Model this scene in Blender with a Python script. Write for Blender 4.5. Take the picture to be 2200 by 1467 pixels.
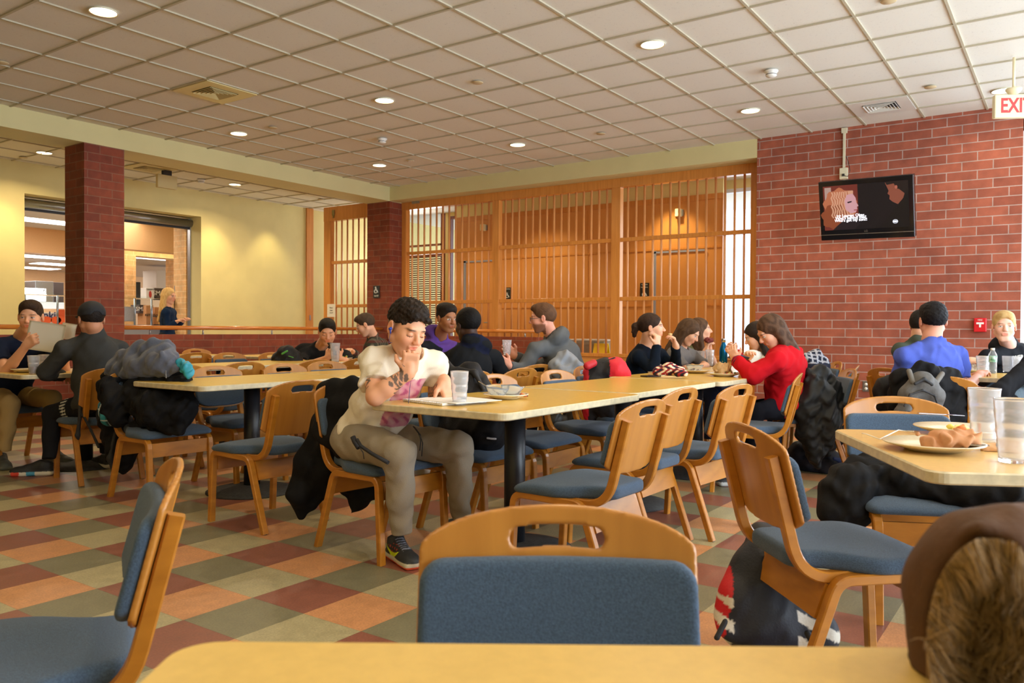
import bpy, bmesh, math, random
import numpy as np
from mathutils import Vector, Matrix

for o in list(bpy.data.objects):
    bpy.data.objects.remove(o, do_unlink=True)
SC = bpy.context.scene
COL = SC.collection
rnd = random.Random(7)
R = math.radians
PI = math.pi

# ------------------------------------------------------------------ camera
W_PX, H_PX, F_PX = 2200, 1467, 1727.8
CZ = 1.08
_yaw, _pitch, _roll = .6093, -.0151, .0063
cF = np.array([math.cos(_yaw)*math.cos(_pitch), math.sin(_yaw)*math.cos(_pitch), math.sin(_pitch)])
_r = np.array([math.sin(_yaw), -math.cos(_yaw), 0.])
_u = np.cross(_r, cF)
cR = math.cos(_roll)*_r + math.sin(_roll)*_u
cU = -math.sin(_roll)*_r + math.cos(_roll)*_u
cC = np.array([0, 0, CZ])
cam = bpy.data.cameras.new('camera')
cam_o = bpy.data.objects.new('camera', cam)
COL.objects.link(cam_o)
cam.sensor_width = 36.0
cam.lens = 36.0*F_PX/W_PX
cam.clip_start = .05
cam.clip_end = 200
m = Matrix.Identity(4)
for i in range(3):
    m[i][0] = cR[i]; m[i][1] = cU[i]; m[i][2] = -cF[i]; m[i][3] = cC[i]
cam_o.matrix_world = m
cam.dof.use_dof = True
cam.dof.focus_distance = 4.2
cam.dof.aperture_fstop = 6.3
SC.camera = cam_o

# ------------------------------------------------------------------ view, world
SC.view_settings.view_transform = 'Standard'
SC.view_settings.look = 'None'
SC.view_settings.gamma = 1.0
SC.view_settings.use_curve_mapping = False
SC.view_settings.exposure = 0.05
wd = bpy.data.worlds.new('world')
SC.world = wd
wd.use_nodes = True
bgn = wd.node_tree.nodes['Background']
bgn.inputs[0].default_value = (.86, .93, 1.0, 1)
bgn.inputs[1].default_value = 3.0

def area(name, loc, direction, sx, sy, power, color, spread=PI, shape='RECTANGLE'):
    l = bpy.data.lights.new(name, 'AREA')
    l.shape = shape; l.size = sx; l.size_y = sy; l.energy = power; l.color = color; l.spread = spread
    o = bpy.data.objects.new(name, l)
    COL.objects.link(o)
    o.location = loc
    o.rotation_euler = Vector(direction).to_track_quat('-Z', 'Y').to_euler()
    return o
# daylight entering through the real window openings
area('window_daylight_right', (5.2, -3.28, 1.75), (0, 1, -.05), 8.6, 2.5, 440, (.72, .85, 1.0))
area('window_daylight_far', (10.5, -1.4, 1.9), (-1, .12, -.1), 2.9, 2.9, 130, (.76, .88, 1.0))
area('window_daylight_hall', (12.85, 3.55, 2.0), (-1, 0, 0), .7, 2.2, 45, (1.0, .96, .86))
area('window_daylight_hall_end', (13.25, 11.7, 2.5), (-1, -.1, 0), 1.1, 1.2, 40, (1.0, .97, .88))

# ------------------------------------------------------------------ projection helpers (points of the place, in metres)
def ray(x, y): return cF + (x-1100)/F_PX*cR - (y-733.5)/F_PX*cU
def atZ(x, y, z): d = ray(x, y); return cC + d*(z-CZ)/d[2]
def atX(x, y, X): d = ray(x, y); return cC + d*X/d[0]
def atY(x, y, Y): d = ray(x, y); return cC + d*Y/d[1]
def atD(x, y, D): return cC + ray(x, y)*D

# ------------------------------------------------------------------ materials
MATS = {}
def srgb(r, g, b):
    f = lambda c: (c/255/12.92) if c/255 <= .04045 else ((c/255+.055)/1.055)**2.4
    return (f(r), f(g), f(b))
def newmat(name):
    m = bpy.data.materials.new(name); m.use_nodes = True
    nt = m.node_tree; b = nt.nodes['Principled BSDF']
    return m, nt, b
def nd(nt, t, **kw):
    n = nt.nodes.new(t)
    for k, v in kw.items(): setattr(n, k, v)
    return n
def pm(name, col, rough=.6, metal=0., noise=0., nscale=40., bump=0., bscale=80., stretch=(1, 1, 1), col2=None, spec=None, sheen=0., coat=0., emit=None, estr=0., trans=0., ior=1.45):
    """plain procedural material: base colour with noise variation and a noise bump"""
    if name in MATS: return MATS[name]
    m, nt, b = newmat(name)
    b.inputs['Base Color'].default_value = (*col, 1)
    b.inputs['Roughness'].default_value = rough
    b.inputs['Metallic'].default_value = metal
    if spec is not None: b.inputs['Specular IOR Level'].default_value = spec
    if sheen: b.inputs['Sheen Weight'].default_value = sheen; b.inputs['Sheen Roughness'].default_value = .6
    if coat: b.inputs['Coat Weight'].default_value = coat; b.inputs['Coat Roughness'].default_value = .15
    if emit: b.inputs['Emission Color'].default_value = (*emit, 1); b.inputs['Emission Strength'].default_value = estr
    if trans: b.inputs['Transmission Weight'].default_value = trans; b.inputs['IOR'].default_value = ior
    if noise or bump:
        tc = nd(nt, 'ShaderNodeTexCoord'); mp = nd(nt, 'ShaderNodeMapping'); mp.inputs['Scale'].default_value = stretch
        nt.links.new(tc.outputs['Object'], mp.inputs[0])
    if noise:
        n = nd(nt, 'ShaderNodeTexNoise'); n.inputs['Scale'].default_value = nscale; n.inputs['Detail'].default_value = 4
        nt.links.new(mp.outputs[0], n.inputs['Vector'])
        mx = nd(nt, 'ShaderNodeMix', data_type='RGBA')
        c2 = col2 if col2 else tuple(c*(1-noise) for c in col)
        cr = nd(nt, 'ShaderNodeValToRGB'); cr.color_ramp.elements[0].position = .35; cr.color_ramp.elements[1].position = .65
        nt.links.new(n.outputs[0], cr.inputs[0]); nt.links.new(cr.outputs[0], mx.inputs[0])
        mx.inputs[6].default_value = (*c2, 1)
        mx.inputs[7].default_value = (*[min(1, c*(1+(noise if not col2 else 0))) for c in col], 1)
        nt.links.new(mx.outputs[2], b.inputs['Base Color'])
    if bump:
        n2 = nd(nt, 'ShaderNodeTexNoise'); n2.inputs['Scale'].default_value = bscale; n2.inputs['Detail'].default_value = 3
        nt.links.new(mp.outputs[0], n2.inputs['Vector'])
        bp = nd(nt, 'ShaderNodeBump'); bp.inputs['Strength'].default_value = bump; bp.inputs['Distance'].default_value = .004
        nt.links.new(n2.outputs[0], bp.inputs['Height']); nt.links.new(bp.outputs[0], b.inputs['Normal'])
    MATS[name] = m
    return m
def wood(name, c1, c2, stretch=(2, 25, 25), rough=.35, scale=2.2, coat=.3):
    if name in MATS: return MATS[name]
    m, nt, b = newmat(name)
    tc = nd(nt, 'ShaderNodeTexCoord'); mp = nd(nt, 'ShaderNodeMapping'); mp.inputs['Scale'].default_value = stretch
    nt.links.new(tc.outputs['Object'], mp.inputs[0])
    n = nd(nt, 'ShaderNodeTexNoise'); n.inputs['Scale'].default_value = scale; n.inputs['Detail'].default_value = 5; n.inputs['Distortion'].default_value = .4
    nt.links.new(mp.outputs[0], n.inputs['Vector'])
    cr = nd(nt, 'ShaderNodeValToRGB'); e = cr.color_ramp.elements
    e[0].position = .3; e[0].color = (*c1, 1); e[1].position = .7; e[1].color = (*c2, 1)
    nt.links.new(n.outputs[0], cr.inputs[0]); nt.links.new(cr.outputs[0], b.inputs['Base Color'])
    b.inputs['Roughness'].default_value = rough; b.inputs['Coat Weight'].default_value = coat; b.inputs['Coat Roughness'].default_value = .2
    MATS[name] = m
    return m
def vmat(name, rough=.6, sheen=0., spec=.5, sss=0., bump=.0, bscale=90.):
    """colour comes from the mesh's own colour attribute 'Col'"""
    if name in MATS: return MATS[name]
    m, nt, b = newmat(name)
    a = nd(nt, 'ShaderNodeAttribute', attribute_name='Col')
    nt.links.new(a.outputs['Color'], b.inputs['Base Color'])
    b.inputs['Roughness'].default_value = rough
    b.inputs['Specular IOR Level'].default_value = spec
    if sheen: b.inputs['Sheen Weight'].default_value = sheen
    if sss:
        b.inputs['Subsurface Weight'].default_value = sss; b.inputs['Subsurface Radius'].default_value = (1, .35, .2); b.inputs['Subsurface Scale'].default_value = .01
    if bump:
        tc = nd(nt, 'ShaderNodeTexCoord')
        n2 = nd(nt, 'ShaderNodeTexNoise'); n2.inputs['Scale'].default_value = bscale; n2.inputs['Detail'].default_value = 3
        nt.links.new(tc.outputs['Object'], n2.inputs['Vector'])
        bp = nd(nt, 'ShaderNodeBump'); bp.inputs['Strength'].default_value = bump; bp.inputs['Distance'].default_value = .004
        nt.links.new(n2.outputs[0], bp.inputs['Height']); nt.links.new(bp.outputs[0], b.inputs['Normal'])
    MATS[name] = m
    return m

# ------------------------------------------------------------------ object helpers
def link(o, parent=None):
    COL.objects.link(o)
    if parent is not None: o.parent = parent
    return o
def tag(o, label=None, cat=None, group=None, kind=None):
    if label: o['label'] = label
    if cat: o['category'] = cat
    if group: o['group'] = group
    if kind: o['kind'] = kind
    return o
def struct(o): o['kind'] = 'structure'; return o
def thing(name, label, cat, loc=(0, 0, 0), rz=0, group=None):
    o = bpy.data.objects.new(name, None); o.empty_display_size = .1
    link(o); o.location = loc; o.rotation_euler = (0, 0, rz)
    return tag(o, label, cat, group)
def npmesh(name, V, Fq, mats, smooth=True, cols=None):
    me = bpy.data.meshes.new(name)
    V = np.asarray(V, np.float32); Fq = np.asarray(Fq, np.int32)
    me.vertices.add(len(V)); me.vertices.foreach_set('co', V.ravel())
    n = Fq.shape[1]
    me.loops.add(Fq.size); me.loops.foreach_set('vertex_index', Fq.ravel())
    me.polygons.add(len(Fq)); me.polygons.foreach_set('loop_start', np.arange(0, Fq.size, n, dtype=np.int32))
    me.update(calc_edges=True)
    if smooth: me.polygons.foreach_set('use_smooth', np.ones(len(Fq), bool))
    if cols is not None:
        a = me.color_attributes.new('Col', 'FLOAT_COLOR', 'POINT')
        c = np.ones((len(V), 4), np.float32); c[:, :3] = cols
        a.data.foreach_set('color', c.ravel())
    for mm in (mats if isinstance(mats, (list, tuple)) else [mats]): me.materials.append(mm)
    me.validate()
    return me
def bmobj(name, bm, mat, parent=None, smooth=False, loc=None, rot=None):
    me = bpy.data.meshes.new(name)
    bmesh.ops.recalc_face_normals(bm, faces=bm.faces)
    bm.to_mesh(me); bm.free()
    for mm in (mat if isinstance(mat, (list, tuple)) else [mat]): me.materials.append(mm)
    if smooth:
        for p in me.polygons: p.use_smooth = True
    o = bpy.data.objects.new(name, me); link(o, parent)
    if loc is not None: o.location = loc
    if rot is not None: o.rotation_euler = rot
    return o
def box(bm, c, s, M=None, mi=0):
    """axis box centre c size s, optionally moved by matrix M"""
    r = bmesh.ops.create_cube(bm, size=1)
    for v in r['verts']:
        v.co = Vector((v.co.x*s[0]+c[0], v.co.y*s[1]+c[1], v.co.z*s[2]+c[2]))
        if M is not None: v.co = M @ v.co
    fs = set(f for v in r['verts'] for f in v.link_faces)
    for f in fs: f.material_index = mi
    return r['verts']
def bx(bm, x0, x1, y0, y1, z0, z1, mi=0):
    return box(bm, ((x0+x1)/2, (y0+y1)/2, (z0+z1)/2), (abs(x1-x0), abs(y1-y0), abs(z1-z0)), None, mi)
def bevel(o, w=.004, seg=2):
    md = o.modifiers.new('bevel', 'BEVEL'); md.width = w; md.segments = seg; md.limit_method = 'ANGLE'; md.angle_limit = R(40)
    return o
def lathe(bm, prof, seg=28, M=None, mi=0):
    """prof: list of (r,z); closes where r == 0"""
    rings = []
    for r, z in prof:
        if r <= 1e-6:
            v = bm.verts.new((0, 0, z)); rings.append([v])
        else:
            rings.append([bm.verts.new((r*math.cos(2*PI*i/seg), r*math.sin(2*PI*i/seg), z)) for i in range(seg)])
    for a, b in zip(rings[:-1], rings[1:]):
        for i in range(seg):
            j = (i+1) % seg
            if len(a) == 1 and len(b) == 1: continue
            if len(a) == 1: f = bm.faces.new((a[0], b[j], b[i]))
            elif len(b) == 1: f = bm.faces.new((a[i], a[j], b[0]))
            else: f = bm.faces.new((a[i], a[j], b[j], b[i]))
            f.material_index = mi; f.smooth = True
    if M is not None:
        for ring in rings:
            for v in ring: v.co = M @ v.co
def tube(bm, pts, r, seg=10, closed=False, mi=0, taper=None):
    pts = [Vector(p) for p in pts]; n = len(pts); rings = []
    up = Vector((0, 0, 1))
    for i, p in enumerate(pts):
        t = (pts[min(i+1, n-1)] - pts[max(i-1, 0)])
        if closed: t = pts[(i+1) % n] - pts[i-1]
        t.normalize()
        a = t.cross(up if abs(t.z) < .95 else Vector((1, 0, 0))).normalized(); b = t.cross(a)
        rr = r if taper is None else r*taper[i]
        rings.append([bm.verts.new(p + a*rr*math.cos(2*PI*k/seg) + b*rr*math.sin(2*PI*k/seg)) for k in range(seg)])
    for i in range(n if closed else n-1):
        A, B = rings[i], rings[(i+1) % n]
        for k in range(seg):
            f = bm.faces.new((A[k], A[(k+1) % seg], B[(k+1) % seg], B[k])); f.smooth = True; f.material_index = mi
    if not closed:
        for ring in (rings[0], rings[-1]):
            f = bm.faces.new(ring); f.material_index = mi
def poly_plate(bm, O, ex, ey, pts, t=.001, mi=0):
    """flat plate: 2-D outline pts in plane (O, ex, ey), thickness t along ex x ey"""
    O, ex, ey = Vector(O), Vector(ex), Vector(ey); n = ex.cross(ey).normalized()
    a = [bm.verts.new(O + ex*p[0] + ey*p[1]) for p in pts]
    b = [bm.verts.new(O + ex*p[0] + ey*p[1] + n*t) for p in pts]
    f = bm.faces.new(b); f.material_index = mi
    f = bm.faces.new(a[::-1]); f.material_index = mi
    for i in range(len(pts)):
        j = (i+1) % len(pts); f = bm.faces.new((a[i], a[j], b[j], b[i])); f.material_index = mi
def ell2(cx, cy, rx, ry, n=20, a0=0, a1=2*PI):
    return [(cx+rx*math.cos(a0+(a1-a0)*i/n), cy+ry*math.sin(a0+(a1-a0)*i/n)) for i in range(n if abs(a1-a0-2*PI) < 1e-6 else n+1)]
def text(name, s, O, ex, ey, size, mat, parent=None, depth=.001, bold=0., shear=0., align='CENTER', sx=1.):
    cu = bpy.data.curves.new(name, 'FONT'); cu.body = s; cu.size = size; cu.extrude = depth; cu.align_x = align; cu.align_y = 'CENTER'
    cu.offset = bold; cu.shear = shear; cu.space_line = .9; cu.resolution_u = 3
    tmp = bpy.data.objects.new(name, cu); COL.objects.link(tmp)
    dg = bpy.context.evaluated_depsgraph_get()
    me = bpy.data.meshes.new_from_object(tmp.evaluated_get(dg))
    bpy.data.objects.remove(tmp, do_unlink=True); bpy.data.curves.remove(cu)
    ex = Vector(ex).normalized(); ey = Vector(ey).normalized(); ez = ex.cross(ey)
    Mx = Matrix(((ex.x*sx, ey.x, ez.x, O[0]), (ex.y*sx, ey.y, ez.y, O[1]), (ex.z*sx, ey.z, ez.z, O[2]), (0, 0, 0, 1)))
    me.transform(Mx); me.materials.clear(); me.materials.append(mat); me.name = name
    o = bpy.data.objects.new(name, me); link(o, parent)
    return o
def copy_tree(o, parent=None):
    c = o.copy(); COL.objects.link(c); c.parent = parent
    for ch in o.children: copy_tree(ch, c)
    return c

# ------------------------------------------------------------------ implicit surfaces -> one continuous quad mesh
class Field:
    def __init__(s): s.p = []; s.post = []
    def cap(s, a, b, ra, rb=None, k=.02, flat=(False, False), op='u', c=None):
        s.p.append(('cap', np.array(a, float), np.array(b, float), ra, ra if rb is None else rb, k, flat, op)); return s
    def ell(s, c, r, Rm=None, k=.02, op='u'):
        s.p.append(('ell', np.array(c, float), np.array(r, float), np.eye(3) if Rm is None else np.array(Rm, float), k, op)); return s
    def box(s, c, h, rd=.01, Rm=None, k=.01, op='u'):
        s.p.append(('box', np.array(c, float), np.array(h, float), rd, np.eye(3) if Rm is None else np.array(Rm, float), k, op)); return s
    def plane(s, c, n, k=.004, rad=9.):
        """cut away everything on the side the normal n points to, within rad of c"""
        s.p.append(('pl', np.array(c, float), np.array(n, float)/np.linalg.norm(n), k, rad)); return s
    def bounds(s):
        lo = np.full(3, 1e9); hi = -lo
        for p in s.p:
            if p[0] == 'cap' and p[7] == 'u':
                r = max(p[3], p[4]); lo = np.minimum(lo, np.minimum(p[1], p[2])-r); hi = np.maximum(hi, np.maximum(p[1], p[2])+r)
            elif p[0] == 'ell' and p[5] == 'u':
                e = np.sqrt(((p[3]*p[2][None, :])**2).sum(1)); lo = np.minimum(lo, p[1]-e); hi = np.maximum(hi, p[1]+e)
            elif p[0] == 'box' and p[6] == 'u':
                e = (np.abs(p[4])*p[2][None, :]).sum(1)+p[3]; lo = np.minimum(lo, p[1]-e); hi = np.maximum(hi, p[1]+e)
        return lo, hi
    def mesh(s, h, fold=0., fscale=1., seed=0, pad=.03, postfn=None):
        lo, hi = s.bounds(); lo = lo-pad; hi = hi+pad
        n = np.ceil((hi-lo)/h).astype(int)+1
        ax = [(lo[i]+h*np.arange(n[i])).astype(np.float32) for i in range(3)]
        D = np.full(n, .5, np.float32)
        def sl(l, u):
            a = np.clip(np.floor((l-lo)/h).astype(int), 0, n-1); b = np.clip(np.ceil((u-lo)/h).astype(int)+1, 1, n)
            return tuple(slice(a[i], b[i]) for i in range(3))
        for p in s.p:
            ty = p[0]
            if ty == 'cap':
                _, a, b, ra, rb, k, flat, op = p; r = max(ra, rb)+k+2.5*h
                S = sl(np.minimum(a, b)-r, np.maximum(a, b)+r)
            elif ty == 'ell':
                _, c, rr, Rm, k, op = p; e = np.sqrt(((Rm*rr[None, :])**2).sum(1))+k+2.5*h; S = sl(c-e, c+e)
            elif ty == 'box':
                _, c, hh, rd, Rm, k, op = p; e = (np.abs(Rm)*hh[None, :]).sum(1)+rd+k+2.5*h; S = sl(c-e, c+e)
            else:
                _, c, nn, k, rad = p; S = sl(c-rad, c+rad)
            if any(q.stop <= q.start for q in S): continue
            X = ax[0][S[0]][:, None, None]; Y = ax[1][S[1]][None, :, None]; Z = ax[2][S[2]][None, None, :]
            if ty == 'cap':
                ba = b-a; L2 = max(float(ba@ba), 1e-12); L = math.sqrt(L2)
                t = ((X-a[0])*ba[0]+(Y-a[1])*ba[1]+(Z-a[2])*ba[2])/L2
                tc = np.clip(t, 0, 1)
                if flat[0] or flat[1]: tc = np.clip(t, -9 if flat[0] else 0, 9 if flat[1] else 1)
                d = np.sqrt((X-a[0]-tc*ba[0])**2+(Y-a[1]-tc*ba[1])**2+(Z-a[2]-tc*ba[2])**2)-(ra+np.clip(tc, 0, 1)*(rb-ra))
                if flat[0]: d = np.maximum(d, -t*L)
                if flat[1]: d = np.maximum(d, (t-1)*L)
            elif ty == 'ell':
                q = [((X-c[0])*Rm[0, i]+(Y-c[1])*Rm[1, i]+(Z-c[2])*Rm[2, i]) for i in range(3)]
                k0 = np.sqrt((q[0]/rr[0])**2+(q[1]/rr[1])**2+(q[2]/rr[2])**2)
                k1 = np.sqrt((q[0]/rr[0]**2)**2+(q[1]/rr[1]**2)**2+(q[2]/rr[2]**2)**2)
                d = k0*(k0-1)/np.maximum(k1, 1e-6)
            elif ty == 'box':
                q = [np.abs((X-c[0])*Rm[0, i]+(Y-c[1])*Rm[1, i]+(Z-c[2])*Rm[2, i])-(hh[i]-rd) for i in range(3)]
                d = np.sqrt(np.maximum(q[0], 0)**2+np.maximum(q[1], 0)**2+np.maximum(q[2], 0)**2)+np.minimum(np.maximum(q[0], np.maximum(q[1], q[2])), 0)-rd
            else:
                d = -((X-c[0])*nn[0]+(Y-c[1])*nn[1]+(Z-c[2])*nn[2])
                if rad < 8:
                    d = np.maximum(d, -(rad*.9-np.sqrt((X-c[0])**2+(Y-c[1])**2+(Z-c[2])**2)))
                op = 's'
                D0 = D[S]; b_ = -d.astype(np.float32); e = np.clip(.5+.5*(D0-b_)/k, 0, 1)
                D[S] = b_*(1-e)+D0*e+k*e*(1-e); continue
            d = d.astype(np.float32); D0 = D[S]
            if op == 'u':
                e = np.clip(.5+.5*(D0-d)/k, 0, 1); D[S] = D0*(1-e)+d*e-k*e*(1-e)
            else:
                e = np.clip(.5-.5*(D0+d)/k, 0, 1); D[S] = D0*(1-e)-d*e+k*e*(1-e)
        if fold or postfn:
            m = np.abs(D) < .05
            I = np.argwhere(m); P = lo+h*I
            if fold:
                q = P*fscale*22+seed
                w = np.sin(q[:, 0]*1.0+1.7*np.sin(q[:, 1]*.6+q[:, 2]*.5))*np.sin(q[:, 1]*1.1+1.3*np.sin(q[:, 2]*.9)+seed)+.6*np.sin(q[:, 2]*1.4+1.9*np.sin(q[:, 0]*.7-q[:, 1]*.8))
                w += .45*np.sin(q[:, 0]*2.3-q[:, 2]*2.1+1.5*np.sin(q[:, 1]*1.9))
                D[m] -= (fold*w).astype(np.float32)
            if postfn: D[m] = postfn(P, D[m]).astype(np.float32)
        return nets(D, lo, h)
def nets(D, o, h):
    D[0], D[-1], D[:, 0], D[:, -1], D[:, :, 0], D[:, :, -1] = .5, .5, .5, .5, .5, .5
    s = D < 0
    cnt = np.zeros([q-1 for q in s.shape], np.uint8)
    for a in (0, 1):
        for b in (0, 1):
            for c in (0, 1):
                cnt += s[a:s.shape[0]-1+a, b:s.shape[1]-1+b, c:s.shape[2]-1+c]
    act = (cnt > 0) & (cnt < 8)
    I = np.argwhere(act); N = len(I)
    pos = np.zeros((N, 3)); num = np.zeros(N)
    vals = {}
    for a in (0, 1):
        for b in (0, 1):
            for c in (0, 1): vals[a, b, c] = D[I[:, 0]+a, I[:, 1]+b, I[:, 2]+c]
    for ka in vals:
        for axx in range(3):
            if ka[axx]: continue
            kb = list(ka); kb[axx] = 1; kb = tuple(kb)
            va, vb = vals[ka], vals[kb]; m = (va < 0) != (vb < 0)
            t = np.where(m, va/np.where(m, va-vb, 1), 0)
            for q in range(3): pos[:, q] += m*(ka[q]+(t if q == axx else 0))
            num += m
    V = o+h*(I+pos/num[:, None])
    idg = np.full(act.shape, -1, np.int32); idg[I[:, 0], I[:, 1], I[:, 2]] = np.arange(N)
    Fs = []
    for axx in range(3):
        u, v = [(1, 2), (2, 0), (0, 1)][axx]
        A = [slice(1, -1)]*3; B = [slice(1, -1)]*3
        A[axx] = slice(0, -1); B[axx] = slice(1, None)
        sa, sb = s[tuple(A)], s[tuple(B)]
        J = np.argwhere(sa != sb); fl = sa[J[:, 0], J[:, 1], J[:, 2]]
        off = np.array([1, 1, 1]); off[axx] = 0; J = J+off
        def idc(du, dv):
            K = J.copy(); K[:, u] -= du; K[:, v] -= dv
            return idg[K[:, 0], K[:, 1], K[:, 2]]
        q = np.stack([idc(1, 1), idc(0, 1), idc(0, 0), idc(1, 0)], 1)
        q[~fl] = q[~fl][:, ::-1]
        Fs.append(q)
    Fq = np.concatenate(Fs); Fq = Fq[(Fq >= 0).all(1)]
    return V, Fq
def fobj(name, field, h, mat, parent=None, fold=0., fscale=1., seed=0, colfn=None, postfn=None):
    V, Fq = field.mesh(h, fold, fscale, seed, postfn=postfn)
    cols = colfn(V) if colfn else None
    me = npmesh(name, V, Fq, mat, True, cols)
    o = bpy.data.objects.new(name, me); link(o, parent)
    return o

# ================================================================== THE ROOM
CEIL = 3.47; XW = 10.03; YB = 9.55; YW = 12.63; SCX = 10.38
# --- brick
def brick_mat(name, c1, c2, mortar, uoff=0., bri=1.):
    m, nt, b = newmat(name)
    g = nd(nt, 'ShaderNodeNewGeometry'); sp = nd(nt, 'ShaderNodeSeparateXYZ'); nt.links.new(g.outputs['Position'], sp.inputs[0])
    ad = nd(nt, 'ShaderNodeMath', operation='ADD'); nt.links.new(sp.outputs[0], ad.inputs[0]); nt.links.new(sp.outputs[1], ad.inputs[1])
    a2 = nd(nt, 'ShaderNodeMath', operation='ADD'); nt.links.new(ad.outputs[0], a2.inputs[0]); a2.inputs[1].default_value = uoff+50*.296
    cb = nd(nt, 'ShaderNodeCombineXYZ'); nt.links.new(a2.outputs[0], cb.inputs[0]); nt.links.new(sp.outputs[2], cb.inputs[1])
    br = nd(nt, 'ShaderNodeTexBrick'); br.offset = .5
    nt.links.new(cb.outputs[0], br.inputs['Vector'])
    br.inputs['Scale'].default_value = 1.0; br.inputs['Brick Width'].default_value = .296; br.inputs['Row Height'].default_value = .1012
    br.inputs['Mortar Size'].default_value = .0052; br.inputs['Mortar Smooth'].default_value = .12; br.inputs['Bias'].default_value = -.1
    br.inputs['Color1'].default_value = (*c1, 1); br.inputs['Color2'].default_value = (*c2, 1); br.inputs['Mortar'].default_value = (*mortar, 1)
    n = nd(nt, 'ShaderNodeTexNoise'); n.inputs['Scale'].default_value = 9; n.inputs['Detail'].default_value = 6; nt.links.new(g.outputs['Position'], n.inputs['Vector'])
    mr = nd(nt, 'ShaderNodeMapRange'); mr.inputs[1].default_value = .3; mr.inputs[2].default_value = .7; mr.inputs[3].default_value = .82; mr.inputs[4].default_value = 1.15
    nt.links.new(n.outputs[0], mr.inputs[0])
    mx = nd(nt, 'ShaderNodeMix', data_type='RGBA', blend_type='MULTIPLY'); mx.inputs[0].default_value = 1
    nt.links.new(br.outputs[0], mx.inputs[6]); nt.links.new(mr.outputs[0], mx.inputs[7])
    nt.links.new(mx.outputs[2], b.inputs['Base Color'])
    b.inputs['Roughness'].default_value = .72
    n2 = nd(nt, 'ShaderNodeTexNoise'); n2.inputs['Scale'].default_value = 180; nt.links.new(g.outputs['Position'], n2.inputs['Vector'])
    m3 = nd(nt, 'ShaderNodeMath', operation='MULTIPLY_ADD'); m3.inputs[1].default_value = -1.2; nt.links.new(br.outputs['Fac'], m3.inputs[0]); nt.links.new(n2.outputs[0], m3.inputs[2])
    bp = nd(nt, 'ShaderNodeBump'); bp.inputs['Strength'].default_value = .5; bp.inputs['Distance'].default_value = .004
    nt.links.new(m3.outputs[0], bp.inputs['Height']); nt.links.new(bp.outputs[0], b.inputs['Normal'])
    return m
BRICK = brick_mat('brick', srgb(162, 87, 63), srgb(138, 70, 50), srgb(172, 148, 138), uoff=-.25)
BRICK_SHADE = brick_mat('brick_shaded', srgb(138, 62, 34), srgb(116, 48, 26), srgb(134, 90, 68), uoff=-.12)  # same brick as the wall, its dimmer lighting put into the colours
def rpos_noise(m_nt, scale): pass
YEL = pm('paint_cream_yellow', srgb(222, 206, 142), .75, noise=.03, nscale=3, bump=.05, bscale=300)
TAN = pm('paint_beige', srgb(205, 186, 132), .7, noise=.03, nscale=3, bump=.05, bscale=300)
SOFF = pm('paint_soffit', srgb(216, 206, 152), .75, noise=.02, nscale=3)
WHITEP = pm('white_paint', srgb(232, 230, 222), .5)
CHOK = wood('maple_panel', srgb(208, 138, 66), srgb(224, 156, 82), (.6, .6, .05), .4, 3)
CHDK = wood('maple_trim', srgb(200, 128, 54), srgb(220, 148, 70), (18, 18, 1.2), .35, 2)
CHDOW = wood('maple_dowel', srgb(212, 140, 80), srgb(232, 166, 104), (20, 20, 1.5), .3, 2)
STEEL = pm('brushed_steel', srgb(176, 180, 186), .35, 1., noise=.08, nscale=60)
DGREY = pm('dark_grey', (.03, .03, .034), .5)
BLACK = pm('black_plastic', (.012, .012, .014), .3)

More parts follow.
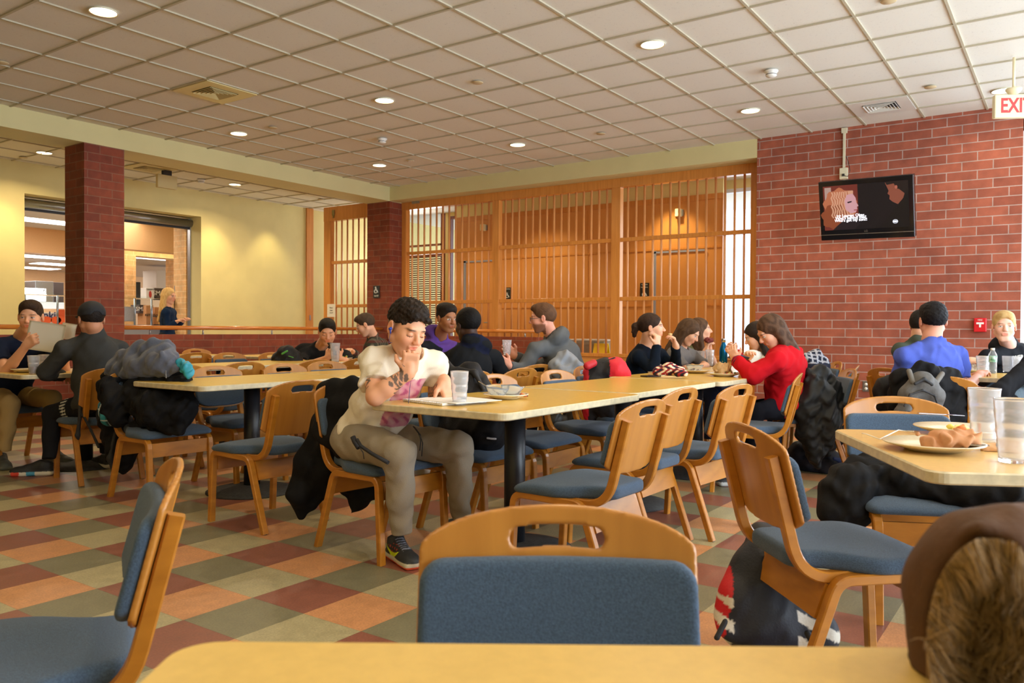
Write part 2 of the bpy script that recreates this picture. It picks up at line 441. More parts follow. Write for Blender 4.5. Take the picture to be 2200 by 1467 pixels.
# --- floor
def floor_mat():
    m, nt, b = newmat('floor_tiles')
    g = nd(nt, 'ShaderNodeNewGeometry'); sp = nd(nt, 'ShaderNodeSeparateXYZ'); nt.links.new(g.outputs['Position'], sp.inputs[0])
    P0 = atZ(1+1325/2.4472, 1000+695/2.4472, 0)
    def mth(op, a, bb=None, c=None):
        n = nd(nt, 'ShaderNodeMath', operation=op)
        for i, v in enumerate((a, bb, c)):
            if v is None: continue
            if isinstance(v, (int, float)): n.inputs[i].default_value = v
            else: nt.links.new(v, n.inputs[i])
        return n.outputs[0]
    T = .3048
    u = mth('MULTIPLY', mth('SUBTRACT', sp.outputs[0], float(P0[0])), 1/T)
    v = mth('MULTIPLY', mth('SUBTRACT', float(P0[1]), sp.outputs[1]), 1/T)
    fi = mth('FLOOR', u); fj = mth('FLOOR', v)
    idx = mth('FLOORED_MODULO', mth('ADD', fj, mth('MULTIPLY', fi, 2.0)), 4.0)
    cr = nd(nt, 'ShaderNodeValToRGB'); cr.color_ramp.interpolation = 'CONSTANT'
    el = cr.color_ramp.elements
    cols = [srgb(142, 88, 70), srgb(204, 144, 96), srgb(128, 122, 94), srgb(174, 162, 122)]
    el[0].position = 0; el[0].color = (*cols[0], 1)
    el[1].position = .2; el[1].color = (*cols[1], 1)
    for p, c in ((.45, cols[2]), (.7, cols[3])):
        e = el.new(p); e.color = (*c, 1)
    nt.links.new(mth('MULTIPLY', mth('ADD', idx, .02), .25), cr.inputs[0])
    # mottle
    n = nd(nt, 'ShaderNodeTexNoise'); n.inputs['Scale'].default_value = 14; n.inputs['Detail'].default_value = 7; n.inputs['Roughness'].default_value = .7; nt.links.new(g.outputs['Position'], n.inputs['Vector'])
    mr = nd(nt, 'ShaderNodeMapRange'); mr.inputs[1].default_value = .3; mr.inputs[2].default_value = .7; mr.inputs[3].default_value = .80; mr.inputs[4].default_value = 1.1
    nt.links.new(n.outputs[0], mr.inputs[0])
    n5 = nd(nt, 'ShaderNodeTexNoise'); n5.inputs['Scale'].default_value = 120; n5.inputs['Detail'].default_value = 2; nt.links.new(g.outputs['Position'], n5.inputs['Vector'])
    mr5 = nd(nt, 'ShaderNodeMapRange'); mr5.inputs[1].default_value = .35; mr5.inputs[2].default_value = .65; mr5.inputs[3].default_value = .88; mr5.inputs[4].default_value = 1.08
    nt.links.new(n5.outputs[0], mr5.inputs[0])
    mm = mth('MULTIPLY', mr.outputs[0], mr5.outputs[0])
    # joint lines
    fu = mth('FRACT', u); fv = mth('FRACT', v)
    du = mth('MINIMUM', fu, mth('SUBTRACT', 1.0, fu)); dv = mth('MINIMUM', fv, mth('SUBTRACT', 1.0, fv))
    jl = mth('GREATER_THAN', mth('MINIMUM', du, dv), .004)
    mm = mth('MULTIPLY', mm, mth('MULTIPLY_ADD', jl, .25, .75))
    mx = nd(nt, 'ShaderNodeMix', data_type='RGBA', blend_type='MULTIPLY'); mx.inputs[0].default_value = 1
    nt.links.new(cr.outputs[0], mx.inputs[6]); nt.links.new(mm, mx.inputs[7]); nt.links.new(mx.outputs[2], b.inputs['Base Color'])
    mr2 = nd(nt, 'ShaderNodeMapRange'); mr2.inputs[3].default_value = .28; mr2.inputs[4].default_value = .5
    nt.links.new(n.outputs[0], mr2.inputs[0]); nt.links.new(mr2.outputs[0], b.inputs['Roughness'])
    bp = nd(nt, 'ShaderNodeBump'); bp.inputs['Strength'].default_value = .08; bp.inputs['Distance'].default_value = .003
    nt.links.new(n5.outputs[0], bp.inputs['Height']); nt.links.new(bp.outputs[0], b.inputs['Normal'])
    return m
bm = bmesh.new(); bx(bm, -2.6, 10.5, -3.3, 10.1, -.1, 0)
struct(bmobj('floor', bm, floor_mat()))
HF = pm('hall_floor', srgb(160, 140, 110), .4, noise=.1, nscale=5)
bm = bmesh.new(); bx(bm, 10.5, 16.2, -3.3, 10.1, -.1, .26); bx(bm, -2.6, 16.2, 10.1, 25, -.1, .26)
struct(bmobj('floor_hall', bm, HF))

# --- ceiling
def ceil_mat():
    m, nt, b = newmat('ceiling_tile')
    g = nd(nt, 'ShaderNodeNewGeometry')
    vo = nd(nt, 'ShaderNodeTexNoise'); vo.inputs['Scale'].default_value = 55; vo.inputs['Detail'].default_value = 5; vo.inputs['Roughness'].default_value = .8; nt.links.new(g.outputs['Position'], vo.inputs['Vector'])
    cr = nd(nt, 'ShaderNodeValToRGB'); e = cr.color_ramp.elements; e[0].position = .30; e[0].color = (.42, .40, .37, 1); e[1].position = .40; e[1].color = (*srgb(224, 221, 210), 1)
    nt.links.new(vo.outputs[0], cr.inputs[0]); nt.links.new(cr.outputs[0], b.inputs['Base Color'])
    b.inputs['Roughness'].default_value = .9
    bp = nd(nt, 'ShaderNodeBump'); bp.inputs['Strength'].default_value = .25; bp.inputs['Distance'].default_value = .003
    nt.links.new(vo.outputs[0], bp.inputs['Height']); nt.links.new(bp.outputs[0], b.inputs['Normal'])
    return m
CT = ceil_mat()
bm = bmesh.new(); bx(bm, -2.6, XW+.02, -3.3, YB+.02, CEIL+.012, CEIL+.12)
struct(bmobj('ceiling', bm, CT))
bm = bmesh.new(); bx(bm, -2.6, 11.5, YB+.5, YW+.1, CEIL+.012, CEIL+.12)
struct(bmobj('ceiling_servery_side', bm, CT))
bm = bmesh.new(); bx(bm, XW+.3, 16.2, 0, YB+.5, 3.56, 3.68); bx(bm, 11.5, 16.2, YB+.5, YW+.1, 3.56, 3.68)
struct(bmobj('ceiling_hall', bm, pm('ceiling_hall_white', srgb(225, 222, 215), .9)))
GRID = pm('ceiling_grid_paint', srgb(184, 176, 152), .55)
GX0 = 5.27+.0336; GY0 = 3.2087+.0191; TT = .6096
def grid(name, x0, x1, y0, y1, gx, gy, z):
    bm = bmesh.new()
    i = math.ceil((x0-gx)/TT)
    while gx+i*TT < x1:
        X = gx+i*TT; bx(bm, X-.010, X+.010, y0, y1, z, z+.016); i += 1
    j = math.ceil((y0-gy)/TT)
    while gy+j*TT < y1:
        Y = gy+j*TT; bx(bm, x0, x1, Y-.010, Y+.010, z+.0004, z+.016); j += 1
    return struct(bmobj(name, bm, GRID))
grid('trim_1', -2.5, XW, -3.2, YB, GX0, GY0, CEIL)
grid('trim_2', -2.5, 11.4, YB+.55, YW, GX0+.12, YW-.17, CEIL)

# --- walls
bm = bmesh.new(); bx(bm, XW, XW+.36, .46, 3.276, 0, CEIL+.1)
struct(bmobj('wall_brick', bm, BRICK))
# soffit over the lattice, beam over the dwarf wall
bm = bmesh.new(); bx(bm, XW, XW+.42, 3.276, YB+.0, 3.25, CEIL+.1)
struct(bmobj('wall_soffit', bm, SOFF))
bm = bmesh.new(); bx(bm, -2.6, XW+.42, YB, YB+.55, 3.245, CEIL+.1)
struct(bmobj('wall_beam', bm, SOFF))
# brick pillars
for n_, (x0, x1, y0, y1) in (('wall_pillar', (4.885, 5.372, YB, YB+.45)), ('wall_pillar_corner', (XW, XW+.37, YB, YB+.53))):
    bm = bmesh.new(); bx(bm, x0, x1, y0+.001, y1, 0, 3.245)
    struct(bmobj(n_, bm, BRICK_SHADE))
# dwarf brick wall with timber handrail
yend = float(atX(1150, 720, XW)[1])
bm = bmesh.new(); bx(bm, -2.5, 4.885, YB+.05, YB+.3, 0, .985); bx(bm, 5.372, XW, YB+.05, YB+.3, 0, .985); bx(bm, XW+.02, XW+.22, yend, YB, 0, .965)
struct(bmobj('wall_dwarf', bm, BRICK_SHADE))
RAILM = wood('rail_wood', srgb(196, 112, 40), srgb(222, 140, 58), (3, 3, 30), .25, 2, .6)
def rail(name, pts, posts, label):
    t = thing(name, label, 'handrail', pts[0])
    o0 = Vector(pts[0]); bm = bmesh.new(); tube(bm, [Vector(p)-o0 for p in pts], .028, 14); bmobj('rail', bm, RAILM, t)
    for p in posts:
        q = Vector(p)-o0; bm = bmesh.new(); tube(bm, [q+Vector((0, 0, -.03)), q+Vector((0, 0, -.09))], .011, 8); lathe(bm, [(0, 0), (.03, 0), (.03, .006), (0, .006)], 14, Matrix.Translation(q+Vector((0, 0, -.092)))); bmobj('bracket', bm, STEEL, t)
    return t
zr = 1.073
rail('handrail', [(5.40, YB+.16, zr), (XW-.02, YB+.16, zr)], [(5.8, YB+.16, zr), (float(atY(436, 712, YB+.16)[0]), YB+.16, zr), (float(atY(584, 712, YB+.16)[0]), YB+.16, zr), (8.9, YB+.16, zr)], 'round wooden handrail on the dwarf brick wall between the two brick pillars')
rail('handrail', [(-2.4, YB+.16, zr), (4.86, YB+.16, zr)], [(2.0, YB+.16, zr), (3.4, YB+.16, zr), (4.6, YB+.16, zr)], 'round wooden handrail on the dwarf brick wall left of the near brick pillar')
rail('handrail', [(XW+.1, YB-.04, zr-.02), (XW+.1, yend+.05, zr-.02)], [(XW+.1, 9.0, zr-.02), (XW+.1, 8.1, zr-.02), (XW+.1, yend+.25, zr-.02)], 'round wooden handrail in front of the wooden lattice screen')

# yellow back wall with the two servery openings (one wide opening behind the near pillar)
oxl = float(atY(53, 560, YW)[0]); oxr = float(atY(432, 560, YW)[0]); ozt = float(atY(432, 465.5, YW)[2])
wxr = float(atY(657, 560, YW)[0])
bm = bmesh.new()
bx(bm, -2.6, oxl, YW, YW+.42, .0, CEIL+.1); bx(bm, oxr, wxr, YW, YW+.42, .0, CEIL+.1); bx(bm, oxl, oxr, YW, YW+.42, ozt, CEIL+.1)
struct(bmobj('wall_back', bm, YEL))
bm = bmesh.new(); bx(bm, wxr+.16, 16.1, YW+.12, YW+.4, .0, 3.6)
struct(bmobj('wall_hall_back', bm, YEL))
bm = bmesh.new(); bx(bm, wxr, wxr+.17, YW-.03, YW+.44, .2, CEIL+.02)
jb = struct(bmobj('trim_3', bm, CHDK))
bm = bmesh.new(); box(bm, (wxr+.085, YW-.034, 1.29), (.03, .008, .1)); bmobj('strike_plate', bm, STEEL, jb)
# off-frame shell
bm = bmesh.new(); bx(bm, -2.8, -2.6, -3.4, 25, -.1, 3.7); bx(bm, -2.6, 0.6, -3.5, -3.3, -.1, 3.7); bx(bm, 9.8, 10.4, -3.5, -3.3, -.1, 3.7); bx(bm, .6, 9.8, -3.5, -3.3, -.1, .45); bx(bm, .6, 9.8, -3.5, -3.3, 3.0, 3.7)
struct(bmobj('wall_side', bm, YEL))
# glazed wall right of the brick (frame, panes)
WFR = pm('window_frame_white', srgb(226, 230, 238), .4)
GLASS = pm('window_glass', (.9, .95, 1), .02, trans=1., ior=1.02)
wn = thing('window_1', None, None, (XW, 0, 0)); struct(wn)
bm = bmesh.new()
bx(bm, 0, .12, -3.3, .46, 0, .3); bx(bm, 0, .12, -3.3, .46, 3.2, CEIL+.1); bx(bm, 0, .12, .42, .46, 0, CEIL)
for Y in (-3.28, -1.9, -.7): bx(bm, 0, .12, Y-.03, Y+.03, .3, 3.2)
bmobj('window_frame', bm, WFR, wn)
bm = bmesh.new(); bx(bm, .055, .06, -3.28, .42, .3, 3.2); bmobj('window_pane', bm, GLASS, wn)

# --- timber lattice screens
def lattice(name, label, loc, axisv, posts, z0, z1, rails, bays, sill=True, hz=None):
    """axisv 'y': the screen runs along y at x = loc; posts list of (y0,y1); bays list of (ya,yb,n)"""
    t = thing(name, label, 'screen', (loc, posts[0][0], 0))
    Y0 = posts[0][0]
    for a, b_ in posts:
        bm = bmesh.new(); bx(bm, -.05, .05, a-Y0, b_-Y0, .0, z1-.0); bevel(bmobj('post', bm, CHDK, t), .004)
    ya = min(min(p) for p in posts); yb = max(max(p) for p in posts)
    bm = bmesh.new(); bx(bm, -.058, .058, ya-Y0, yb-Y0, z1-(hz or .13), z1); bevel(bmobj('head_rail', bm, CHDK, t), .004)
    for zz in rails:
        bm = bmesh.new()
        for (a, b_, n) in bays: bx(bm, -.03, .03, a-Y0, b_-Y0, zz-.028, zz+.028)
        bevel(bmobj('cross_rail', bm, CHDK, t), .003)
    for (a, b_, n) in bays:
        bm = bmesh.new()
        for i in range(n):
            y = a+(b_-a)*(i+.75)/(n+.5)
            lathe(bm, [(0, z0), (.0165, z0), (.0165, z1-.1), (0, z1-.1)], 8, Matrix.Translation((0, y-Y0, 0)))
        bmobj('dowels', bm, CHDOW, t, True)
        if sill:
            bm = bmesh.new(); bx(bm, -.02, .02, a-Y0, b_-Y0, 0.02, z0-.05); bmobj('base_panel', bm, CHOK, t)
            bm = bmesh.new(); bx(bm, -.045, .045, a-Y0, b_-Y0, z0-.05, z0); bevel(bmobj('sill', bm, CHDK, t), .003)
    return t
gy = lambda px: float(atX(px, 560, SCX)[1])
gz = lambda px, py: float(atX(px, py, SCX)[2])
lattice('lattice_screen', 'tall maple lattice screen of vertical dowels between the corner pillar and the brick wall', SCX, 'y',
        [(3.29, gy(1614)), (gy(1335), gy(1316)), (gy(1075), gy(1061)), (gy(876), YB)],
        gz(1500, 764), 3.25, [gz(1450, 508), gz(1450, 640)],
        [(gy(1614), gy(1335), 14), (gy(1316), gy(1075), 15), (gy(1061), gy(876), 13)])
lattice('lattice_screen', 'narrow maple lattice screen left of the corner brick pillar', SCX, 'y',
        [(gy(714), gy(700)), (YB+.53, YB+.55)], .5, gz(745, 442), [gz(760, 562), gz(760, 657)], [(YB+.55, gy(714), 8)], True, .26)
bm = bmesh.new(); box(bm, (0, 0, 0), (.01, .06, .1)); box(bm, (0, 0, -.07), (.01, .03, .05))
tag(bmobj('door_latch', bm, pm('brass_dull', srgb(150, 138, 92), .4, .6), None, loc=tuple(atX(716, 457, SCX-.07))), 'small dull brass latch plate high on the narrow lattice screen', 'latch')
bm = bmesh.new(); box(bm, (0, 0, 0), (.02, .16, .05))
tag(bmobj('door_closer', bm, STEEL, None, loc=tuple(atX(893, 434, SCX-.07))), 'small grey metal closer on the head rail above the tall lattice screen', 'closer')

# --- hall behind the lattice: panelled block with two doors, windows, blinds
PX = 12.7
pyl = float(atX(978, 560, PX)[1]); pyr = float(atX(1551, 560, PX)[1]); pzt = float(atX(1550, 414, PX)[2])
bm = bmesh.new(); bx(bm, PX, PX+.12, pyr, pyl, .2, pzt)
struct(bmobj('wall_panelled', bm, CHOK))
bm = bmesh.new(); bx(bm, PX+.02, PX+.12, pyr-.0, pyl, pzt, 3.6)
struct(bmobj('wall_hall_upper', bm, pm('paint_hall_cream', srgb(232, 214, 150), .75)))
pz = lambda px, py: float(atX(px, py, PX)[2]); py_ = lambda px: float(atX(px, 560, PX)[1])
bm = bmesh.new()
bx(bm, PX-.014, PX, pyr, pyl, pzt-.09, pzt); bx(bm, PX-.012, PX, pyr, pyl, pz(1480, 531)-.03, pz(1480, 531)); bx(bm, PX-.012, PX, pyr, pyl, pz(1480, 655)-.02, pz(1480, 655))
for p_ in (1367, 1263, 1180, 1120, 1551): bx(bm, PX-.010, PX, py_(p_)-.012, py_(p_)+.012, .26, pzt)
struct(bmobj('trim_4', bm, CHDK))
def hall_door(name, pl, pr_, pt):
    ya, yb = py_(pr_), py_(pl); zt = pz((pl+pr_)/2, pt)
    t = thing(name, None, None, (PX, (ya+yb)/2, .26)); struct(t); w = (yb-ya)/2
    bm = bmesh.new(); bx(bm, -.02, -.005, -w, w, 0, zt-.26); bmobj('door_leaf', bm, CHOK, t)
    bm = bmesh.new(); bx(bm, -.035, 0, w, w+.055, 0, zt-.26+.04); bx(bm, -.035, 0, -w, w+.055, zt-.26, zt-.26+.03); bmobj('door_frame', bm, pm('door_frame_grey', srgb(150, 154, 168), .5), t)
    bm = bmesh.new(); tube(bm, [(-.06, -w+.08, .95), (-.06, -w+.18, .95)], .01, 8); bmobj('door_handle', bm, STEEL, t)
hall_door('door_1', 1411, 1517, 542)
hall_door('door_2', 1003, 1060, 563)
# exterior glazing
def window(name, X, ya, yb, za, zb, mull=(), mz=(), fm=WFR):
    t = thing(name, None, None, (X, ya, 0)); struct(t)
    bm = bmesh.new(); w = yb-ya
    bx(bm, 0, .1, -.06, 0, za-.06, zb+.06); bx(bm, 0, .1, w, w+.06, za-.06, zb+.06); bx(bm, 0, .1, -.06, w+.06, za-.06, za); bx(bm, 0, .1, -.06, w+.06, zb, zb+.06)
    for q in mull: bx(bm, 0, .08, q*w-.025, q*w+.025, za, zb)
    for q in mz: bx(bm, 0, .08, 0, w, q-.02, q+.02)
    bmobj('window_frame', bm, fm, t)
    bm = bmesh.new(); bx(bm, .045, .05, 0, w, za, zb); bmobj('window_pane', bm, GLASS, t)
    return t
HX = 12.95
hy = lambda px: float(atX(px, 560, HX)[1]); hz_ = lambda px, py: float(atX(px, py, HX)[2])
wa, wb = hy(1640), hy(1548); wz = hz_(1590, 412)
window('window_2', HX, wa, wb, .5, wz, (), (), WFR)
bm = bmesh.new(); bx(bm, HX, HX+.15, -1.0, wa-.06, .2, 3.6); bx(bm, HX, HX+.15, wb+.06, pyr+.6, .2, 3.6); bx(bm, HX, HX+.15, wa-.06, wb+.06, wz+.06, 3.6); bx(bm, HX, HX+.15, wa-.06, wb+.06, .2, .44)
struct(bmobj('wall_hall_end', bm, pm('paint_hall_cream', (1, 1, 1))))
HX2 = 13.35
h2 = lambda px: float(atX(px, 560, HX2)[1]); z2 = lambda px, py: float(atX(px, py, HX2)[2])
BRWN = wood('window_brown', srgb(112, 46, 22), srgb(140, 62, 30), (18, 18, 1.2), .4, 2)
ya, yb = h2(952), h2(862)
w2_ = window('window_3', HX2, ya, yb, z2(900, 765), z2(900, 455), (.04,), (z2(900, 528), z2(900, 545)), BRWN)
window('window_4', HX2, h2(984), h2(968), .5, z2(975, 470), (), (), BRWN)
bm = bmesh.new(); bx(bm, HX2, HX2+.15, h2(968)+.06, ya-.06, .2, 3.6); bx(bm, HX2, HX2+.15, yb+.06, YW+.4, .2, 3.6); bx(bm, HX2, HX2+.15, ya-.06, yb+.06, z2(900, 455)+.06, 3.6); bx(bm, HX2, HX2+.15, ya-.06, yb+.06, .2, z2(900, 765)-.06)
bx(bm, HX2, HX2+.15, pyl-1.5, h2(984)-.06, .2, 3.6); bx(bm, HX2, HX2+.15, h2(984)-.06, h2(968)+.06, z2(975, 470)+.06, 3.6)
struct(bmobj('wall_hall_far', bm, pm('paint_hall_cream', (1, 1, 1))))
bl = thing('venetian_blind', 'lowered brown wooden venetian blind in the far hall window behind the lattice', 'blind', (HX2-.03, (ya+yb)/2, z2(900, 548)))
bm = bmesh.new(); w = (yb-ya)/2; z = -.06; lo_ = z2(900, 765)-z2(900, 548)
while z > lo_:
    box(bm, (0, 0, 0), (.045, 2*w, .004), Matrix.Translation((0, 0, z)) @ Matrix.Rotation(R(28), 4, 'Y')); z -= .048
bmobj('slats', bm, BRWN, bl)
bm = bmesh.new(); bx(bm, -.03, .03, -w, w, -.05, .0); bmobj('head_box', bm, BRWN, bl)

# wall lamp on the panelling seen through the lattice, second one at left
for (px, py, lab) in ((1458, 457, 'small cream wall lamp above the hall door seen through the right lattice bay'), (1038, 489, 'small cream wall lamp seen through the left lattice bay')):
    P = atX(px, py, PX-.05)
    t = thing('wall_lamp', lab, 'wall lamp', tuple(P))
    bm = bmesh.new(); box(bm, (0, 0, 0), (.09, .1, .13)); bevel(bmobj('lamp_shade', bm, pm('lamp_cream', srgb(238, 222, 170), .5), t), .01)
    bm = bmesh.new(); box(bm, (.03, 0, 0), (.03, .15, .1)); bmobj('back_plate', bm, STEEL, t)
def spot(name, loc, power, ang=100, col=(1, .8, .5), rad=.06):
    l = bpy.data.lights.new(name, 'SPOT'); l.energy = power; l.spot_size = R(ang); l.spot_blend = .7; l.color = col; l.shadow_soft_size = rad
    o = bpy.data.objects.new(name, l); COL.objects.link(o); o.location = loc; return o
spot('hall_can_light', (PX-.45, py_(1450), 3.5), 110, 100, (1, .80, .46))
spot('hall_can_light', (PX-.9, py_(1180), 3.5), 85, 120, (1, .82, .52))
spot('hall_can_light', (PX-1.1, py_(1040), 3.5), 70, 120, (1, .82, .52))

# restroom signs (dark plaques)
SIGN = pm('sign_black', (.015, .018, .015), .4); SIGNW = pm('sign_white', srgb(225, 225, 215), .5)
def wheelchair(bm, O, ex, ey, s):
    O, ex, ey = Vector(O), Vector(ex).normalized(), Vector(ey).normalized()
    P = lambda x, y: O+ex*x*s+ey*y*s
    nrm = ex.cross(ey)*.002
    poly_plate(bm, O, ex*s, ey*s, ell2(-.06, .40, .09, .09, 12), .002/s)
    def bar(a, b_, w):
        d = Vector((b_[0]-a[0], b_[1]-a[1])).normalized()*w; n = (-d.y, d.x)
        poly_plate(bm, O, ex*s, ey*s, [(a[0]+n[0], a[1]+n[1]), (b_[0]+n[0], b_[1]+n[1]), (b_[0]-n[0], b_[1]-n[1]), (a[0]-n[0], a[1]-n[1])][::-1], .002/s)
    bar((-.06, .3), (-.02, -.02), .05); bar((-.02, -.02), (.2, -.02), .05); bar((.2, 0), (.3, -.32), .045); bar((.28, -.32), (.4, -.28), .04); bar((-.04, .16), (.14, .16), .035)
    pr_ = [(.26*math.cos(a)-.04, .26*math.sin(a)-.16) for a in [R(120+i*22) for i in range(11)]]
    for a, b_ in zip(pr_[:-1], pr_[1:]): bar(a, b_, .035)
def plaque(name, lab, O, ex, ey, w, h, lines, icon=True, isz=.09):
    O = Vector(O); ex = Vector(ex); ey = Vector(ey); n = ex.cross(ey)
    t = thing(name, lab, 'sign', tuple(O))
    bm = bmesh.new(); poly_plate(bm, (0, 0, 0), ex, ey, [(-w/2, -h/2), (w/2, -h/2), (w/2, h/2), (-w/2, h/2)], .006); bmobj('plate', bm, SIGN, t)
    o = n*.007
    for i, (s, yy, sz) in enumerate(lines): text('lettering', s, o+ey*yy, ex, ey, sz, SIGNW, t, .0005)
    if icon:
        bm = bmesh.new(); wheelchair(bm, o+ey*icon, ex, ey, isz); bmobj('pictogram', bm, SIGNW, t)
plaque('ramp_sign', 'small black RAMP sign with a wheelchair symbol on the corner brick pillar', atX(809, 627, XW-.008), (0, -1, 0), (0, 0, 1), .15, .21, [('RAMP', -.07, .04)], .03, .12)
plaque('restroom_sign', 'black restroom plaque beside the hall door in the right lattice bay', atX(1385, 624, PX-.02), (0, -1, 0), (0, 0, 1), .17, .26, [('GENDER', .1, .03), ('NEUTRAL', .055, .03)], -.05, .12)
plaque('restroom_sign', 'black restroom plaque seen through the middle lattice bay', atX(1091, 630, PX-.02), (0, -1, 0), (0, 0, 1), .14, .22, [('WOMEN', .08, .03)], -.04, .11)
t = thing('paper_notice', 'white paper notice taped to the post of the narrow lattice screen', 'notice', tuple(atX(711, 667, SCX-.075)))
bm = bmesh.new(); poly_plate(bm, (0, 0, 0), (0, -1, 0), (0, 0, 1), [(-.1, -.12), (.12, -.12), (.12, .12), (-.1, .12)], .001); bmobj('paper', bm, pm('paper_white', srgb(235, 232, 224), .7), t)
for i, s in enumerate(('Please', 'keep', 'closed')): text('print', s, (-.003, -.01, .05-.045*i), (0, -1, 0), (0, 0, 1), .035, DGREY, t, .0005)

# grey bin and yellow wet-floor sign behind the lattice
P = atX(1269, 748, 11.2)
t = thing('waste_bin', 'low grey metal bin standing behind the middle lattice bay', 'bin', (11.25, P[1], .26))
bm = bmesh.new(); bx(bm, -.2, .2, -.32, .32, 0, float(atX(1269, 733, 11.2)[2])-.26); bevel(bmobj('body', bm, pm('bin_grey', srgb(158, 158, 150), .45, .3), t), .01)
hh = float(atX(1269, 733, 11.2)[2])-.26
bm = bmesh.new(); bx(bm, -.21, .21, -.34, .33, hh, hh+.035); bevel(bmobj('lid', bm, pm('bin_light', srgb(205, 208, 210), .35, .3), t), .008)
P = atX(1292, 756, 11.0)
t = thing('wet_floor_sign', 'yellow wet floor sign standing beside the grey bin behind the lattice', 'floor sign', (11.0, P[1], .26))
for s in (-1, 1):
    bm = bmesh.new(); box(bm, (0, 0, 0), (.012, .24, .62), Matrix.Translation((s*.09, 0, .31)) @ Matrix.Rotation(-s*R(15), 4, 'Y')); bmobj('panel', bm, pm('sign_yellow', srgb(240, 205, 20), .4), t)

# --- ceiling fixtures
CANW = pm('can_trim_white', srgb(235, 228, 205), .35)
CANE = pm('can_lens', (1, .9, .7), .4, emit=(1., .86, .58), estr=9.)
CANEC = pm('can_lens_cool', (1, .97, .92), .4, emit=(1., .95, .86), estr=11.)
def can(px, py, z, lab, warm=1., powr=19, r=.095, col=(1, .79, .50), em=None):
    P = atZ(px, py, z) if py is not None else px
    t = thing('ceiling_downlight', lab, 'ceiling light', (P[0], P[1], z), 0, 'recessed round downlights')
    bm = bmesh.new(); lathe(bm, [(r, .0), (r+.012, -.004), (r+.012, .0), (r+.002, .004), (r, .02), (r-.01, .05)], 28); bmobj('trim_ring', bm, CANW, t)
    bm = bmesh.new(); lathe(bm, [(0, .004), (r-.002, .004), (r-.002, .008), (0, .008)], 28); bmobj('lens', bm, em or CANE, t)
    l = bpy.data.lights.new('downlight_lamp', 'AREA'); l.shape = 'DISK'; l.size = .16; l.energy = powr; l.color = col; l.spread = R(150)
    o = bpy.data.objects.new('downlight_lamp', l); COL.objects.link(o); o.location = (P[0], P[1], z-.012)
    return t
labs = ['largest round downlight at the top left of the ceiling', 'bright round downlight in the ceiling right of centre, nearest the camera', 'round downlight in the ceiling above and left of centre, right of the square vent',
        'small round downlight between the square vent and the beam', 'round downlight in the ceiling in front of the tall lattice screen', 'small far round downlight in the corner where beam and soffit meet', 'round downlight just above the television wall',]
for (px, py), lab in zip(((222, 27), (1402, 97), (826, 217), (513, 288), (1112, 312), (815, 356), (1612, 239)), labs):
    can(px, py, CEIL, lab)
can(2155, 196, CEIL, 'bright round downlight in the ceiling beside the exit sign', em=CANEC, powr=8)
can(95, 329, CEIL, 'round downlight behind the beam left of the near pillar', powr=30)
can(505, 397, CEIL, 'round downlight behind the beam right of the near pillar', powr=30)
for q in ((2.3, -1.2), (4.3, -.6), (-.6, .8), (.2, 3.4), (1.9, 1.0), (4.0, 1.6)):   # the ceiling's other lamps, out of frame
    l = bpy.data.lights.new('downlight_lamp', 'AREA'); l.shape = 'DISK'; l.size = .16; l.energy = 17; l.color = (1, .79, .50)
    o = bpy.data.objects.new('downlight_lamp', l); COL.objects.link(o); o.location = (q[0], q[1], CEIL-.012)
# wall washers on the yellow wall behind the beam
for px, py in ((20, 520), (480, 520), (600, 520)):
    P = atY(px, py, YW-.35); spot('wall_washer', (P[0], YW-.42, CEIL-.03), 60, 80, (1, .82, .40), .04)

def vent(px, py, lab, mat_, hl=False, yaw=0):
    P = atZ(px, py, CEIL)
    gx = GX0+TT*(math.floor((P[0]-GX0)/TT)+.5); gy_ = GY0+TT*(math.floor((P[1]-GY0)/TT)+.5)
    t = thing('ceiling_vent', lab, 'ceiling vent', (gx, gy_, CEIL-.002), 0)
    bm = bmesh.new(); o_, i_ = .292, .165
    for (a, b_, c, d) in ((-o_, o_, i_, o_), (-o_, o_, -o_, -i_), (-o_, -i_, -i_, i_), (i_, o_, -i_, i_)): bx(bm, a, b_, c, d, -.006, .006)
    bmobj('frame', bm, mat_, t)
    bm = bmesh.new(); bx(bm, -i_, i_, -i_, i_, .008, .012); bmobj('backing', bm, DGREY, t)
    for k in range(5):
        bm = bmesh.new(); q = i_-.018-.031*k
        for rot in range(4):
            box(bm, (0, 0, 0), (2*q, .004, .03), Matrix.Rotation(rot*PI/2, 4, 'Z') @ Matrix.Translation((0, q, -.004)) @ Matrix.Rotation(R(40), 4, 'X'))
        bmobj('louvre_ring', bm, mat_, t)
vent(462, 201, 'square air vent in the ceiling tiles between the large downlight and the beam', pm('vent_cream', srgb(212, 196, 140), .35))
vent(1892, 237, 'square air vent in the ceiling tiles above the television', pm('vent_white', srgb(218, 216, 206), .35))
vent(272, 359, 'small air vent behind the beam beside the near pillar', pm('vent_cream', (1, 1, 1)))
def disc(px, py, lab, r=.055, name='sprinkler_cover', cat='sprinkler cover'):
    P = atZ(px, py, CEIL)
    bm = bmesh.new(); lathe(bm, [(0, -.008), (r*.9, -.008), (r, -.003), (r, 0), (0, 0)], 24)
    tag(bmobj(name, bm, pm('cover_cream', srgb(200, 180, 140), .5), None, True, loc=(P[0], P[1], CEIL+.0)), lab, cat)
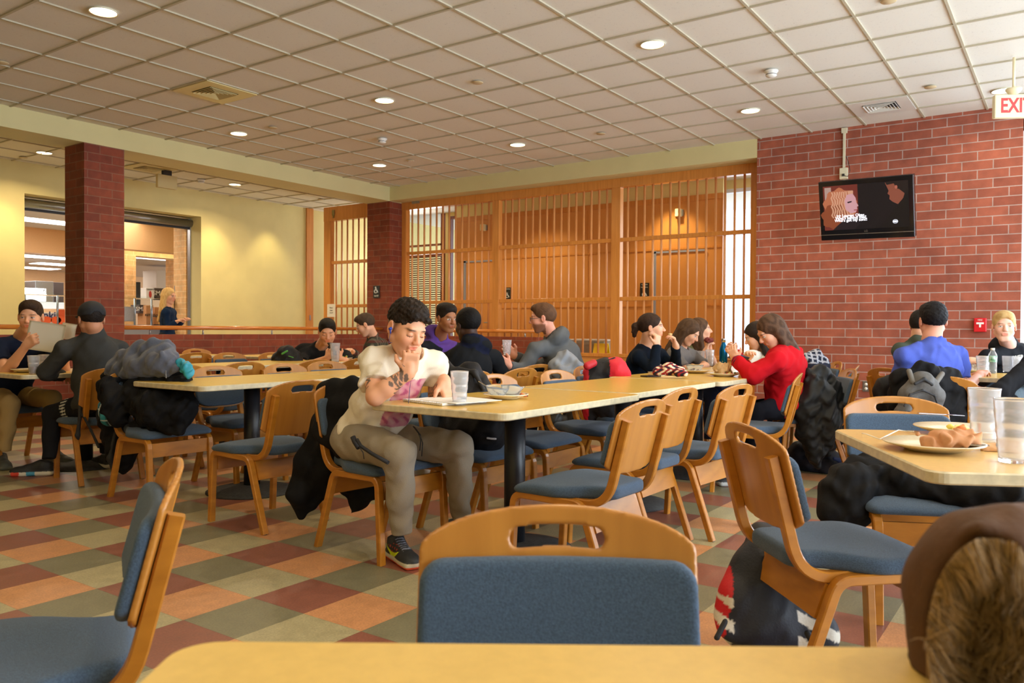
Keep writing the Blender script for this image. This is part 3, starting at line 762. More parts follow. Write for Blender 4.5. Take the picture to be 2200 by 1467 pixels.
for px, py, lab in ((1026, 177, 'flat round sprinkler cover in the ceiling above the middle of the room'), (1291, 287, 'flat round sprinkler cover in front of the tall lattice screen'), (586, 274, 'flat round sprinkler cover right of the cream vent'),
                    (1909, 2, 'round sprinkler cover cut by the top edge of the picture'), (1999, 187, 'flat round sprinkler cover near the exit sign'), (4, 134, 'flat round sprinkler cover at the left edge of the ceiling'), (881, 345, 'small far sprinkler cover near the corner of the beam'), (689, 428, 'sprinkler cover behind the beam near the timber jamb'), (50, 338, 'sprinkler cover behind the beam beside the left downlight')):
    disc(px, py, lab)
def smoke(px, py, lab):
    P = atZ(px, py, CEIL)
    t = thing('smoke_detector', lab, 'smoke detector', (P[0], P[1], CEIL))
    bm = bmesh.new(); lathe(bm, [(0, 0), (.062, 0), (.062, -.012), (.05, -.022), (.05, -.03), (0, -.03)], 24); bmobj('base', bm, WHITEP, t)
    bm = bmesh.new(); lathe(bm, [(.047, -.03), (.05, -.045), (.036, -.058), (.0, -.06)], 24); bmobj('sensor_head', bm, WHITEP, t)
    bm = bmesh.new(); lathe(bm, [(.0485, -.034), (.0495, -.034), (.0495, -.039), (.0485, -.039)], 24); bmobj('sensor_slot', bm, DGREY, t)
smoke(1657, 152, 'white smoke detector on the ceiling between two downlights at right'); smoke(821, 298, 'white smoke detector on the ceiling above the corner pillar'); smoke(432, 386, 'white smoke detector behind the beam')
# exit sign
D_ = 7.0; P0 = atD(2135, 250, D_); P1 = atD(2142, 203, D_)
Oe = Vector(atD(2172, 229, D_)); ex = Vector((cR[0], cR[1], 0)).normalized(); ex = (Matrix.Rotation(R(-6), 3, 'Z') @ ex); ey = Vector((0, 0, 1)); hgt = .2; wid = .33
t = thing('exit_sign', 'cream EXIT sign with red letters hanging from the ceiling at right', 'sign', tuple(Oe+ex*.02))
EXW = pm('exit_sign_face', srgb(226, 214, 176), .5, emit=srgb(226, 210, 170), estr=.15)
n = ex.cross(ey)
bm = bmesh.new(); Mx = Matrix(((ex.x, n.x, 0, 0), (ex.y, n.y, 0, 0), (0, 0, 1, 0), (0, 0, 0, 1)))
box(bm, (0, 0, 0), (wid, .055, hgt), Mx); bevel(bmobj('housing', bm, EXW, t), .008)
text('lettering', 'EXIT', n*.029+ex*.01-ey*.003, ex, ey, .175, pm('exit_red', srgb(226, 60, 60), .4, emit=srgb(226, 50, 50), estr=.35), t, .001, .004, sx=.72)
bm = bmesh.new(); lathe(bm, [(0, .1), (.03, .1), (.065, .14), (.065, .155), (0, .155)], 20); bmobj('canopy', bm, EXW, t)
bm = bmesh.new(); tube(bm, [(0, 0, .13), (0, 0, CEIL-Oe.z)], .012, 8); bmobj('stem', bm, EXW, t)
# blank sign box behind the beam
Ob = Vector(atY(358, 391, 11.35))
t = thing('sign_box', 'blank beige sign box hanging from the ceiling behind the beam', 'sign', tuple(Ob))
bm = bmesh.new(); box(bm, (0, 0, 0), (.32, .06, .2)); bevel(bmobj('housing', bm, TAN, t), .006)
bm = bmesh.new(); box(bm, (0, 0, .13), (.14, .05, .12)); bmobj('bracket', bm, DGREY, t)

# --- television on the brick wall
TVX = 9.82
c4 = [Vector(atD(x, y, d)) for x, y, d in ((1757, 390, 8.83), (1961, 376, 8.22), (1966, 507, 8.36), (1765, 519, 8.98))]
ctr = sum(c4, Vector())/4
ex = ((c4[1]-c4[0])+(c4[2]-c4[3])).normalized(); eyv = ((c4[0]-c4[3])+(c4[1]-c4[2])).normalized(); ez = ex.cross(eyv).normalized(); eyv = ez.cross(ex)
W = ((c4[1]-c4[0]).length+(c4[2]-c4[3]).length)/2; H = ((c4[0]-c4[3]).length+(c4[1]-c4[2]).length)/2
if ctr.x+.25 > XW-.02: pass
t = thing('television', 'black flat television on the brick wall showing two people and captions', 'television', tuple(ctr))
MT = Matrix(((ex.x, eyv.x, ez.x, 0), (ex.y, eyv.y, ez.y, 0), (ex.z, eyv.z, ez.z, 0), (0, 0, 0, 1)))
TVB = pm('tv_gloss_black', (.008, .008, .01), .12)
bm = bmesh.new(); box(bm, (0, 0, -.04), (W, H, .08), MT); bevel(bmobj('housing', bm, TVB, t), .008)
sw, sh = W*.90, H*.745; so = H*.045
SCRB = pm('screen_dark', (.01, .01, .014), .3, emit=srgb(26, 24, 34), estr=.8)
S = lambda u, v: ((u-.5)*sw, (v-.5)*sh+so)     # u 0..1 left-right, v 0..1 bottom-top
def scr(pts, nm, col, lvl, es=1.):
    bm = bmesh.new(); poly_plate(bm, ez*(.001+.0006*lvl), ex, eyv, [S(*p) for p in pts], .0005)
    bmobj('screen_picture', bm, pm('scr_'+nm, tuple(c*.2 for c in col), .4, emit=col, estr=es*.62), t)
bm = bmesh.new(); poly_plate(bm, ez*.0005, ex, eyv, [S(0, 0), S(1, 0), S(1, 1), S(0, 1)], .0006); bmobj('screen', bm, SCRB, t)
scr([(0, 0), (.42, 0), (.42, 1), (0, 1)], 'wallred', srgb(122, 52, 44), 1)
scr([(.02, .3), (.1, .25), (.1, .97), (.02, .97)], 'lamp', srgb(190, 160, 150), 1.5)
def blob(cx, cy, rx, ry, n=22, wob=.12, f=5, ph=0): return [(cx+rx*(1+wob*math.sin(f*a+ph))*math.cos(a), cy+ry*(1+wob*math.sin(f*a+ph))*math.sin(a)) for a in [2*PI*i/n for i in range(n)]]
scr([(.36, 0), (1, 0), (1, 1), (.42, 1), (.42, .3)], 'dark', srgb(24, 22, 30), 1.2, .8)
scr(blob(.2, .55, .2, .38, 40, .07, 9), 'hair1', srgb(196, 118, 84), 2)
scr(blob(.13, .3, .16, .28, 30, .1, 7), 'hair2', srgb(150, 78, 50), 2.5)
for i in range(9):
    a = -.2+i*.3; scr([(.1+.03*i+.012*math.sin(q*2.2+a), .86-.065*q+.01*i*(q % 2)) for q in range(10)]+[(.118+.03*i+.012*math.sin(q*2.2+a), .86-.065*q+.01*i*(q % 2)) for q in range(9, -1, -1)], 'strand', srgb(226, 170, 140), 3)
scr([(.29, .78), (.36, .8), (.395, .7), (.4, .6), (.425, .52), (.405, .5), (.41, .45), (.39, .38), (.33, .36), (.27, .45), (.26, .65)], 'face', srgb(222, 168, 176), 4)
scr([(.29, .62), (.345, .64), (.345, .61), (.3, .59)], 'eye', srgb(50, 30, 40), 5); scr([(.365, .44), (.408, .445), (.405, .425), (.37, .42)], 'lip', srgb(170, 70, 80), 5)
scr([(.1, 0), (.36, 0), (.44, .12), (.4, .25), (.3, .3), (.16, .1)], 'coat', srgb(34, 28, 36), 4)
scr([(.74, .98), (.78, .8), (.765, .74), (.79, .7), (.785, .62), (.82, .56), (.88, .5), (.94, .62), (.97, .8), (.95, 1), (.76, 1)], 'man', srgb(150, 84, 66), 2)
scr([(.74, 1), (.76, .93), (.84, .95), (.87, .84), (.9, .82), (.96, .72), (1, .8), (1, 1)], 'manhair', srgb(34, 26, 28), 3)
scr([(.6, 0), (1, 0), (1, .78), (.93, .6), (.86, .44), (.8, .3), (.7, .1)], 'suit', srgb(20, 20, 26), 4, .7)
scr(blob(.865, .87, .016, .04, 10, 0), 'ear', srgb(190, 110, 90), 4)
CAPM = pm('caption_white', (.9, .9, .95), .5, emit=(.9, .9, 1.), estr=1.3)
for i, s in enumerate(('>> Lauren: Okay.', "Who's behind this?", "Who's got my son?!")):
    q = S(.325, .315-.052*i); text('caption', s, ez*.006+ex*q[0]+eyv*q[1], ex, eyv, .042, CAPM, t, .0004, .0006)
bm = bmesh.new(); q = S(.845, .13)
for a in range(24):
    a0, a1 = 2*PI*a/24, 2*PI*(a+1)/24; r0, r1 = .026, .021
    poly_plate(bm, ez*.006+ex*q[0]+eyv*q[1], ex, eyv, [(r0*math.cos(a0), r0*.8*math.sin(a0)), (r0*math.cos(a1), r0*.8*math.sin(a1)), (r1*math.cos(a1), r1*.8*math.sin(a1)), (r1*math.cos(a0), r1*.8*math.sin(a0))][::1], .0004)
poly_plate(bm, ez*.006+ex*q[0]+eyv*q[1], ex, eyv, [(-.02, 0), (-.01, -.009), (.01, -.009), (.02, 0), (.01, .009), (-.01, .009)], .0004)
bmobj('channel_logo', bm, pm('logo_white', (.8, .85, .95), .5, emit=(.7, .75, .9), estr=.8), t)
bm = bmesh.new(); box(bm, (0, -H*.405, .003), (W*.985, .006, .01), MT); bmobj('trim_strip', bm, STEEL, t)
text('maker_mark', 'LG', ez*.004+eyv*(-H*.365), ex, eyv, .03, STEEL, t, .0005)
bm = bmesh.new(); tube(bm, [-ez*.06, Vector((XW-.0, ctr.y, ctr.z))-ctr], .03, 8); box(bm, tuple(Vector((XW-.012, ctr.y, ctr.z))-ctr), (.024, .3, .3)); bmobj('wall_bracket', bm, DGREY, t)
# conduit and socket above the television
P = atX(1813, 372, XW-.02); Pt = atX(1813, 281, XW-.02)
t = thing('cable_conduit', 'cream surface conduit and socket box running from the ceiling down to the television', 'conduit', (XW, P[1], P[2]))
CR = pm('conduit_cream', srgb(216, 208, 178), .5)
bm = bmesh.new(); bx(bm, -.03, 0, -.012, .012, .06, CEIL-P[2]); bx(bm, -.035, 0, -.03, .03, CEIL-P[2]-.06, CEIL-P[2]); bmobj('conduit', bm, CR, t)
bm = bmesh.new(); bx(bm, -.045, 0, -.045, .045, -.07, .06); bevel(bmobj('socket_box', bm, CR, t), .005)
bm = bmesh.new(); bx(bm, -.06, -.044, -.014, .014, -.04, -.012); bmobj('plug', bm, BLACK, t)
bm = bmesh.new(); tube(bm, [(-.05, 0, -.03), (-.05, -.05, -.05), (-.03, -.07, .02), (-.02, -.05, .12), (-.01, -.02, .2)], .004, 6); bmobj('power_cord', bm, BLACK, t)
# fire alarm pull station
P = atX(2106, 698, XW-.03)
t = thing('fire_alarm', 'red fire alarm pull station with white T handle on the brick wall', 'fire alarm', (XW-.0, P[1], P[2]))
RED = pm('alarm_red', srgb(205, 26, 36), .3)
bm = bmesh.new(); bx(bm, -.05, 0, -.06, .06, -.075, .075); bevel(bmobj('housing', bm, RED, t), .008)
bm = bmesh.new(); bx(bm, -.056, -.05, -.035, .035, .008, .028); bx(bm, -.056, -.05, -.009, .009, -.026, .01); bmobj('pull_handle', bm, WHITEP, t)
text('lettering', 'FIRE', (-.053, 0, .052), (0, -1, 0), (0, 0, 1), .024, WHITEP, t, .0005)
P = atX(1861, 830, XW-.0)
t = thing('power_outlet', 'steel double power outlet low on the brick wall', 'outlet', (XW, P[1], P[2]))
bm = bmesh.new(); bx(bm, -.008, 0, -.038, .038, -.06, .06); bmobj('cover_plate', bm, STEEL, t)
for s in (-1, 1):
    bm = bmesh.new(); lathe(bm, [(0, 0), (.017, 0), (.017, .004), (0, .004)], 16, Matrix.Translation((-.008, 0, s*.025)) @ Matrix.Rotation(-PI/2, 4, 'Y')); bmobj('socket', bm, WHITEP, t)

# ================================================================== THE SERVERY behind the yellow wall
TILE = brick_mat('servery_tile', srgb(238, 188, 128), srgb(232, 180, 118), srgb(248, 214, 160))
PEACH = pm('paint_peach', srgb(236, 184, 126), .5, noise=.02)
SY = 23.6; SZC = 3.15; PY = 17.9
qa = lambda px, py, Y=PY: atY(px, py, Y)
zb = float(qa(100, 545)[2])
bm = bmesh.new(); bx(bm, 1.5, 16, YW+.42, PY+.3, SZC, SZC+.1)
struct(bmobj('ceiling_servery', bm, pm('ceiling_hall_white', (1, 1, 1))))
bm = bmesh.new(); bx(bm, 1.5, 16.0, SY, SY+.2, .2, SZC); bx(bm, 1.3, 1.5, YW+.4, SY+.2, .2, SZC)
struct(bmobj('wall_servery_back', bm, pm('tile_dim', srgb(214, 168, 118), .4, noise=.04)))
# peach soffit + tiled piers
sx0 = float(atY(-40, 560, 15.5)[0]); sx1 = float(atY(404, 560, YW+.45)[0])
bm = bmesh.new()
bx(bm, 2.0, float(qa(262, 500)[0]), PY, PY+.3, zb, SZC); 
struct(bmobj('wall_servery_soffit', bm, PEACH))
PY2 = 14.6
xl = float(atY(262, 560, PY2)[0]); xr = float(atY(396, 560, PY2)[0])
bm = bmesh.new(); bx(bm, xl-.6, xr+.3, PY2, PY2+.3, float(atY(330, 540, PY2)[2]), SZC)
struct(bmobj('wall_servery_soffit_right', bm, PEACH))
bm = bmesh.new(); bx(bm, float(atY(245, 560, 15.6)[0]), float(atY(292, 560, 15.6)[0]), 15.6, 16.0, .2, SZC); bx(bm, float(atY(378, 560, 16.5)[0]), float(atY(420, 560, 16.5)[0]), 16.5, 16.9, .2, SZC)
bx(bm, float(atY(292, 560, 15.6)[0]), float(atY(400, 560, 15.6)[0]), 15.6, 16.0, float(atY(340, 553, 15.6)[2]), SZC)
struct(bmobj('wall_servery_piers', bm, TILE))
# right inner reveal: tile strip + roller shutter
bm = bmesh.new(); bx(bm, float(atY(396, 560, YW+.42)[0]), oxr+.3, YW+.42, YW+.75, .2, ozt)
struct(bmobj('trim_5', bm, TILE))
t = thing('roller_shutter', 'rolled-up grey steel shutter housing along the top of the servery opening', 'shutter', (oxl, YW+.3, ozt))
bm = bmesh.new(); tube(bm, [(0, 0, -.1), (oxr-oxl, 0, -.1)], .07, 14); bmobj('roll', bm, STEEL, t)
bm = bmesh.new(); bx(bm, 0, oxr-oxl, .04, .09, -.2, -.02); bmobj('guide_rail', bm, DGREY, t)
bm = bmesh.new(); bx(bm, oxr-oxl-.02, oxr-oxl, .0, .08, -ozt+.2, -.02); bmobj('side_channel', bm, STEEL, t)
FLU = pm('fluorescent', (1, 1, 1), .4, emit=(1, .97, .93), estr=8)
def fluo(px, py, L, w, lab, z=SZC):
    P = atZ(px, py, z)
    t = thing('fluorescent_panel', lab, 'ceiling light', (P[0], P[1], z), 0, 'servery ceiling lights')
    bm = bmesh.new(); bx(bm, -L/2, L/2, -w/2, w/2, -.012, 0); bmobj('diffuser', bm, FLU, t)
    bm = bmesh.new(); bx(bm, -L/2-.03, L/2+.03, -w/2-.03, w/2+.03, -.006, 0.004); bmobj('frame', bm, WHITEP, t)
fluo(92, 474, 1.2, .6, 'nearest servery ceiling light, between the yellow wall and the brick pillar')
fluo(98, 552, 1.2, .6, 'second servery ceiling light left of the brick pillar', zb)
fluo(130, 568, 1.2, .6, 'servery ceiling light touching the brick pillar edge', zb)
fluo(68, 575, 1.2, .6, 'lowest servery ceiling light beside the yellow wall', zb)
area('servery_light', (6.5, 14.6, 3.1), (0, 0, -1), 4, 1.5, 110, (1, .93, .84))
area('servery_light', (9.0, 20.5, 2.55), (0, 0, -1), 5, 2, 150, (1, .95, .88))
P = atY(345, 538, 15.2)
t = thing('strip_light', 'long glowing strip light under the peach soffit in the servery', 'ceiling light', tuple(P))
bm = bmesh.new(); bx(bm, -.55, .75, -.05, .3, -.03, .03); bmobj('diffuser', bm, pm('strip_glow', (1, .9, .7), .4, emit=(1, .86, .6), estr=4), t)
# lower servery ceiling beyond the soffit
bm = bmesh.new(); bx(bm, 1.5, 16.0, PY+.3, SY, zb, zb+.08)
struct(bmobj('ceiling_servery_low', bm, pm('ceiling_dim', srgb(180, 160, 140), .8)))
# counter, sneeze guard, ovens, boxes
CY = 13.75
cx0 = oxl-.5; cx1 = float(atY(372, 700, CY)[0]); cz = float(atY(300, 698, CY)[2])
t = thing('serving_counter', 'grey serving counter with steel top behind the handrail', 'counter', ((cx0+cx1)/2, CY+.3, .26))
bm = bmesh.new(); bx(bm, -(cx1-cx0)/2, (cx1-cx0)/2, -.3, .3, 0, cz-.3); bmobj('body', bm, pm('counter_grey', srgb(150, 152, 162), .5), t)
bm = bmesh.new(); bx(bm, -(cx1-cx0)/2-.02, (cx1-cx0)/2+.02, -.33, .33, cz-.3, cz-.26); bmobj('worktop', bm, STEEL, t)
t = thing('sneeze_guard', 'glass sneeze guard on steel posts over the serving counter', 'sneeze guard', (6.4, CY, cz))
GLS = pm('clear_glass', (.92, .97, .95), .03, trans=1., ior=1.1)
x0_ = float(atY(268, 650, CY)[0])-6.4; x1_ = float(atY(360, 650, CY)[0])-6.4; zt2 = float(atY(320, 642, CY)[2])-cz; zb2 = float(atY(320, 656, CY)[2])-cz
bm = bmesh.new(); bx(bm, oxl-6.4, x1_, -.02, .4, zt2, zt2+.01); box(bm, ((oxl-6.4+x1_)/2, -.1, (zt2+zb2)/2), (x1_-oxl+6.4, .01, .2)); bmobj('glass', bm, GLS, t)
for q in (296, 332, 60, 130):
    X = float(atY(q, 650, CY)[0])-6.4; bm = bmesh.new(); tube(bm, [(X, .1, 0), (X, .1, zt2)], .018, 8); bmobj('post', bm, STEEL, t)
def prop(name, lab, cat, px0, py0, px1, py1, Y, depth, mats, extra=None, grp=None):
    a = atY(px0, py1, Y); b_ = atY(px1, py0, Y); w = b_[0]-a[0]; h = b_[2]-a[2]
    t = thing(name, lab, cat, ((a[0]+b_[0])/2, Y, a[2]), 0, grp)
    bm = bmesh.new(); bx(bm, -w/2, w/2, 0, depth, 0, h); bevel(bmobj('body', bm, mats, t), .006)
    if extra: extra(t, w, h)
    return t
CARD = pm('cardboard', srgb(198, 140, 92), .8, noise=.05); DCARD = pm('dark_carton', srgb(84, 70, 66), .6); WCARD = pm('white_carton', srgb(232, 228, 222), .5); REDI = pm('print_red', srgb(200, 60, 50), .5); INK = pm('ink_dark', srgb(40, 34, 34), .6); NAVY = pm('ink_navy', srgb(60, 58, 110), .6); ORG = pm('print_orange', srgb(238, 96, 34), .5); WHT = pm('print_white', srgb(226, 222, 214), .5)
E1 = (1, 0, 0); E3 = (0, 0, 1)
def lbl(s, sz, m_, dy=0, dx=0): return lambda t, w, h: text('print', s, (dx, -.004, h/2+dy), E1, E3, sz, m_, t, .001, .002)
def sunk(t, w, h):
    text('print', 'Sunkist', (-.06, -.004, h*.72), E1, E3, .17, NAVY, t, .001, .003)
    for dx in (-.09, .06):
        bm = bmesh.new(); poly_plate(bm, (dx, -.006, h*.3), E1, E3, ell2(0, 0, .085, .06, 16), .002); bmobj('orange_print', bm, ORG, t)
    bm = bmesh.new(); poly_plate(bm, (w*.38, -.006, h*.45), E1, E3, [(-.06, -.17), (.06, -.17), (.06, .15), (-.06, .15)], .002); bmobj('stripe_print', bm, ORG, t)
prop('juice_dispenser', 'white juice dispenser with blue Sunkist lettering on the servery counter', 'drink dispenser', 86, 672, 137, 694, CY+.1, .3, WCARD, sunk)
prop('carton', 'white carton with a red mark standing on the servery shelf', 'carton', 314, 619, 331, 641, 14.9, .2, WCARD, lambda t, w, h: (text('print', 'HAPPY', (0, -.004, h*.85), E1, E3, .05, INK, t, .001), bmobj('mark', (lambda b: (poly_plate(b, (0, -.005, h*.4), E1, E3, ell2(0, 0, .03, .07, 10), .002), b)[1])(bmesh.new()), REDI, t)))
prop('carton', 'dark SMART carton right of the white carton on the servery shelf', 'carton', 332, 620, 365, 641, 15.0, .3, DCARD, lbl('SMART', .13, WHT))
prop('carton', 'lower dark SMART carton on the servery counter', 'carton', 299, 655, 314, 673, 14.6, .3, DCARD, lbl('SMAR', .11, WHT))
prop('carton', 'tall brown carton behind the sneeze guard', 'carton', 314, 656, 330, 698, 14.5, .3, CARD, lbl('KETTLE', .06, INK))
prop('carton', 'wide brown carton beside the blonde server', 'carton', 332, 660, 352, 698, 14.7, .3, CARD, lbl('CHIPS', .07, INK))
prop('toaster_oven', 'grey steel oven standing on the servery counter next to the pillar', 'oven', 262, 659, 290, 690, CY+.1, .35, STEEL)
prop('cooking_range_hood', 'grey steel hood over the servery kitchen line', 'hood', 76, 605, 115, 650, 19.6, .8, STEEL)
prop('menu_board', 'glowing white menu board marked 6 in the servery kitchen', 'menu board', 51, 620, 99, 646, 19.2, .08, pm('menu_glow', (1, 1, 1), .5, emit=(1, 1, 1), estr=2.5), lbl('6', .12, INK, .1, .2))
prop('oven_rack', 'dark slatted oven rack at the back of the servery kitchen', 'rack', 113, 607, 137, 650, 19.9, .6, DCARD)
prop('kitchen_cabinet', 'tall pale cabinet in the far servery room', 'cabinet', 336, 583, 379, 640, 18.6, .6, pm('cab_pale', srgb(205, 190, 175), .5))
prop('kitchen_doorway', 'dark doorway with grey frame at the back of the servery', 'doorway', 292, 606, 302, 660, 18.9, .1, DGREY)
prop('heated_shelf', 'bright steel heated shelf over the counter beside the near pillar', 'heated shelf', 90, 650, 138, 662, 14.2, .5, pm('steel_bright', srgb(225, 228, 228), .3, .4, emit=(1, 1, 1), estr=.5))
# wire rack with snacks next to the server
RY = 13.35
a = atY(377, 695, RY); b_ = atY(394, 615, RY)
t = thing('wire_rack', 'black wire snack rack standing in front of the blonde server', 'rack', (a[0], RY, .26))
bm = bmesh.new(); tube(bm, [(0, 0, 0), (0, 0, b_[2]-.26)], .022, 8); bmobj('post', bm, BLACK, t)
ww = b_[0]-a[0]
for py in (698, 680, 644):
    z = float(atY(385, py, RY)[2])-.26; bm = bmesh.new(); bx(bm, -.25, ww, -.02, .3, z-.008, z+.008); bmobj('shelf', bm, BLACK, t)
bm = bmesh.new(); z = b_[2]-.26; tube(bm, [(0, 0, z-.08), (ww*.5, 0, z), (ww, 0, z+.08)], .012, 6); tube(bm, [(0, 0, z-.36), (ww*.4, 0, z-.3), (ww, 0, z-.16)], .012, 6); tube(bm, [(0, 0, z-.36), (ww*.45, 0, z-.42), (ww*.65, 0, z-.8), (ww*.65, 0, z-1.1)], .01, 6); bmobj('scrollwork', bm, BLACK, t)
for i, (px, nm) in enumerate(((372, 'left'), (383, 'right'))):
    P = atY(px, 679, RY); bm = bmesh.new(); bx(bm, -.07, .07, 0, .15, 0, .15)
    tag(bevel(bmobj('snack_packet', bm, pm('packet_brown', srgb(120, 70, 44), .4, noise=.3, nscale=20), None, loc=(P[0]+.0, RY+.04, float(atY(385, 680, RY)[2])+.01)), .02), 'small brown snack packet at the %s of the wire rack shelf' % nm, 'snack packet')

# ================================================================== CHAIRS
CW = wood('chair_wood', srgb(166, 104, 24), srgb(190, 124, 36), (4, 4, 14), .36, 1.6, .35)
CWP = wood('chair_ply', srgb(168, 108, 36), srgb(190, 128, 50), (3, 12, 1.4), .38, 1.4, .35)
FAB = pm('blue_fabric', srgb(62, 82, 104), .95, noise=.22, nscale=260, bump=.5, bscale=500, sheen=.12)
RUB = pm('glide_rubber', (.02, .02, .02), .6)
def fillet(pts, rad, n=6):
    out = [Vector(pts[0])]
    for i in range(1, len(pts)-1):
        p = Vector(pts[i]); a = (Vector(pts[i-1])-p); b = (Vector(pts[i+1])-p)
        la, lb = a.length, b.length; a.normalize(); b.normalize()
        ang = a.angle(b); d = min(rad[i-1]/math.tan(ang/2), la*.48, lb*.48)
        s = p+a*d; e = p+b*d
        for k in range(n+1):
            t = k/n; out.append((1-t)**2*s+2*t*(1-t)*p+t*t*e)
    out.append(Vector(pts[-1])); return out
def sweep(pts, w, t, ch=.004):
    """planar path pts [(x,z)], bar of width w across y and thickness t in plane, chamfered"""
    bm = bmesh.new(); n = len(pts); rings = []
    for i, p in enumerate(pts):
        d = pts[min(i+1, n-1)]-pts[max(i-1, 0)]; d.normalize(); nn = Vector((-d.y, d.x))
        sec = [(-t/2+ch, -w/2), (t/2-ch, -w/2), (t/2, -w/2+ch), (t/2, w/2-ch), (t/2-ch, w/2), (-t/2+ch, w/2), (-t/2, w/2-ch), (-t/2, -w/2+ch)]
        rings.append([bm.verts.new((p.x+nn.x*u, v, p.y+nn.y*u)) for u, v in sec])
    for A, B in zip(rings[:-1], rings[1:]):
        for k in range(8): bm.faces.new((A[k], A[(k+1) % 8], B[(k+1) % 8], B[k]))
    bm.faces.new(rings[0][::-1]); bm.faces.new(rings[-1])
    return bm
def back_x(z, y):     # centre plane of the curved backrest
    return -.2787-.26*(z-.728)+.55*y*y
def make_chair():
    t = thing('dining_chair', 'x', 'chair')
    U = fillet([(-.235, .0), (-.100, .385), (.228, .392), (.250, 0)], [.06, .05])
    for s in (1, -1):
        o = bmobj('leg_frame', sweep(U, .034, .030), CW, t, loc=(0, s*.203, 0))
        for x in (-.235, .25):
            bm = bmesh.new(); lathe(bm, [(0, 0), (.012, 0), (.012, .008), (0, .008)], 10); bmobj('foot_glide', bm, RUB, o, loc=(x, 0, -.004))
    J = fillet([(.12, .402), (-.196, .378), (-.285, .728)], [.13], 9)
    for s in (1, -1): bmobj('back_upright', sweep(J, .034, .032), CW, t, loc=(0, s*.172, 0))
    for x, z0, z1, tl in ((-.135, .27, .372, R(-19)), (.222, .29, .375, 0)):
        bm = bmesh.new(); box(bm, (0, 0, 0), (.018, .372, z1-z0), Matrix.Translation((x, 0, (z0+z1)/2)) @ Matrix.Rotation(-tl, 4, 'Y')); bmobj('apron', bm, CW, t)
    # seat
    def seat_fn(P, D):
        x, y, z = P[:, 0], P[:, 1], P[:, 2]
        s_ = np.clip((x+.16)/.20, 0, 1); s_ = s_*s_*(3-2*s_)
        w_ = .150+.088*s_
        q = np.maximum(np.abs(y)-(w_-.055), 0); r = np.maximum(np.abs(x-.012)-(.228-.055), 0)
        d = np.sqrt(q*q+r*r)-.055
        d = np.maximum(d, np.maximum(np.abs(y)-w_, np.abs(x-.012)-.228))
        top = .4545-.030*np.clip((x-.10)/.14, 0, 1)**2-.010*np.clip((np.abs(y)-.1)/.14, 0, 1)**2-.006*np.exp(-((x+.03)/.09)**2-(y/.1)**2)
        dz = np.abs(z-(top+.400)/2)-(top-.400)/2
        a_ = np.maximum(d+.022, 0); b_ = np.maximum(dz+.018, 0)
        return np.minimum(np.maximum(d+.022, dz+.018), 0)+np.sqrt(a_*a_*.75+b_*b_)-.018
    seat_late = seat_fn
    # backrest panel: outline in (y,z), bent in x
    def outline(P, off=0., bottom=.505, top=.80, round_top=True):
        y = np.abs(P[:, 1]); z = P[:, 2]
        # dome top, straight sides, rounded bottom
        topz = .735+.068*np.sqrt(np.clip(1-(y/.215)**2, 0, 1)) if round_top else np.full(len(y), .742)
        d = np.maximum(y-(.213-off), z-(topz-off))
        botz = bottom+off+.035*(y/.2)**4
        d = np.maximum(d, botz-z)
        cz = topz if not round_top else .73
        q = np.maximum(y-(.213-off-.035), 0); r = np.maximum(z-(.735-off-.035), 0) if not round_top else 0*q
        d = np.maximum(d, np.sqrt(q*q+r*r)-.035)
        q = np.maximum(y-(.213-off-.05), 0); r = np.maximum((bottom+off+.05)-z, 0)
        return np.maximum(d, np.sqrt(q*q+r*r)-.05)
    def panel_fn(P, D):
        d = outline(P); xx = np.abs(P[:, 0]-back_x(P[:, 2], P[:, 1]))-.0065
        y = np.abs(P[:, 1]); hz = .757-.9*P[:, 1]**2
        q = np.maximum(y-.058, 0); hole = np.sqrt(q*q+(P[:, 2]-hz)**2)-.0165
        return np.maximum(np.maximum(d, xx), -hole)
    def raw(lo, hi, h, fn, mat, name, par):
        n = np.ceil((np.array(hi)-np.array(lo))/h).astype(int)+1
        ii = np.indices(n).reshape(3, -1).T; P = np.array(lo)+h*ii
        V, Fq = nets(fn(P, None).reshape(n).astype(np.float32), np.array(lo), h)
        o = bpy.data.objects.new(name, npmesh(name, V, Fq, mat)); link(o, par); return o
    raw((-.27, -.27, .37), (.29, .27, .49), .0065, seat_late, FAB, 'seat', t)
    br = raw((-.36, -.25, .47), (-.12, .25, .83), .0045, panel_fn, CWP, 'backrest', t)
    def cush_fn(P, D):
        d = outline(P, .004, .515, .74, False); xx = np.abs(P[:, 0]-back_x(P[:, 2], P[:, 1])-.02)-.015
        a = np.maximum(d+.012, 0); b = np.maximum(xx+.012, 0)
        return np.minimum(np.maximum(d+.012, xx+.012), 0)+np.sqrt(a*a+b*b)-.012
    raw((-.34, -.25, .48), (-.08, .25, .78), .006, cush_fn, FAB, 'back_cushion', br)
    return t
CH0 = make_chair(); _used = [False]
def chair(x, y, rot, label, group='blue upholstered wooden dining chairs'):
    c = CH0 if not _used[0] else copy_tree(CH0); _used[0] = True
    c.location = (x, y, 0); c.rotation_euler = (0, 0, R(rot)); c['label'] = label; c['group'] = group
    return c
C = chair
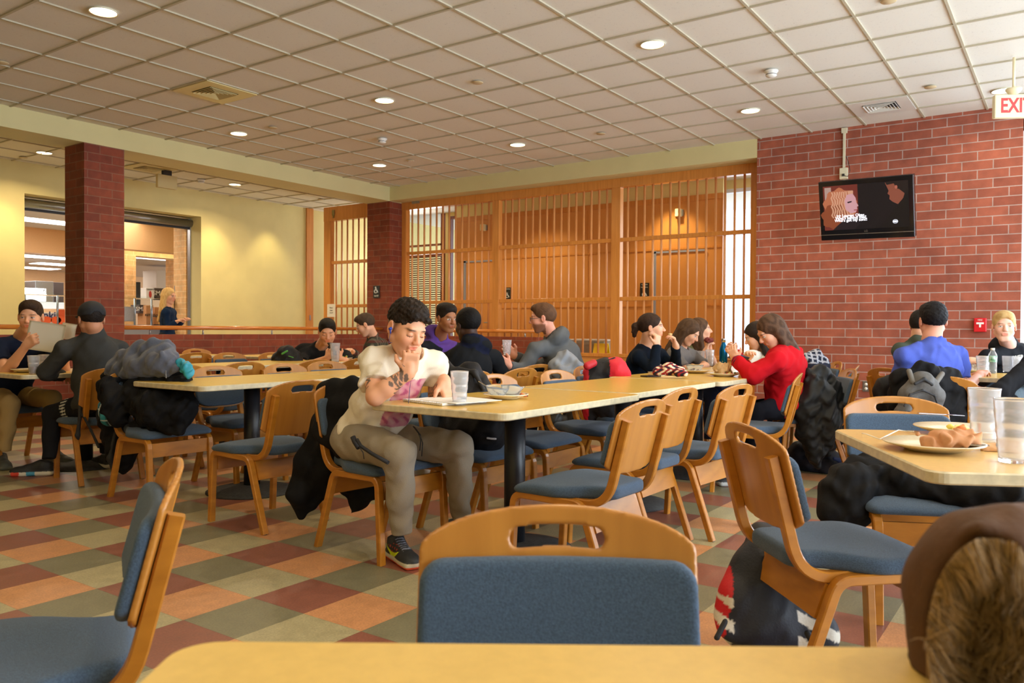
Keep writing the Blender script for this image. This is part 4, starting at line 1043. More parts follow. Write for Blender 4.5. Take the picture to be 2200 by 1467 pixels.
CHAIRS = dict(
 guy=C(2.885, 2.80, -96, 'chair under the man in the cream T-shirt, black jacket hung on its back'),
 A=C(2.905, 3.672, 88, 'empty chair with bare wooden back, left of the man in the cream T-shirt'),
 M=C(2.98, 1.69, 89, 'nearest of the three empty chairs along the near side of the middle tables'),
 M2=C(3.71, 1.84, 89, 'second empty chair along the near side of the long middle table'),
 M3=C(4.18, 1.72, 85, 'third empty chair along the near side of the long middle table'),
 Rb=C(2.575, .592, -48, 'large empty chair beside the front right table, striped backpack on the floor behind it'),
 Wr=C(5.43, 1.77, 102, 'chair seen edge-on in front of the woman in red, its back toward the right'),
 Wc=C(6.28, 1.62, 118, 'chair under the woman in the red sweater, black puffer coat hung over its back'),
 FRc=C(3.515, .504, 206, 'empty blue chair facing the camera behind the front right table, black coat across its seat'),
 Fc=C(.838, .503, 213.8, 'large chair facing the camera with blue back cushion behind the nearest table'),
 Lf=C(.722, 1.675, 149, 'cropped chair at the lower left corner seen from its side'),
 Cap=C(3.013, 5.68, 82, 'chair under the man in the black cap, wooden back to the right'),
 Co=C(2.92, 4.77, -92, 'chair at the near-left table heaped with a black coat and a grey hoodie'),
 B1=C(3.55, 4.82, -90, 'blue-cushioned chair on the far side of the left table, nearest the heap of coats'),
 B3=C(4.15, 4.80, -90, 'blue-cushioned chair on the far side of the left table, in front of the backpack'),
 B3b=C(4.68, 4.92, -92, 'blue-cushioned chair with a small arched handle just left of the cream T-shirt'),
 B2=C(4.15, 5.84, 90, 'wooden-backed chair with a wide handle slot behind the left table'),
 B4=C(4.88, 5.80, 90, 'half-hidden wooden-backed chair in front of the table of the man with the phone'),
 B5=C(5.38, 5.78, 90, 'wooden-backed chair just left of the shoulder of the man in the cream T-shirt'),
 B6=C(3.50, 5.72, 90, 'wooden-backed chair whose small handle shows above the teal bag'),
 f1=C(4.50, 7.35, -90, 'blue-cushioned chair facing the camera behind the second left table'),
 f2=C(5.35, 8.32, 90, 'wooden-backed chair by the end table near the dwarf brick wall'),
 f3=C(6.25, 9.12, -90, 'farthest chair against the dwarf brick wall, only its arched handle showing'),
 f4=C(6.75, 8.35, -170, 'chair seen from its side in front of the dwarf brick wall'),
 f5=C(5.55, 7.45, -90, 'blue-cushioned chair next to the black backpack of the man with the phone'),
 N1=C(3.47, 2.65, -95, 'chair holding the dark backpack beside the man in the cream T-shirt'),
 N2=C(4.04, 2.67, -90, 'chair whose handle catches white light behind the plate with glass bowls'),
 N3=C(4.73, 2.66, -92, 'blue-cushioned chair on the far side of the middle table beside the red and black backpack'),
 N4=C(5.40, 2.80, -88, 'chair holding the red and black backpack on the far side of the middle table'),
 m2=C(4.86, 3.57, 88, 'wooden-backed chair right of the man with the red stripe on his jacket'),
 m3=C(5.46, 3.80, 82, 'wooden-backed chair beside the forearms of the man in the grey hoodie'),
 P7=C(4.36, 3.62, 78, 'chair under the man in the black jacket with the red stripe'),
 P8=C(6.05, 3.55, 100, 'chair under the bearded man in the grey hoodie, pale grey puffer coat on its back'),
 P6=C(5.45, 4.98, -95, 'chair under the man in the purple hoodie'),
 P1=C(2.98, 6.93, -90, 'chair under the man in the navy T-shirt at the far left'),
 P3=C(5.95, 7.20, -90, 'chair under the man in the black T-shirt'),
 P4=C(7.15, 7.15, 155, 'chair under the man in the plaid shirt'),
 P9=C(6.12, 3.00, -70, 'chair under the woman with the dark ponytail'),
 P10=C(7.05, 3.05, -80, 'chair under the woman in the grey T-shirt'),
 P11=C(7.75, 3.2, -85, 'chair under the long-haired woman holding food'),
 P12=C(7.02, 1.74, 100, 'chair under the person in white behind the woman in red'),
 Pl=C(7.75, 2.05, 118, 'chair with a navy and white plaid jacket on its back, by the brick wall'),
 P14=C(6.05, .72, 5, 'chair under the man in the blue T-shirt, grey backpack hung on its back'),
 P15=C(6.98, 1.02, -35, 'chair edge with black bag left of the man in the blue T-shirt'),
 P16=C(8.2, .42, 183, 'chair under the blond man in the black hoodie'),
 P17=C(6.12, -.20, 8, 'chair under the person in black cut by the right edge'),
)

# ================================================================== TABLES
LAM = pm('table_laminate', srgb(222, 182, 84), .28, noise=.06, nscale=60, col2=None, coat=.15)
LAMB = pm('table_laminate_pale', srgb(222, 184, 116), .28, noise=.05, nscale=60, coat=.15)
EDGE = pm('table_edge', srgb(205, 192, 158), .4, noise=.12, nscale=30)
COLM = pm('column_black', (.012, .013, .017), .38)
CAST = pm('cast_iron', (.03, .03, .03), .7, noise=.3, nscale=50, bump=.4, bscale=120)
def table(x, y, rot, L, Wd, label, h=.742, cols=((.0, .0),), th=.032, lam=None, group='yellow laminate cafeteria tables', base=True):
    """x,y = one corner; extends L along local x and Wd along local y"""
    t = thing('cafeteria_table', label, 'table', (x, y, 0), R(rot), group)
    def rr(r, n=6):
        out = []
        for cx, cy, a0 in ((L-r, r, -PI/2), (L-r, Wd-r, 0), (r, Wd-r, PI/2), (r, r, PI)):
            out += [(cx+r*math.cos(a0+PI/2*i/n), cy+r*math.sin(a0+PI/2*i/n)) for i in range(n+1)]
        return out
    o = rr(.045); inn = [(L/2+(p[0]-L/2)*(1-.004/L*2), Wd/2+(p[1]-Wd/2)*(1-.004/Wd*2)) for p in o]
    bm = bmesh.new()
    lv = [(inn, h-th), (o, h-th+.004), (o, h-.004), (inn, h)]
    rings = [[bm.verts.new((p[0], p[1], z)) for p in q] for q, z in lv]
    for A, B in zip(rings[:-1], rings[1:]):
        for i in range(len(A)):
            f = bm.faces.new((A[i], A[(i+1) % len(A)], B[(i+1) % len(A)], B[i])); f.material_index = 1
    bm.faces.new(rings[-1]).material_index = 0; bm.faces.new(rings[0][::-1]).material_index = 1
    bmobj('tabletop', bm, [lam or LAM, EDGE], t)
    if base:
        cx, cy = L/2+cols[0][0], Wd/2+cols[0][1]
        bm = bmesh.new(); lathe(bm, [(0, .02), (.052, .02), (.052, h-th-.01), (0, h-th-.01)], 24); bmobj('column', bm, COLM, t, loc=(cx, cy, 0))
        bm = bmesh.new(); lathe(bm, [(0, .0), (.29, .0), (.29, .008), (.2, .03), (.07, .045), (0, .045)], 36); bmobj('base', bm, CAST, t, loc=(cx, cy, 0))
        bm = bmesh.new(); bx(bm, -.28, .28, -.03, .03, h-th-.012, h-th); bx(bm, -.03, .03, -.22, .22, h-th-.012, h-th); bmobj('top_bracket', bm, COLM, t, loc=(cx, cy, 0))
    return t
T1 = table(2.615, 1.86, 0, 1.25, .76, 'first yellow table of the long middle row, where the man in the cream T-shirt sits')
T2 = table(3.90, 1.92, 0, 1.22, .76, 'second yellow table of the long middle row, between the first and the one with food')
T3 = table(5.14, 1.89, 0, 1.22, .86, 'third yellow table of the middle row, carrying the food plates and the blue bottle')
T4 = table(6.40, 2.0, 0, 1.22, .76, 'table beyond the food plates, hidden behind the woman in red')
TL = table(2.75, 4.08, 0, 1.25, .74, 'left yellow table with an empty chair pushed up to its near side')
TL2 = table(4.02, 4.12, 0, 1.22, .76, 'yellow table continuing the left row behind the cream T-shirt')
TQ = table(5.28, 4.05, 0, 1.25, .76, 'table where the men in the purple hoodie, black jacket and grey hoodie sit')
TA = table(2.62, 5.95, 0, 1.22, .7, 'far left table where the man in navy and the man in the cap sit')
TB = table(3.90, 6.0, 0, 1.22, .76, 'second-row yellow table behind the blue-cushioned chairs at left')
TB2 = table(5.14, 6.02, 0, 1.35, .86, 'second-row table in front of the man in the black T-shirt')
TW_ = table(5.0, 8.5, 0, 1.22, .76, 'end table near the dwarf brick wall at left, empty')
TP4 = table(6.0, 7.75, 0, .9, .7, 'table in front of the man in the plaid shirt')
# front right table: corner points measured on the floor plan
a = atZ(1788, 921, .742); b_ = atZ(1998, 1013, .742)
dv = (b_-a)[:2]; rot = math.degrees(math.atan2(dv[1], dv[0])); Wf = float(np.hypot(*dv))
TF = table(float(a[0]), float(a[1]), rot, Wf, 1.22, 'front right table with two tumblers and two plates', cols=((-.05, .25),), lam=LAMB)
# round-cornered table by the window
TR = table(6.55, -.62, 0, .85, 1.3, 'small table by the brick wall where the blond man and the man in blue sit', h=.76)
# nearest table under the camera
A0 = atZ(392, 1374, .742); A1 = atZ(1975, 1388, .742); dv = (A1-A0)[:2]; an = math.atan2(dv[1], dv[0])
# local x along dv; table extends toward the camera (to the right of dv)
ox = A0[:2]+0*dv; nrm = np.array([dv[1], -dv[0]])/np.hypot(*dv)
o2 = ox+nrm*.76
TN = table(float(o2[0]), float(o2[1]), math.degrees(an), 1.25, .76, 'nearest yellow table filling the bottom edge of the picture', lam=pm('table_laminate_near', srgb(214, 178, 98), .4, noise=.04, nscale=60))

# ================================================================== PEOPLE
SKINM = vmat('skin', .5, spec=.4, sss=.08)
CLOTHM = vmat('cloth', .9, spec=.12, bump=.35, bscale=260)
PUFFM = vmat('puffer', .5, bump=.2, bscale=120)
HAIRM = vmat('hair', .62, spec=.16, bump=.8, bscale=160)
SHOEM = vmat('shoe_surface', .6, bump=.2, bscale=300)
NZ = np.array([0, 0, 1.])
def nrm(v): v = np.asarray(v, float); return v/np.linalg.norm(v)
def dirv(r=0, f=0, u=0):          # direction from right / depth / up amounts
    rr = nrm([cR[0], cR[1], 0]); ff = nrm([cF[0], cF[1], 0]); return nrm(rr*r+ff*f+NZ*u)
def headR(f, roll=0):
    f = nrm(f); l = nrm(np.cross(NZ, f)); u = np.cross(f, l)
    if roll: c, s = math.cos(R(roll)), math.sin(R(roll)); l, u = c*l+s*u, -s*l+c*u
    return np.stack([f, l, u], 1)
def sstep(x, a, b): t = np.clip((x-a)/(b-a), 0, 1); return t*t*(3-2*t)
def mixc(C0, c, w): return C0*(1-w[:, None])+np.array(c)[None, :]*w[:, None]
def add_head(f, c, Rm, s, nk):
    H = lambda *p: c+Rm@(np.array(p)*s)
    E = lambda p, r, k=.015, op='u': f.ell(H(*p), np.array(r)*s, Rm, k*s, op)
    Cc = lambda a, b, ra, rb=None, k=.012: f.cap(H(*a), H(*b), ra*s, (ra if rb is None else rb)*s, k*s)
    f.cap(nk, H(-.028, 0, -.045), .058*s, .052*s, .02)
    E((-.014, 0, .032), (.097, .075, .086))
    E((.028, 0, -.028), (.062, .062, .082), .02)
    Cc((.052, -.012, -.098), (.052, .012, -.098), .020, k=.02)
    for y in (-1, 1):
        Cc((-.005, y*.052, -.048), (.045, y*.020, -.094), .020, .018, .02)
        E((.056, y*.036, -.024), (.026, .024, .026), .02)
    Cc((.078, -.030, .022), (.078, .030, .022), .013, k=.012)
    for y in (-1, 1): E((.100, y*.031, .001), (.020, .019, .013), .008, 's')
    for y in (-1, 1): E((.0745, y*.031, .001), (.0145, .0145, .0125), .003)
    Cc((.084, 0, .012), (.106, 0, -.026), .0075, .0115, .010); E((.100, -.010, -.031), (.010, .008, .008), .006); E((.100, .010, -.031), (.010, .008, .008), .006)
    Cc((.084, -.019, -.0545), (.084, .019, -.0545), .0065, k=.006); Cc((.082, -.016, -.064), (.082, .016, -.064), .007, k=.006)
    E((.094, 0, -.0592), (.02, .026, .0016), .003, 's')
    for y in (-1, 1):
        E((-.006, y*.079, -.004), (.019, .008, .031), .006); E((-.002, y*.087, -.002), (.010, .006, .019), .005, 's')
def head_cols(V, c, Rm, s, skin, fade=0., lip=None, brow=(.02, .012, .008), beard=0., eye=(.04, .02, .012), closed=False, hairshadow=None):
    q = ((V-c)@Rm)/s
    C_ = np.tile(np.array(skin), (len(V), 1))
    x, y, z = q[:, 0], q[:, 1], q[:, 2]; ay = np.abs(y)
    hd = (np.linalg.norm(q, axis=1) < .2)
    # warmer cheeks, nose, ears
    w = np.exp(-(((x-.075)/.04)**2+((ay-.04)/.022)**2+((z+.03)/.022)**2))*.25+np.exp(-(((x-.11)/.02)**2+(y/.02)**2+((z+.03)/.02)**2))*.3+sstep(ay, .079, .084)*.3*(z > -.05)*(z < .04)*hd
    C_ = mixc(C_, (skin[0]*1.0, skin[1]*.62, skin[2]*.58), np.clip(w, 0, 1))
    if beard:
        b = beard*(sstep(-z, .035, .055)*(x > -.02)*(ay < .075)*(z > -.13)+.0)*hd
        b = b*(1-np.exp(-((y/.026)**2+((z+.059)/.010)**2)))
        b = np.maximum(b, beard*np.exp(-((y/.026)**2+((z+.044)/.0045)**2))*(x > .07)*(ay < .03))
        C_ = mixc(C_, brow, np.clip(b, 0, 1)*.8)
    C_ = mixc(C_, lip or (min(1, skin[0]*.92), skin[1]*.50, skin[2]*.48), np.exp(-((y/.021)**4+((z+.0595)/.0095)**4))*(x > .06)*hd)
    if fade:
        C_ = mixc(C_, brow, np.clip(fade*sstep(z+.5*np.clip(-x, 0, .1), -.045, .03)*(x < .048)*(ay > .030)*(ay < .0785)*hd*(1-sstep(x-.6*np.clip(z, 0, .1), .005, .03)), 0, .8))
    bz = .023-.22*(ay-.03)**2/.03+.0
    C_ = mixc(C_, brow, np.exp(-(((ay-.032)/.0185)**4+((z-bz)/.0042)**4))*(x > .05)*hd*.92)
    d = np.sqrt((x-.0745)**2+(ay-.031)**2+(z-.001)**2)
    if closed:
        C_ = mixc(C_, brow, (d < .0165)*(np.abs(z+.0065) < .0022)*(x > .07)*.85)
    else:
        op = (d < .0158)*(np.abs(z-.0005) < .0048)*(x > .074)
        C_ = mixc(C_, (.62, .58, .55), op*1.)
        C_ = mixc(C_, eye, op*((ay-.031)**2+(z-.001)**2 < .0052**2)*1.)
        C_ = mixc(C_, brow, (d < .0165)*(np.abs(z-.0062) < .0016)*(x > .074)*.8)
    return C_
def hair_field(f, c, Rm, s, style, nk=None):
    H = lambda *p: c+Rm@(np.array(p)*s)
    E = lambda p, r, k=.012, op='u', RR=None: f.ell(H(*p), np.array(r)*s, Rm if RR is None else RR, k*s, op)
    Cp = lambda a, b, ra, rb=None, k=.012: f.cap(H(*a), H(*b), ra*s, (ra if rb is None else rb)*s, k*s)
    N = lambda *v: Rm@np.array(v)
    if style in ('short', 'buzz', 'quiff', 'flat', 'fade'):
        g = dict(short=.0045, buzz=.003, quiff=.002, flat=.004, fade=.003)[style]
        E((-.016, 0, .034), (.097+g, .076+g, .087+g))
        if style == 'quiff': E((.006, 0, .088), (.090, .066, .044), .02); Cp((.068, -.030, .078), (.078, .040, .066), .022, .019); f.plane(H(-.02, 0, .010), N(.15, 0, -1), k=.02)
        if style in ('short', 'fade'): E((.004, 0, .078), (.086, .067, .047), .025); E((.045, .012, .085), (.045, .05, .032), .02)
        if style == 'flat': E((.0, 0, .083), (.088, .078, .048), .02); E((-.03, 0, .085), (.08, .08, .045), .02)
        E((.112, 0, -.016), (.078, .092, .088), .012, 's')
        f.plane(H(-.02, 0, -.022), N(.38, 0, -1), k=.02)
        for y in (-1, 1): E((.002, y*.095, -.012), (.026, .03, .034), .004, 's')
    elif style == 'afro':
        E((-.018, 0, .040), (.106, .087, .094)); E((.112, 0, -.018), (.076, .094, .086), .012, 's'); f.plane(H(-.02, 0, -.03), N(.42, 0, -1), k=.018)
        for y in (-1, 1): E((.0, y*.098, -.012), (.024, .026, .034), .004, 's')
    elif style in ('pony', 'long', 'bob'):
        E((-.018, 0, .036), (.104, .084, .094)); E((.108, 0, -.022), (.064, .078, .088), .014, 's')
        if style == 'pony':
            f.plane(H(-.02, 0, -.030), N(.5, 0, -1), k=.02)
            Cp((-.10, 0, .03), (-.135, 0, .015), .028, .034, .015); Cp((-.135, 0, .015), (-.15, .01, -.06), .032, .018, .015); Cp((-.14, -.015, .01), (-.165, -.02, -.03), .02, .008, .01)
        else:
            L = -.24 if style == 'long' else -.12
            for y in (-1, 1):
                Cp((-.02, y*.066, .0), (-.005, y*.080, L), .034, .024, .03)
                Cp((-.06, y*.045, .0), (-.065, y*.06, L), .04, .03, .03)
            Cp((-.08, 0, .0), (-.09, 0, L), .045, .035, .03)
            if style == 'bob': f.plane(H(0, 0, L-.01), N(0, 0, -1))
def add_hand(f, w, d, n, ts, s=1., curl=25, spread=.1, rad=.0085, point=None, k=.006, thumb=.5):
    d = nrm(d); n = nrm(np.array(n)-d*np.dot(n, d)); l = np.cross(n, d)*ts
    P = w+d*.046*s
    Rm = np.stack([d, l, n], 1)
    f.cap(w-d*.01, w+d*.03*s, .026*s, .024*s, .02)
    f.box(P+d*.002, np.array([.044, .040, .0135])*s, .0125*s, Rm, .014)
    for i, L in enumerate((.070, .079, .073, .056)):
        b = w+d*(.084-.004*abs(i-1))*s+l*(.030-.0205*i)*s
        dd = nrm(d+l*spread*(1.2-i)*.5); cu = curl
        if point is not None and i == point: cu = 6
        seg = (.45, .31, .24); a = 0; p = b
        for j in range(3):
            a += cu*(1.0 if j < 2 else .7)
            v = nrm(dd*math.cos(R(a))+n*math.sin(R(a)))
            q = p+v*L*seg[j]*s
            f.cap(p, q, (rad+.0006-.0007*j)*s, (rad-.0001-.0007*j)*s, k*.6); p = q
    b = w+d*.022*s+l*.030*s
    v1 = nrm(d*.62+l*.72+n*.25); v2 = nrm(d*.85+l*.25+n*thumb)
    f.cap(b-v1*.01, b+v1*.040*s, .0145*s, .0115*s, .012); f.cap(b+v1*.040*s, b+v1*.040*s+v2*.030*s, .0112*s, .0085*s, .004)
def shoe(name, heel, toe, parent, org, cols, h=.005, sz=1., high=False):
    """heel/toe on the floor"""
    heel = np.array(heel, float); toe = np.array(toe, float); d = nrm(toe-heel); L = .285*sz; l = np.cross(NZ, d)
    d2 = nrm([d[0], d[1], d[2]]); u = np.cross(d2, l); Rm = np.stack([d2, l, u], 1)
    P = lambda a, b, c: heel+d2*a+l*b+u*c
    f = Field()
    f.box(P(L*.5, 0, .016), (L*.5, .043*sz, .017), .016, Rm, .01); f.ell(P(L*.74, 0, .034), (.085*sz, .046*sz, .034), Rm, .02)
    f.ell(P(L*.26, 0, .05), (.080*sz, .038*sz, .062), Rm, .02); f.cap(P(L*.30, 0, .062), P(L*.62, 0, .052), .040*sz, .030*sz, .02)
    f.cap(P(L*.24, 0, .06), P(L*.22, 0, .125 if high else .10), .040*sz, .038*sz, .015, (False, True))
    def cf(V):
        q = (V-heel)@Rm; x = q[:, 0]/L; z = q[:, 2]; y = q[:, 1]
        C_ = np.tile(np.array(cols['upper']), (len(V), 1))
        if 'accent' in cols:
            C_ = mixc(C_, cols['accent'], 1.*((np.abs(y) > .02)*(np.abs(x*1-.42) < .14)*(np.sin(x*95) > .2)*(np.sin(z*330+x*10) > .1)*(z > .045)*(z < .085)))
        if 'lace' in cols:
            C_ = mixc(C_, cols['lace'], 1.*((np.abs(y) < .022)*(x > .36)*(x < .72)*(np.sin(x*110+np.abs(y)*140) > .25)*(z > .05)))
        if 'swoosh' in cols:
            zc = .040+.055*np.clip(.62-x, 0, 1)**1.0*(x > .2); t_ = .017*np.sin(np.clip((x-.2)/.45, 0, 1)*PI)**.8
            C_ = mixc(C_, cols['swoosh'], 1.*((np.abs(y) > .018)*(x > .2)*(x < .65)*(np.abs(z-(.036+.5*(x-.42)**2+.08*np.clip(.4-x, 0, 1))) < t_*.62)))
        C_ = mixc(C_, cols['mid'], 1.*(z < .030))
        for a, b_, cc in cols.get('blocks', ()): C_ = mixc(C_, cc, 1.*((z < .030)*(x > a)*(x < b_)))
        if 'sole' in cols: C_ = mixc(C_, cols['sole'], 1.*(z < .011))
        return C_
    o = fobj_o(name, f, h, SHOEM, parent, org, colfn=cf)
    return o
def fobj_o(name, field, h, mat, parent, org, fold=0., fscale=1., seed=0, colfn=None, top=False, postfn=None):
    V, Fq = field.mesh(h, fold, fscale, seed, postfn=postfn)
    cols = colfn(V) if colfn else None
    o = bpy.data.objects.new(name, npmesh(name, V-org, Fq, mat, True, cols)); link(o, parent)
    if top: o.location = org
    return o
def person(label, org, J, head_f, s=1., h=.0075, skin=(.52, .32, .22), shirt=None, pants=None, hair=None, face=None, hands=None, shoes=None, roll=0, hh=None, bulk=1., floorz=0., legs=True, group=None):
    """J: joints in metres (pelvis, neck, head, shL, shR, elL, elR, wrL, wrR, knL, knR, anL, anR)"""
    org = np.array(org, float); J = {k: np.array(v, float) for k, v in J.items()}
    pel, nk, hc = J['pelvis'], J['neck'], J['head']; sp = nrm(nk-pel); L = np.linalg.norm(nk-pel)
    lf = nrm(J['shL']-J['shR']); fw = nrm(np.cross(lf, sp)); lf = np.cross(sp, fw); Rt = np.stack([fw, lf, sp], 1)
    Rh = headR(head_f, roll)
    T = lambda a, b, c: pel+fw*a+lf*b+sp*c
    # ---- body: one continuous surface
    f = Field()
    shw = np.linalg.norm(J['shL']-J['shR'])/2
    f.ell(T(0, 0, L*.68), (.092*bulk, shw*.70, .14), Rt, .03); f.ell(T(0, 0, L*.3), (.085*bulk, .12*bulk, .13), Rt, .03); f.ell(T(0, 0, .0), (.09, .13, .09), Rt, .03)
    f.cap(J['shL'], J['shR'], .040, k=.03); f.cap(nk-sp*.05, nk+sp*.01, .062, .056, .03)
    for S_ in 'LR':
        a, e, w = J['sh'+S_], J['el'+S_], J['wr'+S_]
        f.cap(a, e, .043*bulk, .037*bulk, .015); f.cap(e, e+(w-e)*.35, .039*bulk, .038*bulk, .012); f.cap(e+(w-e)*.35, w, .038*bulk, .0265, .012)
        hd = (hands or {}).get(S_)
        if hd is None: hd = dict(d=nrm(w-e), n=(0, 0, -1))
        ts = 1 if S_ == 'L' else -1
        add_hand(f, w, hd.get('d', nrm(w-e)), hd.get('n', (0, 0, -1)), hd.get('ts', ts), s=hd.get('s', 1.), spread=hd.get('spread', .1), curl=hd.get('curl', 28), point=hd.get('point'), thumb=hd.get('thumb', .5), rad=.0085 if h < .006 else .0095)
    add_head(f, hc, Rh, s, nk)
    fc = dict(face or {}); tat = fc.pop('tattoo', None)
    def cf(V):
        C_ = head_cols(V, hc, Rh, s, skin, **fc)
        if tat: C_ = tat(V, C_, J)
        return C_
    body = fobj_o('person', f, hh or h, SKINM, None, org, colfn=cf, top=True)
    tag(body, label, 'person', group)
    # ---- hair
    if hair:
        g = Field(); hair_field(g, hc, Rh, s, hair['style'])
        if 'extra' in hair: hair['extra'](g, lambda *p: hc+Rh@(np.array(p)*s), Rh)
        c0 = np.array(hair['col']); c1 = np.array(hair.get('col2', c0*1.6))
        def hcf(V):
            q = ((V-hc)@Rh)/s; w = .5+.35*np.sin(q[:, 1]*95+np.sin(q[:, 0]*60)*3+2*np.sin(q[:, 2]*55))
            return mixc(np.tile(c0, (len(V), 1)), c1, w*.7)
        hg = fobj_o('hair', g, hair.get('h', min(h, .006)), HAIRM, body, org, fold=hair.get('fold', .0009), fscale=hair.get('fs', 9.), seed=3, colfn=hcf)
    # ---- shirt / jacket
    if shirt:
        g = Field(); b = shirt.get('fat', .0)+.0; t_ = shirt.get('t', .012)
        g.ell(T(.0, 0, L*.66), (.105*bulk+t_+b, shw*.78+t_, .165), Rt, .05); g.ell(T(.008, 0, L*.32), (.100*bulk+t_+b, .140*bulk+t_+b, .17), Rt, .05)
        g.ell(T(.0, 0, .02), (.115*bulk+t_+b, .155*bulk+t_+b, .12), Rt, .04)
        g.cap(J['shL'], J['shR'], .047+t_, k=.05)
        for S_ in 'LR': g.cap(nk-sp*.035, J['sh'+S_]+sp*.005, .048+t_*.5, .045+t_, .03)
        for S_ in 'LR':
            a, e, w = J['sh'+S_], J['el'+S_], J['wr'+S_]
            if shirt['sleeve'] == 'short':
                q = shirt.get('len', .62); g.cap(a, a+(e-a)*q, .044*bulk+t_, (.048+t_)*bulk, .02, (False, True))
            else:
                g.cap(a, e, .045*bulk+t_, .042*bulk+t_, .025); g.cap(e, w, .044*bulk+t_, .031+t_*.9, .02, (False, True))
        g.cap(nk-sp*.06, nk+sp*.012, .075*bulk, .066*bulk, .03)
        if shirt.get('hood'):
            hp = hc*.25+nk*.75
            bk = -fw
            g.ell(nk+bk*.075+NZ*.0, (.075, .125, .075), Rt, .035)
            for y in (-1, 1): g.cap(nk+bk*.05+lf*y*.085+sp*.02, nk+fw*.06+lf*y*.055-sp*.03, .034, .026, .025)
            g.cap(nk-lf*.05+fw*.07-sp*.035, nk+lf*.05+fw*.07-sp*.035, .022, k=.02)
            g.cap(nk+sp*.0, hc, .060, .064, .006, op='s')
        elif shirt.get('collar'):
            g.cap(nk+sp*.0, nk+sp*.035, .075, .070, .01, (False, True)); g.cap(nk, hc, .060, .060, .004, op='s')
        else:
            g.cap(nk+sp*.010+fw*.010, hc, .070, .085, .008, op='s'); g.ell(hc-NZ*.02, (.12, .12, .13), None, .01, 's')
        cfn = shirt.get('colfn')
        c0 = np.array(shirt['col'])
        def scf(V):
            q = (V-pel)@Rt; C_ = np.tile(c0, (len(V), 1))
            return cfn(V, q, C_, dict(J=J, L=L, nk=nk)) if cfn else C_
        sh = fobj_o(shirt.get('name', 'shirt'), g, shirt.get('h', h), shirt.get('mat', CLOTHM), body, org, fold=shirt.get('fold', .0028), fscale=shirt.get('fs', 1.5), seed=shirt.get('seed', 1), colfn=scf)
    # ---- trousers
    if pants:
        g = Field(); th = pants.get('t', 0.)
        g.ell(pel, (.125*bulk, .168*bulk, .105), Rt, .03)
        for S_ in 'LR':
            hp = pel+lf*(.085 if S_ == 'L' else -.085)-sp*.005+fw*.03
            g.cap(hp, J['kn'+S_], .088*bulk+th, .064+th, .03); g.cap(J['kn'+S_], J['kn'+S_]*.45+J['an'+S_]*.55, .062+th, .052+th, .02)
            g.cap(J['kn'+S_]*.45+J['an'+S_]*.55, J['an'+S_], .052+th, pants.get('cuff', .042), .02, (False, True))
            if pants.get('cuffband'): g.cap(J['an'+S_]+NZ*.045, J['an'+S_]+NZ*.0, .046, .040, .01, (False, True))
        pc = np.array(pants['col']); pcf = pants.get('colfn')
        def pf(V):
            C_ = np.tile(pc, (len(V), 1)); return pcf(V, C_, J) if pcf else C_
        fobj_o('trousers', g, pants.get('h', h), CLOTHM, body, org, fold=pants.get('fold', .003), fscale=1.3, seed=5, colfn=pf)
    if shoes:
        for S_ in 'LR':
            if 'toe'+S_ in J:
                hl = J['heel'+S_]; shoe('shoe', hl, J['toe'+S_], body, org, shoes if not isinstance(shoes, tuple) else shoes['LR'.index(S_)], h=shoes.get('h', .007), sz=shoes.get('sz', 1.))
    return body
BROWN = (.035, .016, .008); BLK = (.008, .006, .005); NAVYC = srgb(18, 26, 48); JEAN = srgb(70, 90, 120)
SK_LIGHT = srgb(226, 172, 140); SK_TAN = srgb(206, 146, 108); SK_MED = srgb(160, 104, 68); SK_DARK = srgb(66, 40, 28)
def seated(chair_key, D, neck, head, shL, shR, elL, wrL, elR, wrR, knees=True, kdir=None):
    """joints from measured places (pixel, depth) plus the chair's own position"""
    c = CHAIRS[chair_key]; r = c.rotation_euler[2]; F_ = np.array([math.cos(r), math.sin(r), 0]); Lf_ = np.array([-F_[1], F_[0], 0]); P = np.array(c.location)
    J = dict(pelvis=P-F_*.06+NZ*.535)
    for k, v in dict(neck=neck, head=head, shL=shL, shR=shR, elL=elL, wrL=wrL, elR=elR, wrR=wrR).items():
        J[k] = atD(v[0], v[1], v[2] if len(v) > 2 else D)
    for S_, y in (('L', .10), ('R', -.10)):
        J['kn'+S_] = P+F_*.36+Lf_*y*1.25+NZ*.50; J['an'+S_] = P+F_*.34+Lf_*y*1.35+NZ*.10
        J['heel'+S_] = P+F_*.30+Lf_*y*1.35+NZ*.002; J['toe'+S_] = P+F_*.55+Lf_*y*1.6+NZ*.002
    return J, (P[0], P[1], 0)

